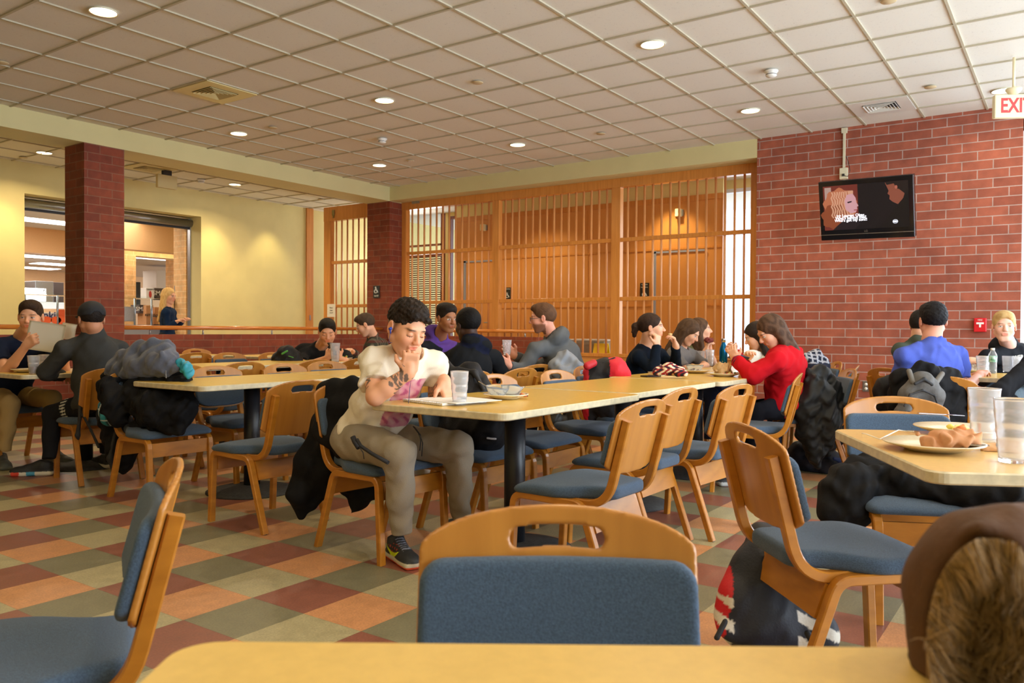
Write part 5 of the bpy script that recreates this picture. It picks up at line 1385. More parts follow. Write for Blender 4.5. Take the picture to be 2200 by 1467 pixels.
# ---------------- the man in the cream T-shirt
J, og = seated('guy', 3.8, (876, 752, 3.84), (873, 704, 3.72), (935, 782, 3.97), (800, 774, 3.76), (938, 848, 4.0), (955, 819, 3.88), (806, 852, 3.60), (878, 800, 3.60))
J['pelvis'] = np.array([2.86, 2.87, .54])
J['knR'] = atD(858, 975, 3.60); J['knL'] = atD(985, 958, 3.86)
J['anR'] = atD(862, 1142, 3.68); J['anL'] = atD(990, 1112, 4.02)
J['heelR'] = atZ(846, 1196, .002)+np.array([.02, .04, 0]); J['toeR'] = atZ(893, 1226, .002)
J['heelL'] = atZ(966, 1158, .002)+np.array([.0, .03, 0]); J['toeL'] = atZ(1036, 1172, .002)
def tattoo(V, C_, J):
    e, w, a = J['elR'], J['wrR'], J['shR']; d = w-e; L2 = d@d
    t = ((V-e)@d)/L2; r = np.linalg.norm(V-e-np.outer(t, d), axis=1); P = V*1.
    near = (r < .052)*(t > .42)*(t < 1.02)
    u1 = nrm(np.cross(d, NZ)); u2 = nrm(np.cross(d, u1)); q = V-e; ang = np.arctan2(q@u1, q@u2); m = t*7
    pat = (np.sin(m*3.1+1.6*np.sin(ang*2))*np.sin(ang*3+2*np.sin(m*1.7)) > .12)*1.
    band = (np.sin(m*9) > .1)*((np.abs(t-.62) < .035)+(np.abs(t-.86) < .03) > 0)
    ink = np.clip(pat+band, 0, 1)*near*(np.abs(t-.74) > .012)
    C_ = mixc(C_, (.035, .05, .055), ink*.82)
    d2 = e-a; t2 = ((V-a)@d2)/(d2@d2); r2 = np.linalg.norm(V-a-np.outer(t2, d2), axis=1)
    v1 = nrm(np.cross(d2, NZ)); v2 = nrm(np.cross(d2, v1)); q2 = V-a; a2 = np.arctan2(q2@v1, q2@v2)
    outer = (-(q2@cR)+.0)  # outer face of the arm
    cross = ((np.abs(q2@nrm(cF)+.040) < .5)*(np.abs((q2@cR)+.010-.02*np.sin(t2*20)) < .0055)*(t2 > .62)*(t2 < .95)+(np.abs(t2-.84) < .012)*(np.abs(q2@cR+.010) < .02))*((q2@cF) < 0)
    chain = ((np.abs(np.abs(q2@cR+.008)-.022*np.cos((t2-.55)*6)) < .004)*(t2 > .5)*(t2 < .8))*((q2@cF) < 0)*(np.sin(t2*150) > -.5)
    C_ = mixc(C_, (.04, .055, .06), np.clip(cross+chain, 0, 1)*(r2 < .06)*.85)
    e, w = J['elL'], J['wrL']; d = w-e; t = ((V-e)@d)/(d@d); r = np.linalg.norm(V-e-np.outer(t, d), axis=1)
    ink = (np.sin(V[:, 0]*210+2*np.sin(V[:, 2]*120))*np.sin(V[:, 1]*190+V[:, 2]*150) > -.15)*(r < .055)*(t > -.3)*(t < .88)
    return mixc(C_, (.06, .07, .075), ink*.62)
PRINTC = srgb(196, 92, 126)
def cream(V, q, C_, S):
    # printed picture on the chest
    u = q[:, 1]; v = q[:, 2]-S['L']*.56; w_ = (np.abs(u-.03) < .085)*(np.abs(v) < .13)*(q[:, 0] > .03)
    n_ = .5+.5*np.sin(u*90+2*np.sin(v*70))*np.sin(v*60+1)
    C_ = mixc(C_, PRINTC, w_*(.55+.4*n_)); C_ = mixc(C_, srgb(150, 60, 100), w_*(n_ > .75)*.5)
    return C_
add_fist = dict(d=dirv(.15, -.15, .95), n=dirv(-.2, .9, .2), curl=78, s=.98, thumb=1.2)
MAN = person('man in a cream printed T-shirt with tattooed arms, hand at his mouth, reading', og, J, dirv(.62, -.70, -.40), s=1.06, h=.0055, hh=.0042, skin=srgb(224, 164, 128),
       shirt=dict(col=srgb(226, 214, 192), sleeve='short', len=.66, colfn=cream, fold=.0056, fs=1.7, fat=.003, name='t_shirt', h=.005), bulk=1.07,
       pants=dict(col=srgb(150, 138, 120), cuff=.046, cuffband=True, fold=.0042, t=.010, h=.0055),
       hair=dict(style='quiff', col=(.012, .008, .006), col2=(.035, .022, .015), fold=.0024, fs=8, h=.0042),
       face=dict(closed=True, brow=(.02, .012, .008), tattoo=tattoo, beard=.10, fade=.75), roll=-4,
       hands=dict(R=add_fist, L=dict(d=dirv(.28, -.30, -.85), n=dirv(-.55, .55, -.3), curl=11, spread=.28)),
       shoes=dict(upper=(.02, .022, .024), mid=srgb(206, 196, 170), sole=srgb(240, 92, 50), swoosh=srgb(214, 232, 20), lace=srgb(130, 134, 150), accent=srgb(170, 60, 44), h=.0035))
# sideburn/ear bud, cord, drawstring, pocket zips
Rh = headR(dirv(.62, -.70, -.40), -4); hc = J['head']; Hh = lambda *p: hc+Rh@(np.array(p)*1.06)-np.array(og)
EARB = pm('earbud_blue', srgb(40, 70, 170), .35); CORD = pm('cord_blue', srgb(96, 104, 160), .5)
ear = Hh(.012, -.089, -.006)
bm = bmesh.new(); lathe(bm, [(0, -.008), (.007, -.006), (.007, .006), (0, .008)], 12, Matrix.Translation(ear) @ Matrix.Rotation(1.2, 4, 'X')); tube(bm, [Vector(ear), Vector(ear)+Vector((0, 0, -.022))], .0035, 8)
o_ = bmobj('earphone', bm, EARB, MAN)
nkp = J['neck']-np.array(og)
def C3(*p): return Vector(p)
pts = [Vector(ear)+Vector((0, 0, -.02)), Vector(Hh(.01, -.075, -.07)), Vector(atD(862, 738, 3.70)-np.array(og)), Vector(atD(872, 766, 3.70)-np.array(og)), Vector(atD(884, 800, 3.66)-np.array(og)), Vector(atD(880, 840, 3.64)-np.array(og)), Vector(atD(877, 870, 3.64)-np.array(og))]
bm = bmesh.new(); tube(bm, pts, .0016, 6); bmobj('earphone_cord', bm, CORD, o_)
LACE = pm('lace_black', (.012, .012, .014), .7)
bm = bmesh.new()
W_ = lambda x, y, D: Vector(atD(x, y, D)-np.array(og))
tube(bm, [W_(888, 916, 3.66), W_(899, 930, 3.60), W_(904, 945, 3.58), W_(902, 968, 3.58)], .0028, 6); tube(bm, [W_(890, 917, 3.66), W_(903, 934, 3.59), W_(908, 952, 3.575), W_(906, 980, 3.575)], .0028, 6)
bmobj('drawstring', bm, LACE, MAN)
bm = bmesh.new()
tube(bm, [W_(766, 944, 3.60), W_(775, 958, 3.585), W_(800, 975, 3.545), W_(834, 994, 3.50)], .0085, 8, taper=[1.1, 1, 1, 1.1])
tube(bm, [W_(758, 938, 3.61), W_(763, 950, 3.60), W_(771, 962, 3.585)], .012, 8)
tube(bm, [W_(772, 960, 3.575), W_(780, 972, 3.56), W_(782, 986, 3.56)], .002, 6)
bmobj('pocket_zip', bm, LACE, MAN)
# printed letters on the shirt
fw_ = nrm(np.cross(nrm(J['shL']-J['shR']), nrm(J['neck']-J['pelvis'])))

# ---------------- everyone else
TEE = lambda c, **k: dict(col=c, sleeve='short', name='t_shirt', **k)
LNG = lambda c, **k: dict(col=c, sleeve='long', **k)
PN = lambda c, **k: dict(col=c, **k)
SHO = dict(upper=(.03, .03, .035), mid=(.5, .5, .48))
j, og = seated('P1', 6.2, (48, 724, 6.28), (66, 681, 6.12), (108, 746, 6.4), (-2, 744, 6.12), (138, 792, 6.15), (133, 742, 5.98), (12, 800, 5.95), (58, 740, 5.86))
j['knR'] = atD(22, 866, 5.95); j['anR'] = atD(10, 968, 5.95); j['knL'] = atD(112, 856, 6.2); j['anL'] = atD(112, 958, 6.4); j['heelR'] = atZ(-2, 1000, .002); j['toeR'] = atZ(22, 1016, .002)
person('man in a navy T-shirt and khaki trousers holding up a sheet of paper', og, j, dirv(.28, -.93, -.08), 1.04, skin=srgb(218, 160, 124), shirt=TEE(srgb(24, 32, 52)), pants=PN(srgb(160, 132, 84)), hh=.0055,
       hair=dict(style='fade', col=(.03, .016, .008)), hands=dict(R=dict(d=dirv(.5, -.2, .3), n=dirv(.3, .9, 0), curl=45), L=dict(d=dirv(-.5, -.2, .2), n=dirv(0, .9, 0), curl=45)), shoes=dict(upper=srgb(70, 72, 66), mid=srgb(90, 90, 80)))
j, og = seated('Cap', 5.7, (200, 716, 5.70), (196, 686, 5.66), (140, 752, 5.62), (256, 752, 5.86), (100, 800, 5.68), (132, 806, 5.92), (286, 806, 5.95), (240, 806, 6.2))
j['knL'] = atD(112, 888, 5.72); j['anL'] = atD(106, 985, 5.62); j['knR'] = atD(218, 880, 6.0); j['anR'] = atD(228, 972, 6.05)
j['heelL'] = atZ(118, 1019, .002); j['toeL'] = atZ(60, 1021, .002); j['heelR'] = atZ(238, 1006, .002); j['toeR'] = atZ(206, 998, .002)
def adi(V, C_, J):
    a = J['pelvis']; b = J['knL']; d = b-a; t = ((V-a)@d)/(d@d); s_ = V@nrm(np.cross(d, NZ))
    side = (V-a)@nrm([-1, 0, 0]); zz = V[:, 2]
    return mixc(C_, (.6, .58, .5), (side > .13)*(t > .55)*(t < .68)*(np.sin((zz+t*.1)*300) > .1)*.9)
MAN2 = person('man in a dark grey sweater and black cap seen from behind', og, j, dirv(-.70, .72, -.12), 1.02, skin=srgb(190, 132, 98), bulk=1.12, shirt=LNG(srgb(58, 58, 56), fat=.015, name='sweater', collar=True), pants=PN((.012, .012, .014), colfn=adi),
       hair=dict(style='buzz', col=(.012, .008, .006)), shoes=dict(upper=(.015, .015, .018), mid=srgb(220, 212, 190), blocks=((.78, .97, srgb(220, 70, 50)), (.42, .62, srgb(70, 150, 180)))))
Rh2 = headR(dirv(-.70, .72, -.12)); hc2 = j['head']; H2 = lambda *p: hc2+Rh2@(np.array(p)*1.02)
g = Field(); g.ell(H2(-.016, 0, .040), (.108, .088, .088), Rh2); g.plane(H2(0, 0, .018), Rh2@np.array([0, 0, -1.]), rad=.3)
g.ell(H2(.125, 0, .034), (.085, .066, .009), Rh2, .012); g.ell(H2(-.017, 0, .03), (.098, .078, .083), Rh2, .004, 's'); g.ell(H2(-.115, 0, .012), (.03, .035, .028), Rh2, .004, 's')
fobj_o('cap', g, .005, pm('cap_black', (.010, .011, .014), .8, bump=.2), MAN2, np.array(og))
S3 = 1.12
j, og = seated('P3', 8.6, (690, 744, 8.75), (703, 713, 8.55), (742, 764, 8.75), (652, 764, 8.7), (762, 788, 8.45), (728, 768, 8.3), (650, 790, 8.4), (704, 768, 8.3))
person('man in a black T-shirt looking at a phone behind the second-row table', og, j, dirv(.25, -.9, -.3), 1.14, skin=srgb(212, 154, 118), bulk=1.1, shirt=TEE((.012, .012, .014)), pants=PN((.02, .02, .03)), hair=dict(style='short', col=(.01, .008, .006)),
       face=dict(closed=True, beard=.3), hands=dict(R=dict(d=dirv(.4, 0, .6), curl=45, n=dirv(.3, .8, 0)), L=dict(d=dirv(-.3, 0, .7), curl=45, n=dirv(-.2, .8, 0))))
j, og = seated('P4', 9.6, (802, 724, 9.65), (785, 698, 9.55), (800, 742, 9.5), (822, 740, 9.85), (778, 772, 9.4), (758, 756, 9.2), (800, 775, 9.9), (780, 770, 9.7))
def plaidred(V, q, C_, S): return mixc(mixc(C_, srgb(90, 40, 36), (np.sin(V[:, 2]*90) > .2)*.7), srgb(120, 110, 96), (np.sin((V[:, 0]+V[:, 1])*80) > .5)*.6)
person('young man in a plaid shirt in profile in front of the corner pillar', og, j, dirv(-.85, -.1, -.35), 1.1, skin=SK_LIGHT, shirt=LNG(srgb(60, 60, 50), colfn=plaidred, collar=True), pants=PN((.03, .03, .05)), hair=dict(style='short', col=(.05, .03, .018)))
j, og = seated('P6', 7.1, (944, 726, 7.2), (960, 684, 7.05), (984, 752, 7.25), (908, 752, 7.0), (990, 790, 7.0), (962, 783, 6.7), (906, 795, 6.8), (930, 784, 6.6))
def purp(V, q, C_, S):
    hood = np.linalg.norm(V-S['nk'], axis=1) < .165; fr = (q[:, 0] > .02)*(np.abs(q[:, 1]) < .05)
    return mixc(C_, srgb(92, 62, 140), np.clip(hood*1.+fr*1., 0, 1))
person('smiling man in a purple hoodie under a black jacket', og, j, dirv(.60, -.78, -.12), 1.03, skin=SK_MED, hh=.006, shirt=LNG((.012, .013, .018), hood=True, colfn=purp, name='jacket'), pants=PN((.02, .02, .03)), hair=dict(style='flat', col=(.012, .008, .006)), face=dict(beard=.25))
j, og = seated('P7', 6.3, (1016, 742, 6.25), (1004, 699, 6.22), (950, 778, 6.2), (1062, 770, 6.45), (925, 815, 6.35), (905, 795, 6.6), (1085, 818, 6.5), (1075, 795, 6.85))
j['pelvis'] = atD(988, 872, 6.1)
def stripe(V, q, C_, S):
    b = (q[:, 0] < -.03)*(q[:, 1] < .04)
    return mixc(mixc(C_, srgb(215, 40, 40), b*(np.abs(q[:, 2]-S['L']*.50) < .0075)*1.), srgb(24, 28, 50), (np.linalg.norm(V-S['nk'], axis=1) < .15)*.9)
person('man in a black hooded jacket with a thin red stripe across the back', og, j, dirv(-.62, .74, -.1), 1.05, skin=SK_DARK, bulk=1.16, hh=.006, shirt=LNG((.010, .011, .013), hood=True, colfn=stripe, name='jacket', fat=.02), pants=PN((.02, .02, .03)), hair=dict(style='afro', col=(.005, .004, .004), col2=(.009, .008, .008)))
j, og = seated('P8', 6.9, (1188, 728, 6.92), (1166, 684, 6.85), (1150, 752, 6.72), (1222, 752, 7.1), (1122, 797, 6.65), (1094, 786, 6.55), (1155, 790, 7.1), (1106, 764, 6.95))
def hoodplaid(V, q, C_, S):
    d = np.linalg.norm(V-(S['nk']+np.array([0, 0, .0])), axis=1)
    return mixc(C_, (.03, .03, .03), (d < .13)*(q[:, 0] < .0)*(np.sin(V[:, 2]*330)*np.sin((V[:, 0]-V[:, 1])*260) > .1)*.85)
P8o = person('bearded man with glasses in a grey hoodie with plaid-lined hood', og, j, dirv(-.93, .06, -.06), 1.04, skin=srgb(226, 158, 132), bulk=1.12, hh=.006, shirt=LNG(srgb(92, 94, 96), hood=True, colfn=hoodplaid, name='hoodie', fat=.012), pants=PN((.03, .03, .05)),
       hair=dict(style='short', col=(.09, .042, .02)), face=dict(beard=1., brow=(.16, .06, .025)), hands=dict(L=dict(d=dirv(-.7, -.1, .5), curl=25, n=dirv(.1, .9, -.1)), R=dict(d=dirv(-.6, 0, .6), curl=20, n=dirv(0, -.9, 0))))
Rh8 = headR(dirv(-.93, .06, -.06)); bm = bmesh.new(); H8 = lambda *p: Vector(j['head']+Rh8@(np.array(p)*1.04)-np.array(og))
for y in (-1, 1):
    tube(bm, [H8(.101, y*.031+.024*math.cos(a), .0+.017*math.sin(a)) for a in [2*PI*i/14 for i in range(14)]], .0016, 6, closed=True); tube(bm, [H8(.100, y*.055, .004), H8(.0, y*.084, .004)], .0016, 6)
tube(bm, [H8(.106, -.008, .004), H8(.106, .008, .004)], .0016, 6); bmobj('glasses', bm, DGREY, P8o)
j, og = seated('P9', 6.7, (1388, 744, 6.78), (1400, 704, 6.7), (1418, 764, 6.9), (1372, 768, 6.6), (1452, 790, 6.85), (1452, 744, 6.7), (1404, 798, 6.45), (1411, 742, 6.5))
person('woman with a dark ponytail in a navy long-sleeved top eating a bite', og, j, dirv(.93, -.22, .05), .98, skin=SK_LIGHT, hh=.006, shirt=LNG(srgb(14, 24, 38), name='top', t=.008), pants=PN((.02, .02, .03)), hair=dict(style='pony', col=(.022, .010, .006), col2=(.05, .025, .014)), bulk=.9,
       hands=dict(R=dict(d=dirv(.05, 0, 1), n=dirv(-.5, .6, 0), curl=60, s=.9), L=dict(d=dirv(-.25, -.1, .9), n=dirv(-.9, 0, 0), curl=45, s=.9)))
j, og = seated('P10', 7.6, (1462, 745, 7.68), (1480, 714, 7.6), (1490, 766, 7.8), (1452, 766, 7.5), (1516, 786, 7.6), (1496, 792, 7.3), (1474, 795, 7.4), (1490, 790, 7.2))
person('woman in a grey T-shirt looking down, brown hair over her face', og, j, dirv(.75, -.4, -.5), 1.0, skin=SK_LIGHT, shirt=TEE(srgb(112, 108, 106), len=.8), pants=PN((.03, .04, .08)), hair=dict(style='long', col=(.055, .028, .014), col2=(.11, .06, .03)), bulk=.9)
j, og = seated('P11', 8.2, (1495, 742, 8.35), (1505, 709, 8.25), (1515, 760, 8.45), (1478, 760, 8.2), (1535, 785, 8.2), (1524, 752, 8.0), (1500, 790, 8.0), (1516, 754, 7.95))
person('woman with long wavy brown hair looking up and right, holding food', og, j, dirv(.93, -.15, .1), 1.02, skin=SK_LIGHT, shirt=TEE(srgb(110, 112, 80), len=.4), pants=PN((.03, .04, .08)), hair=dict(style='long', col=(.06, .03, .015), col2=(.14, .075, .04)), bulk=.88,
       hands=dict(R=dict(d=dirv(.3, 0, .9), n=dirv(.8, 0, 0), curl=40, s=.9), L=dict(d=dirv(.1, 0, .9), n=dirv(-.8, 0, 0), curl=40, s=.9)))
j, og = seated('P12', 7.1, (1634, 752, 7.15), (1624, 722, 7.05), (1612, 768, 6.95), (1652, 768, 7.4), (1600, 790, 6.9), (1608, 768, 6.75), (1640, 795, 7.4), (1615, 775, 7.2))
person('person in white with long dark hair mostly hidden behind the woman in red', og, j, dirv(-.9, .1, -.4), .98, skin=SK_LIGHT, shirt=LNG(srgb(225, 222, 212), name='top'), pants=PN((.03, .04, .08)), hair=dict(style='long', col=(.02, .012, .008)), bulk=.88)
j, og = seated('Wc', 6.05, (1684, 742, 6.0), (1656, 712, 5.98), (1668, 776, 5.72), (1706, 764, 6.3), (1618, 808, 5.72), (1582, 772, 5.88), (1610, 800, 6.35), (1580, 762, 6.15))
j['pelvis'] = atD(1690, 872, 6.0); j['knL'] = atD(1622, 885, 5.85); j['knR'] = atD(1612, 880, 6.2); j['anL'] = atD(1612, 985, 5.9); j['anR'] = atD(1600, 985, 6.2); j['heelL'] = atZ(1622, 1040, .002)*[1, 1, 0]+[0, 0, .002]; j['toeL'] = j['heelL']+np.array([-.2, .18, 0]); j['heelR'] = j['heelL']+np.array([.2, .2, 0]); j['toeR'] = j['heelR']+np.array([-.2, .18, 0])
PR = person('woman in a bright red sweater leaning over her food, brown hair clipped back', og, j, dirv(-.80, -.10, -.50), 1.0, skin=SK_LIGHT, hh=.006, shirt=LNG(srgb(196, 22, 34), collar=True, name='sweater', fat=.025, fold=.005, t=.018), pants=PN((.012, .014, .022)), hair=dict(style='long', col=(.05, .024, .012), col2=(.16, .085, .05)), bulk=1.02, shoes=SHO,
       hands=dict(L=dict(d=dirv(-.4, -.1, .7), n=dirv(.5, .6, 0), curl=40, s=.9), R=dict(d=dirv(-.5, 0, .5), n=dirv(0, -.7, .2), curl=40, s=.9)))
bm = bmesh.new(); w = j['wrL']-np.array(og); dd = nrm(j['elL']-j['wrL'])
for q in (.012, .03):
    c0 = w+dd*q; a1 = nrm(np.cross(dd, NZ)); b1 = np.cross(dd, a1); tube(bm, [Vector(c0+a1*.044*math.cos(a)+b1*.044*math.sin(a)) for a in [2*PI*i/16 for i in range(16)]], .004, 6, closed=True)
bmobj('wrist_bands', bm, pm('band_dark', (.02, .025, .05), .5), PR)
j, og = seated('P14', 5.45, (2002, 730, 5.42), (2004, 690, 5.45), (1944, 768, 5.32), (2058, 764, 5.56), (1936, 838, 5.4), (1985, 842, 5.65), (2066, 842, 5.55), (2104, 806, 5.78))
person('man in a blue T-shirt seen from behind, curly black hair', og, j, dirv(.12, .98, -.05), 1.04, skin=srgb(214, 152, 128), bulk=1.14, hh=.006, shirt=TEE(srgb(76, 92, 176), fold=.005), pants=PN(srgb(96, 112, 140)), hair=dict(style='short', col=(.008, .007, .008), fold=.002, fs=8))
j, og = seated('P15', 6.3, (1968, 742, 6.4), (1980, 700, 6.35), (1935, 755, 6.3), (2000, 755, 6.5), (1945, 800, 6.3), (1980, 800, 6.5), (2040, 790, 6.5), (2085, 775, 6.4))
person('person in a dark green hooded jacket mostly hidden behind the man in blue', og, j, dirv(.6, .5, -.1), 1.0, skin=SK_LIGHT, shirt=LNG(srgb(70, 78, 68), hood=True, name='jacket'), pants=PN((.02, .02, .03)), hair=dict(style='short', col=(.01, .008, .006)),
       hands=dict(R=dict(d=dirv(.9, 0, .1), n=dirv(0, .2, -.9), curl=30)))
j, og = seated('P16', 6.7, (2168, 744, 6.85), (2157, 702, 6.68), (2218, 772, 6.95), (2120, 768, 6.72), (2230, 820, 6.8), (2200, 806, 6.5), (2112, 815, 6.6), (2128, 808, 6.4))
j['knL'] = atD(2160, 860, 6.3); j['knR'] = atD(2112, 858, 6.2)
P16o = person('blond man in a black hoodie sitting behind the water bottle', og, j, dirv(-.42, -.88, .02), 1.06, skin=srgb(236, 184, 162), hh=.006, shirt=LNG((.012, .013, .016), hood=True, name='hoodie'), pants=PN(srgb(84, 96, 104)), hair=dict(style='short', col=srgb(188, 150, 96), col2=srgb(226, 196, 140)), face=dict(brow=srgb(150, 100, 60)))
j, og = seated('P17', 5.2, (2256, 752, 5.35), (2274, 706, 5.38), (2214, 786, 5.2), (2300, 790, 5.55), (2148, 842, 5.0), (2172, 862, 5.25), (2310, 860, 5.5), (2225, 870, 5.6))
person('person in a black jacket cut by the right edge, hands clasped low', og, j, dirv(-.5, .8, 0), 1.0, skin=srgb(214, 156, 130), shirt=LNG((.010, .010, .012), name='jacket', fat=.01, fold=.004), pants=PN((.01, .01, .012)), hair=dict(style='short', col=(.01, .008, .006)))
# server, standing
Dv = 12.6; og = atD(357, 700, Dv)*[1, 1, 0]+[0, 0, .26]
j = {k: atD(*v) for k, v in dict(pelvis=(360, 722, Dv), neck=(360, 660, Dv), head=(363, 636, Dv), shL=(356, 672, Dv-.15), shR=(370, 672, Dv+.15), elL=(360, 702, Dv-.15), wrL=(378, 692, Dv-.1), elR=(378, 702, Dv+.15), wrR=(392, 690, Dv+.1), knL=(358, 784, Dv-.1), knR=(364, 784, Dv+.1), anL=(358, 840, Dv-.1), anR=(364, 840, Dv+.1)).items()}
person('server with very long blonde hair in a navy shirt standing behind the wire rack', og, j, dirv(.95, -.2, -.1), 1.05, skin=srgb(236, 176, 140), shirt=LNG(srgb(26, 44, 70), name='shirt'), pants=PN((.02, .02, .025)), bulk=.88,
       hair=dict(style='long', col=srgb(216, 170, 100), col2=srgb(240, 204, 140), extra=lambda g, H, Rm: (g.cap(H(-.07, .0, -.1), H(-.12, .03, -.42), .05, .03, .03), g.cap(H(-.05, -.04, -.1), H(-.1, -.05, -.38), .045, .025, .03))))
# worker glimpsed at the pillar edge

# ================================================================== CLOTHES, BAGS AND THINGS ON THE TABLES
def soft(name, lab, cat, chains, mat_, h=.008, fold=.006, fs=1.0, k=.05, boxes=(), ells=(), colfn=None, cuts=(), seed=2, base=None, planes=(), group=None):
    """soft goods: chains of (x, y, depth, radius) measured places"""
    f = Field(); pts = []
    for ch in chains:
        P = [(atD(x, y, D), r) for x, y, D, r in ch]; pts += [p for p, r in P]
        if len(P) == 1: f.ell(P[0][0], (P[0][1],)*3, k=k)
        for (a, ra), (b, rb) in zip(P[:-1], P[1:]): f.cap(a, b, ra, rb, k)
    for c, hh, rd, Rm in boxes: f.box(c, hh, rd, Rm, k); pts.append(np.array(c))
    for c, r, Rm in ells: f.ell(c, r, Rm, k); pts.append(np.array(c))
    for c, n in planes: f.plane(c, n)
    og = np.mean(pts, 0); og[2] = min(p[2] for p in pts)
    V, Fq = f.mesh(h, fold, fs, seed)
    if V[:, 2].min() < .004: V[:, 2] = np.maximum(V[:, 2], .004)
    o = bpy.data.objects.new(name, npmesh(name, V-og, Fq, mat_, True, colfn(V) if colfn else None)); link(o); o.location = og
    return tag(o, lab, cat, group)
BCOAT = pm('coat_black', (.008, .008, .009), .8, noise=.3, nscale=8, bump=.3, bscale=60, spec=.15)
PUFF = pm('puffer_black', (.009, .010, .011), .5, spec=.3, noise=.2, nscale=8, bump=.15, bscale=50)
HOODG = pm('hoodie_slate', srgb(74, 78, 92), .95, noise=.1, nscale=60, bump=.3, bscale=200, sheen=.2)
BAGB = pm('bag_black', (.009, .009, .011), .6, spec=.25, noise=.2, nscale=30, bump=.3, bscale=150)
STRAP = pm('strap_black', (.014, .014, .016), .7)
def child_soft(parent, name, chains, mat_, h=.006, k=.03, fold=0., boxes=(), ells=()):
    f = Field()
    for ch in chains:
        P = [(atD(x, y, D), r) for x, y, D, r in ch]
        for (a, ra), (b, rb) in zip(P[:-1], P[1:]): f.cap(a, b, ra, rb, k)
    for c, hh, rd, Rm in boxes: f.box(c, hh, rd, Rm, k)
    for c, r, Rm in ells: f.ell(c, r, Rm, k)
    V, Fq = f.mesh(h, fold, 1.2, 4)
    o = bpy.data.objects.new(name, npmesh(name, V-np.array(parent.location), Fq, mat_)); link(o, parent); return o
VIEW = np.stack([nrm([cF[0], cF[1], 0]), nrm([-cR[0], -cR[1], 0]), NZ], 1)     # depth, left, up
def RV(yaw=0, pitch=0, roll=0):
    M_ = Matrix.Rotation(R(yaw), 3, 'Z') @ Matrix(VIEW.tolist()) @ Matrix.Rotation(R(pitch), 3, 'Y') @ Matrix.Rotation(R(roll), 3, 'X')
    return np.array(M_)
# a) black jacket behind the reading man
soft('jacket', 'black jacket hanging off the back of the chair of the man in the cream T-shirt', 'jacket',
     [[(735, 838, 4.32, .05), (700, 920, 4.22, .075), (668, 1000, 4.16, .080), (645, 1060, 4.14, .055), (648, 1108, 4.14, .018)],
      [(770, 845, 4.25, .05), (752, 900, 4.2, .09), (720, 980, 4.16, .10), (700, 1040, 4.15, .05), (672, 1082, 4.14, .02)],
      [(700, 842, 4.14, .05), (755, 836, 4.06, .055), (775, 850, 4.02, .045)], [(702, 880, 4.08, .075), (752, 885, 4.02, .075)], [(712, 930, 4.04, .085), (742, 950, 4.0, .075)], [(778, 1040, 4.2, .05), (770, 1075, 4.2, .045), (752, 1108, 4.2, .012)], [(775, 1050, 4.2, .045), (808, 1062, 4.16, .035)], [(730, 1030, 4.2, .05), (780, 1040, 4.2, .05)]], BCOAT, .008, .009, .9)
# b) the heap at the left table
cb = soft('black_coat', 'black coat and bag heaped over the chair at the left table', 'coat',
     [[(250, 810, 5.35, .08), (330, 800, 5.2, .10), (385, 830, 5.1, .09)], [(230, 830, 5.4, .06), (245, 900, 5.35, .09), (262, 960, 5.3, .09), (270, 1000, 5.3, .05)],
      [(300, 850, 5.15, .12), (345, 880, 4.95, .12), (385, 885, 4.9, .08)], [(300, 920, 5.1, .06), (380, 915, 4.9, .06)], [(235, 940, 5.4, .05), (245, 985, 5.35, .04)], [(236, 828, 5.12, .06), (246, 865, 5.08, .07), (252, 900, 5.08, .06)], [(395, 830, 5.0, .05), (405, 880, 4.95, .06)]], BCOAT, .008, .010, 1.5)
child_soft(cb, 'strap', [[(248, 930, 5.22, .012), (236, 985, 5.2, .014), (243, 1015, 5.2, .010)]], STRAP)
child_soft(cb, 'piping', [[(262, 845, 5.08, .003), (282, 862, 5.0, .003), (296, 882, 4.98, .003)], [(356, 788, 5.0, .003), (357, 812, 4.97, .003)]], pm('piping_grey', srgb(150, 150, 150), .5), .004, .004)
soft('grey_hoodie', 'slate grey hoodie bundled on top of the black coat at the left table', 'hoodie',
     [[(252, 806, 5.3, .055), (268, 778, 5.28, .065), (300, 758, 5.25, .065), (340, 756, 5.2, .07), (365, 772, 5.12, .06)], [(250, 795, 5.25, .06), (295, 790, 5.15, .07), (350, 782, 5.05, .07), (376, 790, 5.02, .03)], [(318, 750, 5.25, .05), (352, 748, 5.2, .05)]], HOODG, .007, .010, 1.5)
def teal(V):
    C_ = np.tile(np.array(srgb(38, 130, 148)), (len(V), 1)); C_ = mixc(C_, (.01, .03, .05), (np.sin((V@cR)*70) > .2)*.8); return mixc(C_, (.6, .65, .65), ((np.sin(V[:, 2]*95) > .93)+(np.sin((V@cR)*70) > .97) > 0)*.9)
PLAIDM = vmat('plaid_cloth', .9, bump=.2)
soft('teal_flannel', 'teal and navy plaid flannel shirt poking out of the coat heap', 'shirt', [[(222, 872, 5.28, .035), (232, 900, 5.2, .045)], [(240, 860, 5.22, .04), (254, 885, 5.12, .05), (250, 900, 5.12, .035)]], PLAIDM, .006, .004, 1.2, colfn=teal, k=.03)
soft('teal_bag', 'turquoise drawstring bag on top of the coats beside the left table', 'bag', [[(388, 782, 5.05, .03), (402, 792, 5.0, .035), (408, 804, 5.0, .028)]], pm('teal_nylon', srgb(40, 150, 175), .45, noise=.1), .005, .007, 2.5, k=.02)
# the strap hanging from the capped man's chair
soft('bag_strap', 'thin black strap dangling beside the chair of the man in the cap', 'strap', [[(172, 860, 5.45, .012), (171, 900, 5.43, .010), (167, 935, 5.42, .016), (168, 942, 5.42, .010)], [(175, 885, 5.45, .009), (196, 925, 5.42, .008), (212, 960, 5.4, .010)]], STRAP, .005, 0, k=.01)
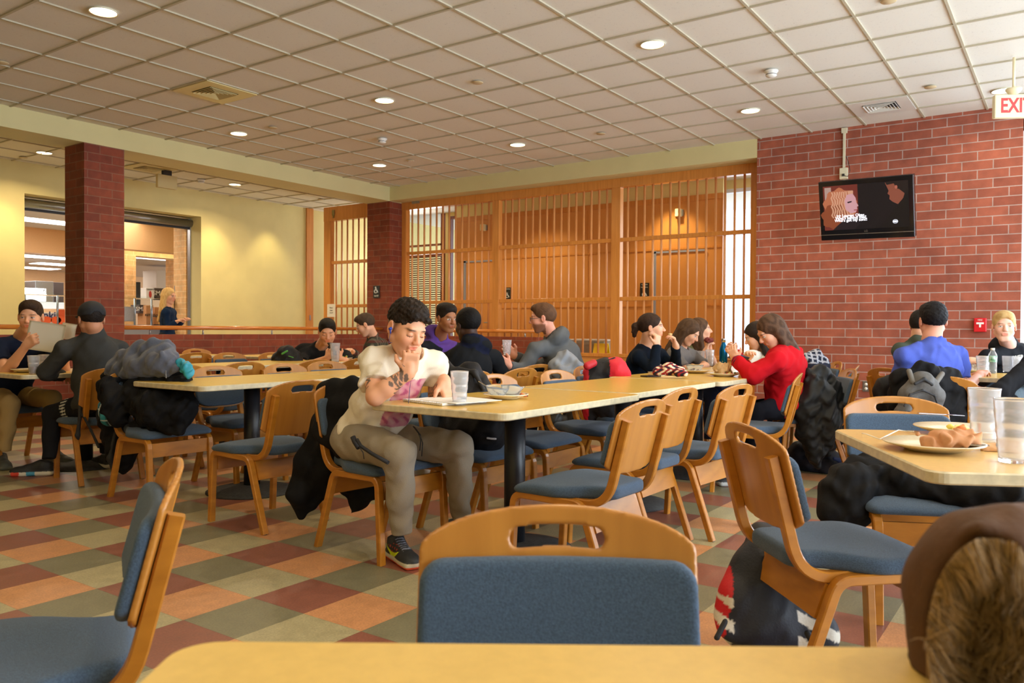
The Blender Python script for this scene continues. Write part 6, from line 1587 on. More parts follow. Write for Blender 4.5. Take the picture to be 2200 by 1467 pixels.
# c) dark backpack on the chair beside the man
bp = soft('backpack', 'dark backpack sitting on the chair beside the man in the cream T-shirt, small white tag', 'backpack', [[(978, 812, 4.45, .06), (1010, 810, 4.45, .07), (1030, 850, 4.4, .08)], [(985, 850, 4.45, .11), (1005, 925, 4.32, .11), (1040, 930, 4.25, .11)], [(975, 930, 4.35, .08), (1050, 915, 4.25, .10)]], BAGB, .008, .006, 1.3)
child_soft(bp, 'carry_strap', [[(950, 768, 4.5, .02), (975, 800, 4.42, .022), (960, 830, 4.42, .02)], [(985, 792, 4.4, .012), (1020, 800, 4.36, .012), (1038, 835, 4.32, .012)]], STRAP)
child_soft(bp, 'label', [], pm('tag_white', srgb(200, 200, 205), .5), .004, boxes=[(atD(1056, 942, 4.13), np.array([.004, .026, .006]), .003, RV(0, 0, 5))])
# d) red and black backpack
def redbag(V):
    u = V@nrm([cR[0], cR[1], 0]); c0 = atD(1312, 800, 6)@nrm([cR[0], cR[1], 0]); C_ = np.tile(np.array([.012, .012, .014]), (len(V), 1)); return mixc(C_, srgb(214, 28, 48), ((u > c0-.02)*(V[:, 2] > .72)+(np.abs(u-c0+.19) < .02)*(V[:, 2] < .8) > 0)*1.)
bp = soft('backpack', 'red and black backpack standing on a chair behind the middle table', 'backpack', [[(1270, 800, 6.0, .06), (1325, 795, 5.95, .075), (1338, 808, 5.95, .06)], [(1285, 840, 6.0, .13), (1320, 880, 5.95, .14)], [(1265, 860, 6.0, .06), (1270, 895, 6.0, .06)], [(1290, 785, 6.0, .05), (1320, 783, 6.0, .05)]], vmat('bag_painted', .65, bump=.3, bscale=120), .008, .004, 1.6, colfn=redbag)
child_soft(bp, 'strap_end', [[(1262, 786, 5.9, .03), (1275, 780, 5.92, .028)]], pm('strap_red', srgb(190, 30, 40), .6)); child_soft(bp, 'handle', [[(1296, 780, 5.95, .014), (1320, 771, 5.95, .014)]], STRAP)
# e) pale puffer on the bearded man's chair, olive puffer under the table
soft('grey_puffer', 'pale grey puffer jacket on the chair back behind the bearded man', 'jacket', [[(1195, 790, 6.55, .07), (1215, 775, 6.6, .07), (1240, 790, 6.55, .06)], [(1205, 800, 6.5, .06), (1235, 812, 6.5, .06)], [(1190, 815, 6.55, .05), (1200, 850, 6.5, .05)]], pm('puffer_grey', srgb(132, 138, 148), .55, bump=.2), .008, .008, 1.5)
soft('olive_puffer', 'quilted dark olive puffer jacket hanging below the middle table', 'jacket', [[(1185, 880, 5.75, .06), (1190, 915, 5.72, .065)], [(1225, 878, 5.8, .06), (1230, 912, 5.75, .065)]], pm('puffer_olive', srgb(62, 62, 54), .5, bump=.2), .008, .007, 2.2)
# f) big black puffer of the woman in red
soft('black_puffer', 'long black puffer coat draped over the chair behind the woman in red', 'coat',
     [[(1742, 806, 5.95, .05), (1765, 802, 5.98, .055), (1785, 830, 5.98, .06), (1800, 880, 5.98, .075), (1800, 930, 5.98, .06), (1775, 965, 5.98, .05)], [(1745, 830, 5.9, .07), (1730, 880, 5.88, .085), (1740, 930, 5.88, .085), (1752, 970, 5.88, .06), (1758, 1000, 5.88, .03)], [(1765, 850, 5.9, .10), (1770, 910, 5.9, .11), (1765, 950, 5.9, .08)]], PUFF, .009, .009, 1.6)
def plaidn(V):
    C_ = np.tile(np.array(srgb(20, 26, 48)), (len(V), 1)); return mixc(C_, (.5, .5, .55), ((np.sin((V@cR)*120) > .5)*1.+(np.sin((V[:, 2]+V@cF)*110) > .5) > 0)*(V[:, 2] > .79)*.8)
soft('plaid_jacket', 'navy jacket with white plaid lining on the chair by the brick wall', 'jacket', [[(1732, 768, 7.35, .045), (1752, 764, 7.4, .05), (1768, 782, 7.4, .05), (1780, 812, 7.4, .034)], [(1745, 785, 7.35, .065), (1765, 800, 7.35, .065)]], PLAIDM, .008, .005, 1.4, colfn=plaidn)
bp = soft('backpack', 'navy backpack on the floor below the long black puffer coat', 'backpack', [[(1765, 985, 6.2, .11), (1785, 1000, 6.15, .11)], [(1720, 975, 6.3, .10), (1745, 995, 6.25, .12)]], pm('bag_navy', srgb(20, 26, 42), .6, bump=.3), .009, .004, 1.5)
child_soft(bp, 'strap', [[(1792, 985, 6.0, .014), (1808, 990, 6.0, .016), (1803, 1010, 6.0, .012)]], pm('strap_blue', srgb(30, 50, 100), .6))
# i) behind the man in blue
soft('black_jacket', 'black jacket hung over the chair of the man in the blue T-shirt', 'jacket', [[(1928, 810, 5.12, .05), (1990, 797, 5.08, .05), (2045, 808, 5.16, .05)], [(1930, 840, 5.12, .06), (1935, 900, 5.12, .06)], [(1990, 850, 5.12, .08), (2050, 850, 5.16, .08), (2062, 900, 5.18, .07), (2080, 935, 5.18, .05)], [(1990, 900, 5.12, .1), (2040, 930, 5.15, .08)], [(1945, 870, 5.12, .10), (2035, 880, 5.15, .10)], [(1950, 825, 5.10, .06), (2040, 830, 5.14, .06)], [(1960, 940, 5.12, .09), (2050, 950, 5.15, .09)]], BCOAT, .008, .008, 1.5)
GBAG = pm('bag_grey', srgb(84, 82, 80), .7, noise=.1, bump=.3, bscale=120)
bp = soft('backpack', 'grey and black backpack hanging on the chair of the man in the blue T-shirt', 'backpack', [[(1955, 850, 4.96, .07), (1982, 825, 4.96, .07), (2005, 850, 4.96, .07)], [(1950, 895, 4.96, .085), (2000, 895, 4.96, .085)], [(1960, 930, 4.96, .09), (2000, 930, 4.96, .09)]], GBAG, .007, .003, 1.5, k=.04)
child_soft(bp, 'shoulder_strap', [[(1953, 797, 4.98, .016), (1962, 822, 4.93, .018)], [(2024, 803, 4.98, .016), (2006, 828, 4.93, .018)]], pm('bag_grey_light', srgb(104, 100, 94), .7), k=.01)
child_soft(bp, 'zip_seam', [[(1943, 872, 4.865, .006), (1955, 848, 4.87, .006), (1982, 838, 4.87, .006), (2008, 850, 4.87, .006), (2018, 880, 4.87, .006)], [(1950, 885, 4.85, .005), (2005, 882, 4.85, .005)], [(1966, 824, 4.88, .010), (1985, 814, 4.88, .010), (2002, 826, 4.88, .010)]], STRAP, .004, .01)
soft('black_bag', 'black bag hanging beside the brick wall left of the man in the blue T-shirt', 'bag', [[(1892, 838, 5.75, .06), (1908, 828, 5.75, .06), (1905, 865, 5.75, .07), (1915, 890, 5.75, .05)]], BAGB, .008, .006, 1.4)
# k) black coat across the chair at the front right table
soft('black_coat', 'black coat lying over the seat of the chair under the front right table', 'coat',
     [[(1812, 1022, 3.22, .030), (1850, 1000, 3.32, .035), (1910, 1000, 3.3, .045), (1990, 1030, 3.2, .06)], [(1795, 1055, 3.15, .040), (1786, 1095, 3.12, .040), (1795, 1128, 3.12, .022)], [(1830, 1045, 3.15, .07), (1830, 1095, 3.1, .065), (1822, 1122, 3.1, .03)], [(1820, 1020, 3.2, .04), (1798, 1060, 3.14, .05), (1790, 1100, 3.1, .045), (1800, 1130, 3.1, .022)], [(1812, 1030, 3.2, .05), (1850, 1040, 3.15, .07), (1870, 1045, 3.2, .075), (1940, 1040, 3.12, .07), (2060, 1062, 3.0, .05), (2180, 1066, 2.9, .04)], [(2000, 1040, 3.2, .06), (2120, 1045, 3.05, .055), (2200, 1050, 3.0, .05)], [(1850, 1020, 3.25, .07), (1930, 1015, 3.25, .07), (2000, 1030, 3.2, .07)], [(1822, 1060, 3.12, .07), (1815, 1100, 3.1, .06)], [(1865, 1075, 3.15, .05), (1850, 1110, 3.12, .03)]], BCOAT, .006, .008, 1.7, k=.04)
# l) striped backpack on the floor
def stripebag(V):
    u = V@nrm([cR[0], cR[1], 0])-atD(1640, 1300, 2.5)@nrm([cR[0], cR[1], 0]); z = V[:, 2]
    C_ = np.tile(np.array([.012, .014, .022]), (len(V), 1))
    C_ = mixc(C_, srgb(196, 18, 30), (u < -.045-.25*(.32-z))*(u > -.16-.5*(.34-z))*1.)
    w_ = ((u < -.07)+(u > .13) > 0)*(z < .22)*(np.sin(z*85+u*45) > .1)
    return mixc(C_, srgb(214, 206, 190), w_*1.)
bp = soft('backpack', 'red, black and white striped backpack on the floor behind the large right chair', 'backpack',
     [[(1640, 1160, 2.75, .05), (1650, 1220, 2.72, .10), (1640, 1300, 2.68, .13)], [(1600, 1220, 2.7, .05), (1580, 1290, 2.65, .05), (1565, 1350, 2.6, .035)], [(1700, 1300, 2.72, .13), (1740, 1350, 2.68, .08)], [(1640, 1150, 2.8, .04), (1720, 1150, 2.9, .03)], [(1620, 1340, 2.65, .10), (1700, 1360, 2.65, .10)], [(1765, 1370, 2.6, .05), (1750, 1340, 2.62, .05)]], vmat('bag_painted', .65), .007, .004, 1.4, colfn=stripebag, k=.05)
child_soft(bp, 'buckle_strap', [[(1558, 1335, 2.5, .009), (1540, 1370, 2.48, .009)]], STRAP, .005, .01); child_soft(bp, 'buckle_strap', [[(1735, 1360, 2.48, .010), (1745, 1378, 2.46, .010)]], STRAP, .005, .01)
# m) backpack of the man with the phone
bp = soft('backpack', 'black backpack with green details beside the man in the black T-shirt', 'backpack', [[(603, 768, 8.35, .07), (615, 762, 8.35, .09), (630, 768, 8.35, .08)], [(608, 785, 8.35, .12), (628, 785, 8.35, .12)]], BAGB, .009, .006, 1.6)
child_soft(bp, 'zip_pull', [[(606, 760, 8.2, .010), (617, 754, 8.2, .010)], [(620, 765, 8.2, .006), (630, 768, 8.2, .006)]], pm('green_trim', srgb(70, 150, 60), .5), .006, .01)

# o) brown hat with fur lining in the foreground
HATM = pm('hat_suede', srgb(82, 52, 27), .85, noise=.25, nscale=14, bump=.4, bscale=90)
f = Field(); hc_ = atD(2168, 1350, .80); HR = RV(0)
f.ell(hc_+NZ*.03, (.085, .100, .095), HR, k=.03); f.ell(hc_-NZ*.05, (.085, .092, .09), HR, k=.03); f.cap(atD(2110, 1160, .75), atD(2230, 1130, .78), .016, .020, k=.02)
f.ell(atD(2150, 1405, .71), (.075, .062, .11), HR, k=.012, op='s')
V, Fq = f.mesh(.0035, .0022, 2.0, 3); og_ = np.array([hc_[0], hc_[1], .742]); V[:, 2] = np.maximum(V[:, 2], .7435)
hat = bpy.data.objects.new('fur_lined_hat', npmesh('hat', V-og_, Fq, HATM)); link(hat); hat.location = og_; tag(hat, 'brown suede hat with shaggy tan fur lining at the lower right corner', 'hat')
ft = []; NH = 3200
verts = []; faces = []
rs = np.random.RandomState(5)
c_ = atD(2150, 1405, .71)
for i in range(NH):
    th, ph = rs.uniform(-1.15, 1.15), rs.uniform(-1.35, 1.2)
    loc = np.array([math.cos(th)*math.cos(ph), math.sin(th)*math.cos(ph), math.sin(ph)])
    p = c_+HR@(loc*np.array([.066, .056, .104])); n_ = -nrm(HR@(loc/np.array([.075, .062, .11])))
    clump = np.array([math.sin(loc[1]*14+loc[2]*6), math.sin(loc[2]*11+2), math.sin(loc[1]*9-loc[2]*13)])
    d = nrm(n_*.7+clump*.55+NZ*(-.45)+rs.normal(0, .16, 3)); L_ = rs.uniform(.022, .040); side = nrm(np.cross(d, rs.normal(0, 1, 3)))*.0006
    b0 = len(verts); m1 = p+d*L_*.5+NZ*(-.002); t1 = p+d*L_+NZ*(-.008)
    q3 = nrm(np.cross(d, side))*.0006
    verts += [p+side, p-side*.5+q3, p-side*.5-q3, m1+side*.8, m1-side*.4+q3*.8, m1-side*.4-q3*.8, t1, t1+side*.1, t1-side*.1]
    for a, b2 in ((0, 1), (1, 2), (2, 0)): faces += [(b0+a, b0+b2, b0+3+b2, b0+3+a), (b0+3+a, b0+3+b2, b0+6+b2, b0+6+a)]
verts = np.array(verts)-og_; verts[:, 2] = np.maximum(verts[:, 2], .0015)
vc = np.zeros((len(verts), 3)); vc[:] = np.array(srgb(168, 136, 92)); rr_ = np.repeat(rs.uniform(.35, 1.25, NH), 9)[:, None]; vc = vc*rr_
fur = bpy.data.objects.new('fur_lining', npmesh('fur', verts, faces, vmat('fur', .8), True, np.clip(vc, 0, 1))); link(fur, hat)

# ------------------------------------------------------------------ tableware
CUPM = pm('clear_plastic', (.96, .97, 1.0), .10, trans=.80, ior=1.3)
CHINA = pm('china_cream', srgb(236, 226, 196), .18, coat=.4)
GBOWL = pm('bowl_clear', (.92, .95, .97), .12, trans=.85, ior=1.2)
STEELB = pm('cutlery_steel', srgb(190, 190, 195), .2, 1.)
def tumbler(lab, P, H=.155, r0=.031, r1=.044, tilt=None, liquid=None, grp=None, name='tumbler'):
    t = thing(name, lab, 'cup', tuple(P), 0, grp)
    seg = 40; bm = bmesh.new(); N_ = 30; prof = []
    rings = []
    def rad(u, a, off): 
        r = r0+(r1-r0)*u
        if .12 < u < .86: r += .0011*math.cos(a*20)*(1 if int(u*26) % 2 == 0 else .2)+.0009*math.cos(u*26*PI*2)
        return r-off
    for i in range(N_+1):
        u = i/N_; rings.append([bm.verts.new((rad(u, 2*PI*k/seg, 0)*math.cos(2*PI*k/seg), rad(u, 2*PI*k/seg, 0)*math.sin(2*PI*k/seg), H*u)) for k in range(seg)])
    for i in range(N_+1):
        u = 1-i/N_*.95; rings.append([bm.verts.new(((r0+(r1-r0)*u-.0028)*math.cos(2*PI*k/seg), (r0+(r1-r0)*u-.0028)*math.sin(2*PI*k/seg), H*u)) for k in range(seg)])
    for A, B in zip(rings[:-1], rings[1:]):
        for k in range(seg): bm.faces.new((A[k], A[(k+1) % seg], B[(k+1) % seg], B[k]))
    bm.faces.new(rings[0][::-1]); bm.faces.new(rings[-1])
    o = bmobj('cup_wall', bm, CUPM, t, True)
    if liquid:
        bm = bmesh.new(); q = liquid[1]; lathe(bm, [(0, H*.06), (r0-.003, H*.06), (r0+(r1-r0)*q-.004, H*q), (0, H*q)], 24); bmobj('drink', bm, liquid[0], t)
    if tilt: t.rotation_euler = tilt
    return t
def plate(lab, P, r=.13, extra=None, name='plate', grp=None, tilt=None):
    t = thing(name, lab, 'plate', tuple(P), 0, grp)
    bm = bmesh.new(); lathe(bm, [(0, .0), (r*.55, .0), (r*.60, .004), (r*.98, .020), (r, .022), (r*.985, .0245), (r*.62, .010), (r*.55, .006), (0, .006)], 44); bmobj('dish', bm, CHINA, t, True)
    if tilt: t.rotation_euler = tilt
    return t
def bowl(lab, P, r=.058, H=.045, tilt=None):
    t = thing('glass_bowl', lab, 'bowl', tuple(P))
    bm = bmesh.new(); pr = [(0, 0), (r*.5, 0), (r*.72, H*.3), (r*.92, H*.75), (r, H), (r*.97, H), (r*.88, H*.75), (r*.68, H*.34), (r*.45, H*.10), (0, H*.10)]
    lathe(bm, pr, 36); bmobj('bowl_wall', bm, GBOWL, t, True)
    if tilt: t.rotation_euler = tilt
    return t
def cutlery(kind, lab, P, ang, pitch=0., L=.19):
    t = thing(kind, lab, 'cutlery', tuple(P), 0); t.rotation_euler = (0, R(pitch), R(ang))
    bm = bmesh.new(); poly_plate(bm, (0, 0, 0), (1, 0, 0), (0, 1, 0), [(0, -.007), (L*.35, -.0045), (L*.62, -.003), (L*.62, .003), (L*.35, .0045), (0, .007)], .0025); bmobj('handle', bm, STEELB, t)
    bm = bmesh.new()
    if kind == 'fork':
        poly_plate(bm, (0, 0, 0), (1, 0, 0), (0, 1, 0), [(L*.62, -.003), (L*.72, -.012), (L*.78, -.012), (L*.78, .012), (L*.72, .012), (L*.62, .003)], .0022)
        for y in (-.010, -.0035, .0035, .010): poly_plate(bm, (0, 0, .0), (1, 0, 0), (0, 1, 0), [(L*.77, y-.0015), (L, y-.0012), (L, y+.0012), (L*.77, y+.0015)], .002)
        bmobj('tines', bm, STEELB, t)
    elif kind == 'spoon': poly_plate(bm, (0, 0, 0), (1, 0, 0), (0, 1, 0), ell2(L*.83, 0, L*.19, .019, 18), .003); bmobj('bowl_end', bm, STEELB, t)
    else: poly_plate(bm, (0, 0, 0), (1, 0, 0), (0, 1, 0), [(L*.6, -.005), (L*.95, -.009), (L*1.1, .002), (L*.62, .007)], .0015); bmobj('blade', bm, STEELB, t)
    return t
def crumbs(name, lab, cat, P, cols, n=14, rad=.04, sz=.009, H=.012, seed=1):
    r_ = np.random.RandomState(seed); f = Field(); cc = []
    for i in range(n):
        a = r_.uniform(0, 2*PI); q = rad*math.sqrt(r_.uniform(0, 1)); c = np.array([P[0]+q*math.cos(a), P[1]+q*math.sin(a), P[2]+r_.uniform(.2, 1)*H])
        f.ell(c, r_.uniform(.6, 1.2, 3)*sz, k=.004); cc.append((c, cols[i % len(cols)]))
    V, Fq = f.mesh(.0035, .0012, 4, seed); V[:, 2] = np.maximum(V[:, 2], P[2])
    d = np.stack([np.linalg.norm(V-c, axis=1) for c, _ in cc], 1).argmin(1); cl = np.array([k for _, k in cc])[d]
    o = bpy.data.objects.new(name, npmesh(name, V-np.array(P), Fq, vmat('food', .6), True, cl)); link(o); o.location = tuple(P)
    return tag(o, lab, cat, kind='stuff')
def napkin(lab, P, sx, sy, H, col, fold=.010, seed=4, name='crumpled_napkin', cat='napkin', rz=0):
    f = Field(); Rm = np.array(Matrix.Rotation(R(rz), 3, 'Z')); P = np.array(P)
    f.ell(P+NZ*H*.45, (sx, sy, H*.6), Rm, .02); f.ell(P+Rm@np.array([sx*.6, sy*.3, H*.4]), (sx*.5, sy*.6, H*.5), Rm, .01); f.ell(P+Rm@np.array([-sx*.6, -sy*.2, H*.3]), (sx*.5, sy*.5, H*.45), Rm, .01)
    V, Fq = f.mesh(.004, fold, 3.2, seed); V[:, 2] = np.maximum(V[:, 2], P[2])
    o = bpy.data.objects.new(name, npmesh(name, V-P, Fq, pm('napkin_'+str(seed), col, .85, noise=.12, nscale=30), True)); link(o); o.location = tuple(P); return tag(o, lab, cat)
TZ = .743
# --- middle table, first
P = atZ(987, 869, TZ); tumbler('empty clear ribbed tumbler beside the notebook on the first middle table', P, .15, .030, .041)
Pp = atZ(1087, 856, TZ); plate('cream plate holding two glass bowls on the first middle table', Pp, .112)
bl1 = bowl('empty glass bowl on the left of the cream plate', (Pp[0]-.022, Pp[1]+.040, TZ+.010), .058, .048, (.12, 0, 0)); bl2 = bowl('glass bowl with a folded rim right beside the other bowl on the cream plate', (Pp[0]+.035, Pp[1]-.005, TZ+.013), .056, .046, (.0, .18, 0))
cutlery('fork', 'fork resting on the cream plate with bowls', (Pp[0]+.12, Pp[1]-.025, TZ+.052), 200, 12)
cutlery('spoon', 'spoon leaning out of the left glass bowl', (Pp[0]-.07, Pp[1]+.115, TZ+.082), -70, 30, .16)
crumbs('leftovers', 'orange and brown leftovers on the cream plate with bowls', 'food', (Pp[0]+.045, Pp[1]-.065, TZ+.010), [srgb(190, 90, 40), srgb(110, 60, 40), srgb(220, 140, 60)], 14, .026, .008)
# notebook (spiral) with pages, phone
a0 = atZ(866, 862, TZ); a1 = atZ(950, 872, TZ); ang = math.atan2(a1[1]-a0[1], a1[0]-a0[0])
t = thing('notebook', 'white spiral notebook open on the first middle table', 'notebook', (a0[0], a0[1], TZ)); t.rotation_euler = (0, 0, ang)
Lx = float(np.hypot(*(a1-a0)[:2]))
PAP = pm('paper_white', (1, 1, 1))
bm = bmesh.new(); bx(bm, 0, Lx, 0, .26, .0, .011); bevel(bmobj('pages', bm, PAP, t), .002)
bm = bmesh.new(); bx(bm, Lx*.3, Lx+.06, .03, .30, .011, .013); bmobj('open_page', bm, PAP, t)
bm = bmesh.new()
for i in range(20): tube(bm, [Vector((Lx*(i+.5)/20, -.002+.005*math.cos(q), .007+.007*math.sin(q))) for q in [2*PI*k/8 for k in range(8)]], .0008, 5, closed=True)
bmobj('spiral_binding', bm, STEELB, t)
P = atZ(964, 846, TZ+.012); bm = bmesh.new(); box(bm, (0, 0, .004), (.07, .14, .008), Matrix.Rotation(ang+.3, 4, 'Z'))
t = thing('phone', 'white phone lying under the fingertips of the man in the cream T-shirt', 'phone', (P[0], P[1], TZ+.0145)); bevel(bmobj('case', bm, pm('phone_white', srgb(230, 230, 232), .25), t), .003)
bm = bmesh.new(); box(bm, (0, 0, .0085), (.062, .115, .0008), Matrix.Rotation(ang+.3, 4, 'Z')); bmobj('screen', bm, pm('phone_glass', srgb(190, 192, 198), .1), t)
# --- third middle table
P = atZ(1495, 801, TZ); plate('cream plate with a glass bowl of sauce in front of the woman in navy', P, .12)
bowl('glass bowl with red sauce on the plate in front of the woman in navy', (P[0]-.0, P[1]+.01, TZ+.009), .07, .055)
crumbs('sauce', 'dark red sauce inside the glass bowl on the third middle table', 'food', (P[0], P[1]+.01, TZ+.017), [srgb(120, 40, 40), srgb(90, 40, 40)], 8, .03, .010)
P = atZ(1504, 785, TZ); tumbler('clear tumbler behind the bowl of sauce', P, .14, .032, .044)
P = atZ(1525, 786, TZ); tumbler('taller clear tumbler next to the metallic blue bottle', P, .155, .030, .042)
P = atZ(1555, 808, TZ); plate('cream plate heaped with a paper-wrapped sandwich and salad', P, .125)
napkin('crumpled tan sandwich wrap on the heaped plate beside the woman in red', (P[0], P[1]+.01, TZ+.012), .075, .06, .085, srgb(196, 160, 112), .010, 11, 'sandwich_wrap', 'food wrap')
crumbs('salad', 'green and orange salad around the sandwich wrap', 'food', (P[0]-.005, P[1]-.0, TZ+.012), [srgb(200, 80, 40), srgb(130, 140, 50), srgb(220, 200, 110), srgb(90, 110, 40)], 26, .085, .011, .014, 3)
cutlery('knife', 'knife lying on the rim of the heaped plate', (P[0]+.03, P[1]-.07, TZ+.026), 4, 0, .17)
P = atZ(1554, 790, TZ)
t = thing('water_bottle', 'metallic blue water bottle with steel cap on the third middle table', 'bottle', tuple(P))
BLU = pm('bottle_blue', srgb(0, 92, 138), .22, .75)
bm = bmesh.new(); lathe(bm, [(0, 0), (.034, .001), (.036, .005), (.0365, .15), (.034, .175), (.024, .205), (.0175, .222), (.0175, .235), (0, .235)], 32); bmobj('body', bm, BLU, t, True)
bm = bmesh.new(); lathe(bm, [(0, .232), (.019, .232), (.0195, .262), (.018, .266), (0, .266)], 28); bmobj('cap', bm, STEELB, t, True)
P = atZ(1424, 806, TZ)
def floral(V):
    C_ = np.tile(np.array(srgb(160, 30, 36)), (len(V), 1)); u = V@cR; a_ = np.sin(u*95+2*np.sin(V[:, 2]*100))*np.sin((V@cF)*80+V[:, 2]*70)
    C_ = mixc(C_, srgb(232, 222, 190), (a_ > .25)*1.); return mixc(C_, srgb(24, 26, 48), (a_ < -.3)*1.)
soft('pencil_pouch', 'red, navy and cream floral pouch on the third middle table', 'pouch', [[(1412, 797, 5.75, .035), (1440, 793, 5.72, .045), (1462, 797, 5.7, .036)], [(1455, 800, 5.66, .025), (1472, 802, 5.62, .02)]], vmat('floral_cloth', .8), .005, .004, 2, colfn=floral, k=.02)
P = atZ(1415, 806, TZ); t = thing('planner', 'small thick cream planner under the floral pouch', 'book', (P[0], P[1], TZ)); t.rotation_euler = (0, 0, R(-35))
bm = bmesh.new(); bx(bm, -.05, .16, -.07, .07, 0, .02); bevel(bmobj('pages', bm, pm('paper_cream', srgb(226, 214, 186), .7), t), .004)
bm = bmesh.new(); bx(bm, -.052, .162, -.072, .072, .02, .024); bmobj('cover', bm, pm('cover_print', srgb(170, 160, 140), .6, noise=.5, nscale=60), t)
P = atZ(1398, 809, TZ); t = thing('phone', 'dark phone lying at the edge of the third middle table by the planner', 'phone', (P[0], P[1], TZ)); t.rotation_euler = (0, 0, R(-20)); bm = bmesh.new(); bx(bm, -.07, .07, -.035, .035, 0, .009); bmobj('case', bm, BLACK, t)
# handheld bite of the woman in navy, phone of the hidden person
P = atD(1440, 718, 6.62); bm = bmesh.new(); box(bm, (0, 0, 0), (.05, .02, .016)); o_ = bevel(bmobj('bread_stick', bm, pm('bread', srgb(214, 178, 116), .7), None, loc=tuple(P)), .006); tag(o_, 'piece of bread held to the mouth of the woman in navy', 'bread')
P = atD(1587, 768, 5.98); t = thing('phone', 'slate phone in the hand of the woman in red', 'phone', tuple(P)); t.rotation_euler = (R(20), R(35), R(60)); bm = bmesh.new(); box(bm, (0, 0, 0), (.072, .145, .009)); bevel(bmobj('case', bm, pm('phone_slate', srgb(66, 78, 96), .3), t), .003)
P = atD(1523, 736, 7.95); napkin('dark red food held up by the woman with wavy hair', P, .05, .04, .05, srgb(110, 40, 36), .006, 21, 'chicken_wing', 'food')
# --- front right table
Fz = lambda x, y: atZ(x, y, TZ)
P = Fz(2005, 966); plate('cream plate with a crumpled brown napkin on the front right table', P, .135)
napkin('crumpled brown paper napkin on the nearer plate of the front right table', (P[0]+.01, P[1]-.045, TZ+.012), .088, .045, .040, srgb(190, 134, 92), .008, 12, rz=-50)
cutlery('fork', 'fork under the crumpled napkin on the nearer plate', (P[0]-.02, P[1]+.03, TZ+.022), -80, 0, .17)
cutlery('knife', 'dark-handled knife beside the nearer plate', tuple(Fz(1912, 940)+np.array([0, 0, .002])), -75, 0, .16)
P = Fz(2050, 930); plate('cream plate with yellow leftovers behind the nearer plate on the front right table', P, .125)
crumbs('leftovers', 'yellow and orange leftovers on the farther plate of the front right table', 'food', (P[0]+.02, P[1]-.02, TZ+.010), [srgb(226, 206, 90), srgb(232, 220, 150), srgb(214, 120, 60)], 22, .055, .010, .01, 8)
cutlery('fork', 'fork whose handle sticks out over the rim of the farther plate', tuple(Fz(1972, 905)+np.array([0, 0, .030])), -50, 3, .18)
P = Fz(2113, 948); tumbler('clear ribbed tumbler farther back on the front right table', P, .165, .033, .046)
P = Fz(2176, 992); tumbler('clear ribbed tumbler nearest on the front right table, cut near the right edge', P, .165, .033, .047)
napkin('second brown napkin between the two tumblers', Fz(2150, 968), .05, .03, .018, srgb(196, 150, 104), .004, 13, rz=-60)
P0_ = Fz(1850, 932)
bm = bmesh.new(); pts = [Fz(x, y)+np.array([0, 0, .002+.012*math.sin(i*1.3)**2]) for i, (x, y) in enumerate(((1852, 932), (1860, 941), (1890, 947), (1905, 941), (1930, 931), (1950, 928), (1962, 936)))]
tube(bm, [Vector(p-P0_) for p in pts], .0018, 6)
tag(bmobj('earphone_wire', bm, WHITEP, None, True, loc=tuple(P0_)), 'thin white earphone wire curling at the left end of the front right table', 'wire')
# --- table by the brick wall
RZ = .761
P = atZ(2094, 800, RZ); plate('plate with crumpled foil beside the man in the blue T-shirt', P, .12); napkin('crumpled silver and brown foil on the plate at the table by the brick wall', (P[0], P[1], RZ+.01), .07, .05, .05, srgb(176, 158, 140), .008, 14)
P = atZ(2132, 802, RZ)
t = thing('plastic_bottle', 'clear plastic water bottle with green label on the table by the brick wall', 'bottle', tuple(P))
PL = pm('bottle_plastic', (.9, .96, 1), .1, trans=.85, ior=1.2)
bm = bmesh.new(); lathe(bm, [(0, 0), (.028, 0), (.031, .006), (.029, .03), (.031, .06), (.029, .08), (.031, .1), (.031, .135), (.028, .15), (.014, .175), (.0125, .182), (0, .182)], 28); bmobj('body', bm, PL, t, True)
bm = bmesh.new(); lathe(bm, [(.0315, .088), (.0318, .09), (.0318, .135), (.0315, .137)], 28); bmobj('label', bm, pm('label_green', srgb(70, 130, 90), .5, noise=.5, nscale=40, col2=srgb(190, 215, 205)), t, True)
bm = bmesh.new(); lathe(bm, [(0, .18), (.0145, .18), (.0145, .197), (0, .197)], 20); bmobj('cap', bm, WHITEP, t, True)
P = atZ(2164, 799, RZ); tumbler('clear tumbler right of the plastic bottle', P, .13, .030, .040); P = atZ(2184, 800, RZ); tumbler('second clear tumbler right of the plastic bottle, against the black sleeve', P, .13, .030, .040)
P = atD(2110, 790, 5.95); tumbler('tumbler held in an outstretched hand over the foil plate', (P[0], P[1], RZ+.005), .14, .030, .042)
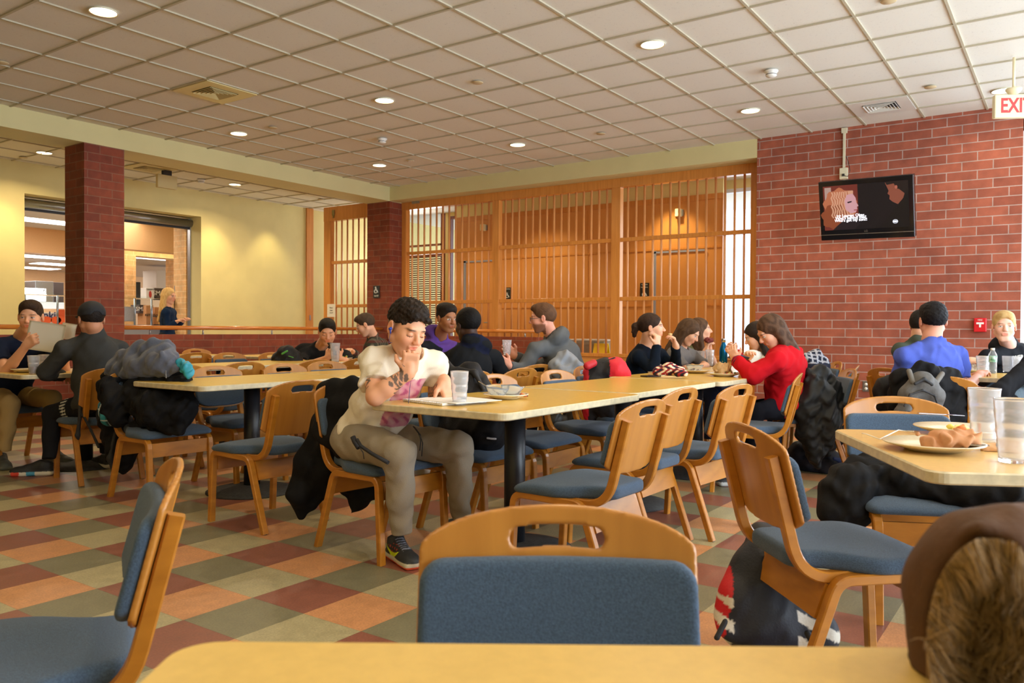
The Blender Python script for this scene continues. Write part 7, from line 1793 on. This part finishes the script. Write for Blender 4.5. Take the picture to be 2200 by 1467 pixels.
# --- far left table
P = atZ(73, 803, .745); tumbler('clear cup with brown drink in front of the man holding the sheet', P, .13, .030, .042, liquid=(pm('cola', srgb(96, 44, 20), .2), .4)); P = atZ(96, 800, .745); tumbler('empty clear cup next to the cup with brown drink', P, .13, .030, .042)
P = atZ(56, 799, .745); plate('small cream plate at the far left table', P, .10)
def sheet(lab, c, w, hgt, ex, ey, curl=.03, col=PAP):
    c = np.array(c); ex = nrm(ex); ey = nrm(np.array(ey)-ex*np.dot(ex, ey)); n_ = np.cross(ex, ey); V = []; Fq = []; NX, NY = 14, 12
    for s_ in (0, .0008):
        for i in range(NX+1):
            for j2 in range(NY+1):
                u, v = i/NX-.5, j2/NY-.5; V.append(ex*u*w+ey*v*hgt+n_*(curl*math.sin(u*3.2+.4)+curl*.5*math.sin(v*3+1)+s_))
    M_ = (NX+1)*(NY+1); g = lambda i, j2, s_: s_*M_+i*(NY+1)+j2
    for i in range(NX):
        for j2 in range(NY): Fq += [(g(i, j2, 0), g(i+1, j2, 0), g(i+1, j2+1, 0), g(i, j2+1, 0)), (g(i, j2, 1), g(i, j2+1, 1), g(i+1, j2+1, 1), g(i+1, j2, 1))]
    for i in range(NX):
        for j2 in (0, NY): Fq.append((g(i, j2, 0), g(i, j2, 1), g(i+1, j2, 1), g(i+1, j2, 0)))
    for j2 in range(NY):
        for i in (0, NX): Fq.append((g(i, j2, 0), g(i, j2+1, 0), g(i, j2+1, 1), g(i, j2, 1)))
    o = bpy.data.objects.new('paper_sheet', npmesh('sheet', V, Fq, col)); link(o); o.location = tuple(c); return tag(o, lab, 'paper')
sheet('large sheet of paper held up by the man in the navy T-shirt', atD(98, 724, 5.84), .30, .21, dirv(.97, -.1, -.12), dirv(.12, .1, 1), .012)
sheet('second curled sheet of paper just behind the cap man, above the first sheet', atD(148, 712, 5.95), .14, .12, dirv(.95, -.1, -.15), dirv(.1, .1, 1), .02)
# --- second left table
P = atZ(727, 773, .745); plate('cream plate of salad in front of the man in the black T-shirt', P, .15); crumbs('salad', 'salad on the plate in front of the man in the black T-shirt', 'food', (P[0], P[1], .757), [srgb(214, 190, 120), srgb(120, 150, 60), srgb(210, 120, 60)], 24, .10, .014, .02, 9)
P = atZ(720, 778, .745); tumbler('clear cup in front of the man in the black T-shirt', P, .19, .036, .050)
P = atD(715, 750, 8.2); t = thing('phone', 'black phone held up by the man in the black T-shirt', 'phone', tuple(P)); t.rotation_euler = (R(60), 0, R(20)); bm = bmesh.new(); box(bm, (0, 0, 0), (.08, .15, .01)); bmobj('case', bm, BLACK, t)
# --- hoodie table
P = atZ(1083, 792, .745); plate('plate with a sandwich under the forearm of the bearded man', P, .11); napkin('half-eaten sandwich on the plate of the bearded man', (P[0], P[1], .757), .05, .04, .035, srgb(200, 166, 112), .006, 15, 'sandwich', 'food')
P = atD(1089, 748, 6.75); tumbler('clear cup held in the hands of the bearded man', P+np.array([0, 0, -.06]), .13, .028, .040)
P = atZ(925, 784, .745); bowl('glass bowl of food in front of the man in the purple hoodie', P, .06, .05)

# --- writing on clothes and shoes
Lsp = nrm(J['neck']-J['pelvis']); Llf = nrm(J['shL']-J['shR']); Lfw = nrm(np.cross(Llf, Lsp)); Llf = np.cross(Lsp, Lfw); LL = np.linalg.norm(J['neck']-J['pelvis'])
Pp = J['pelvis']+Lfw*.142+Llf*.06+Lsp*LL*.62-np.array(MAN.location)
text('shirt_lettering', 'E S S', Pp, Llf, Lsp, .034, pm('print_plum', srgb(110, 44, 70), .8), MAN, .0008)
Pp = atD(2192, 768, 6.50)-np.array(P16o.location)
text('hoodie_lettering', 'WER-E', Pp, dirv(.9, .35, .08), (0, 0, 1), .055, pm('print_cream', srgb(214, 210, 196), .8), P16o, .001)
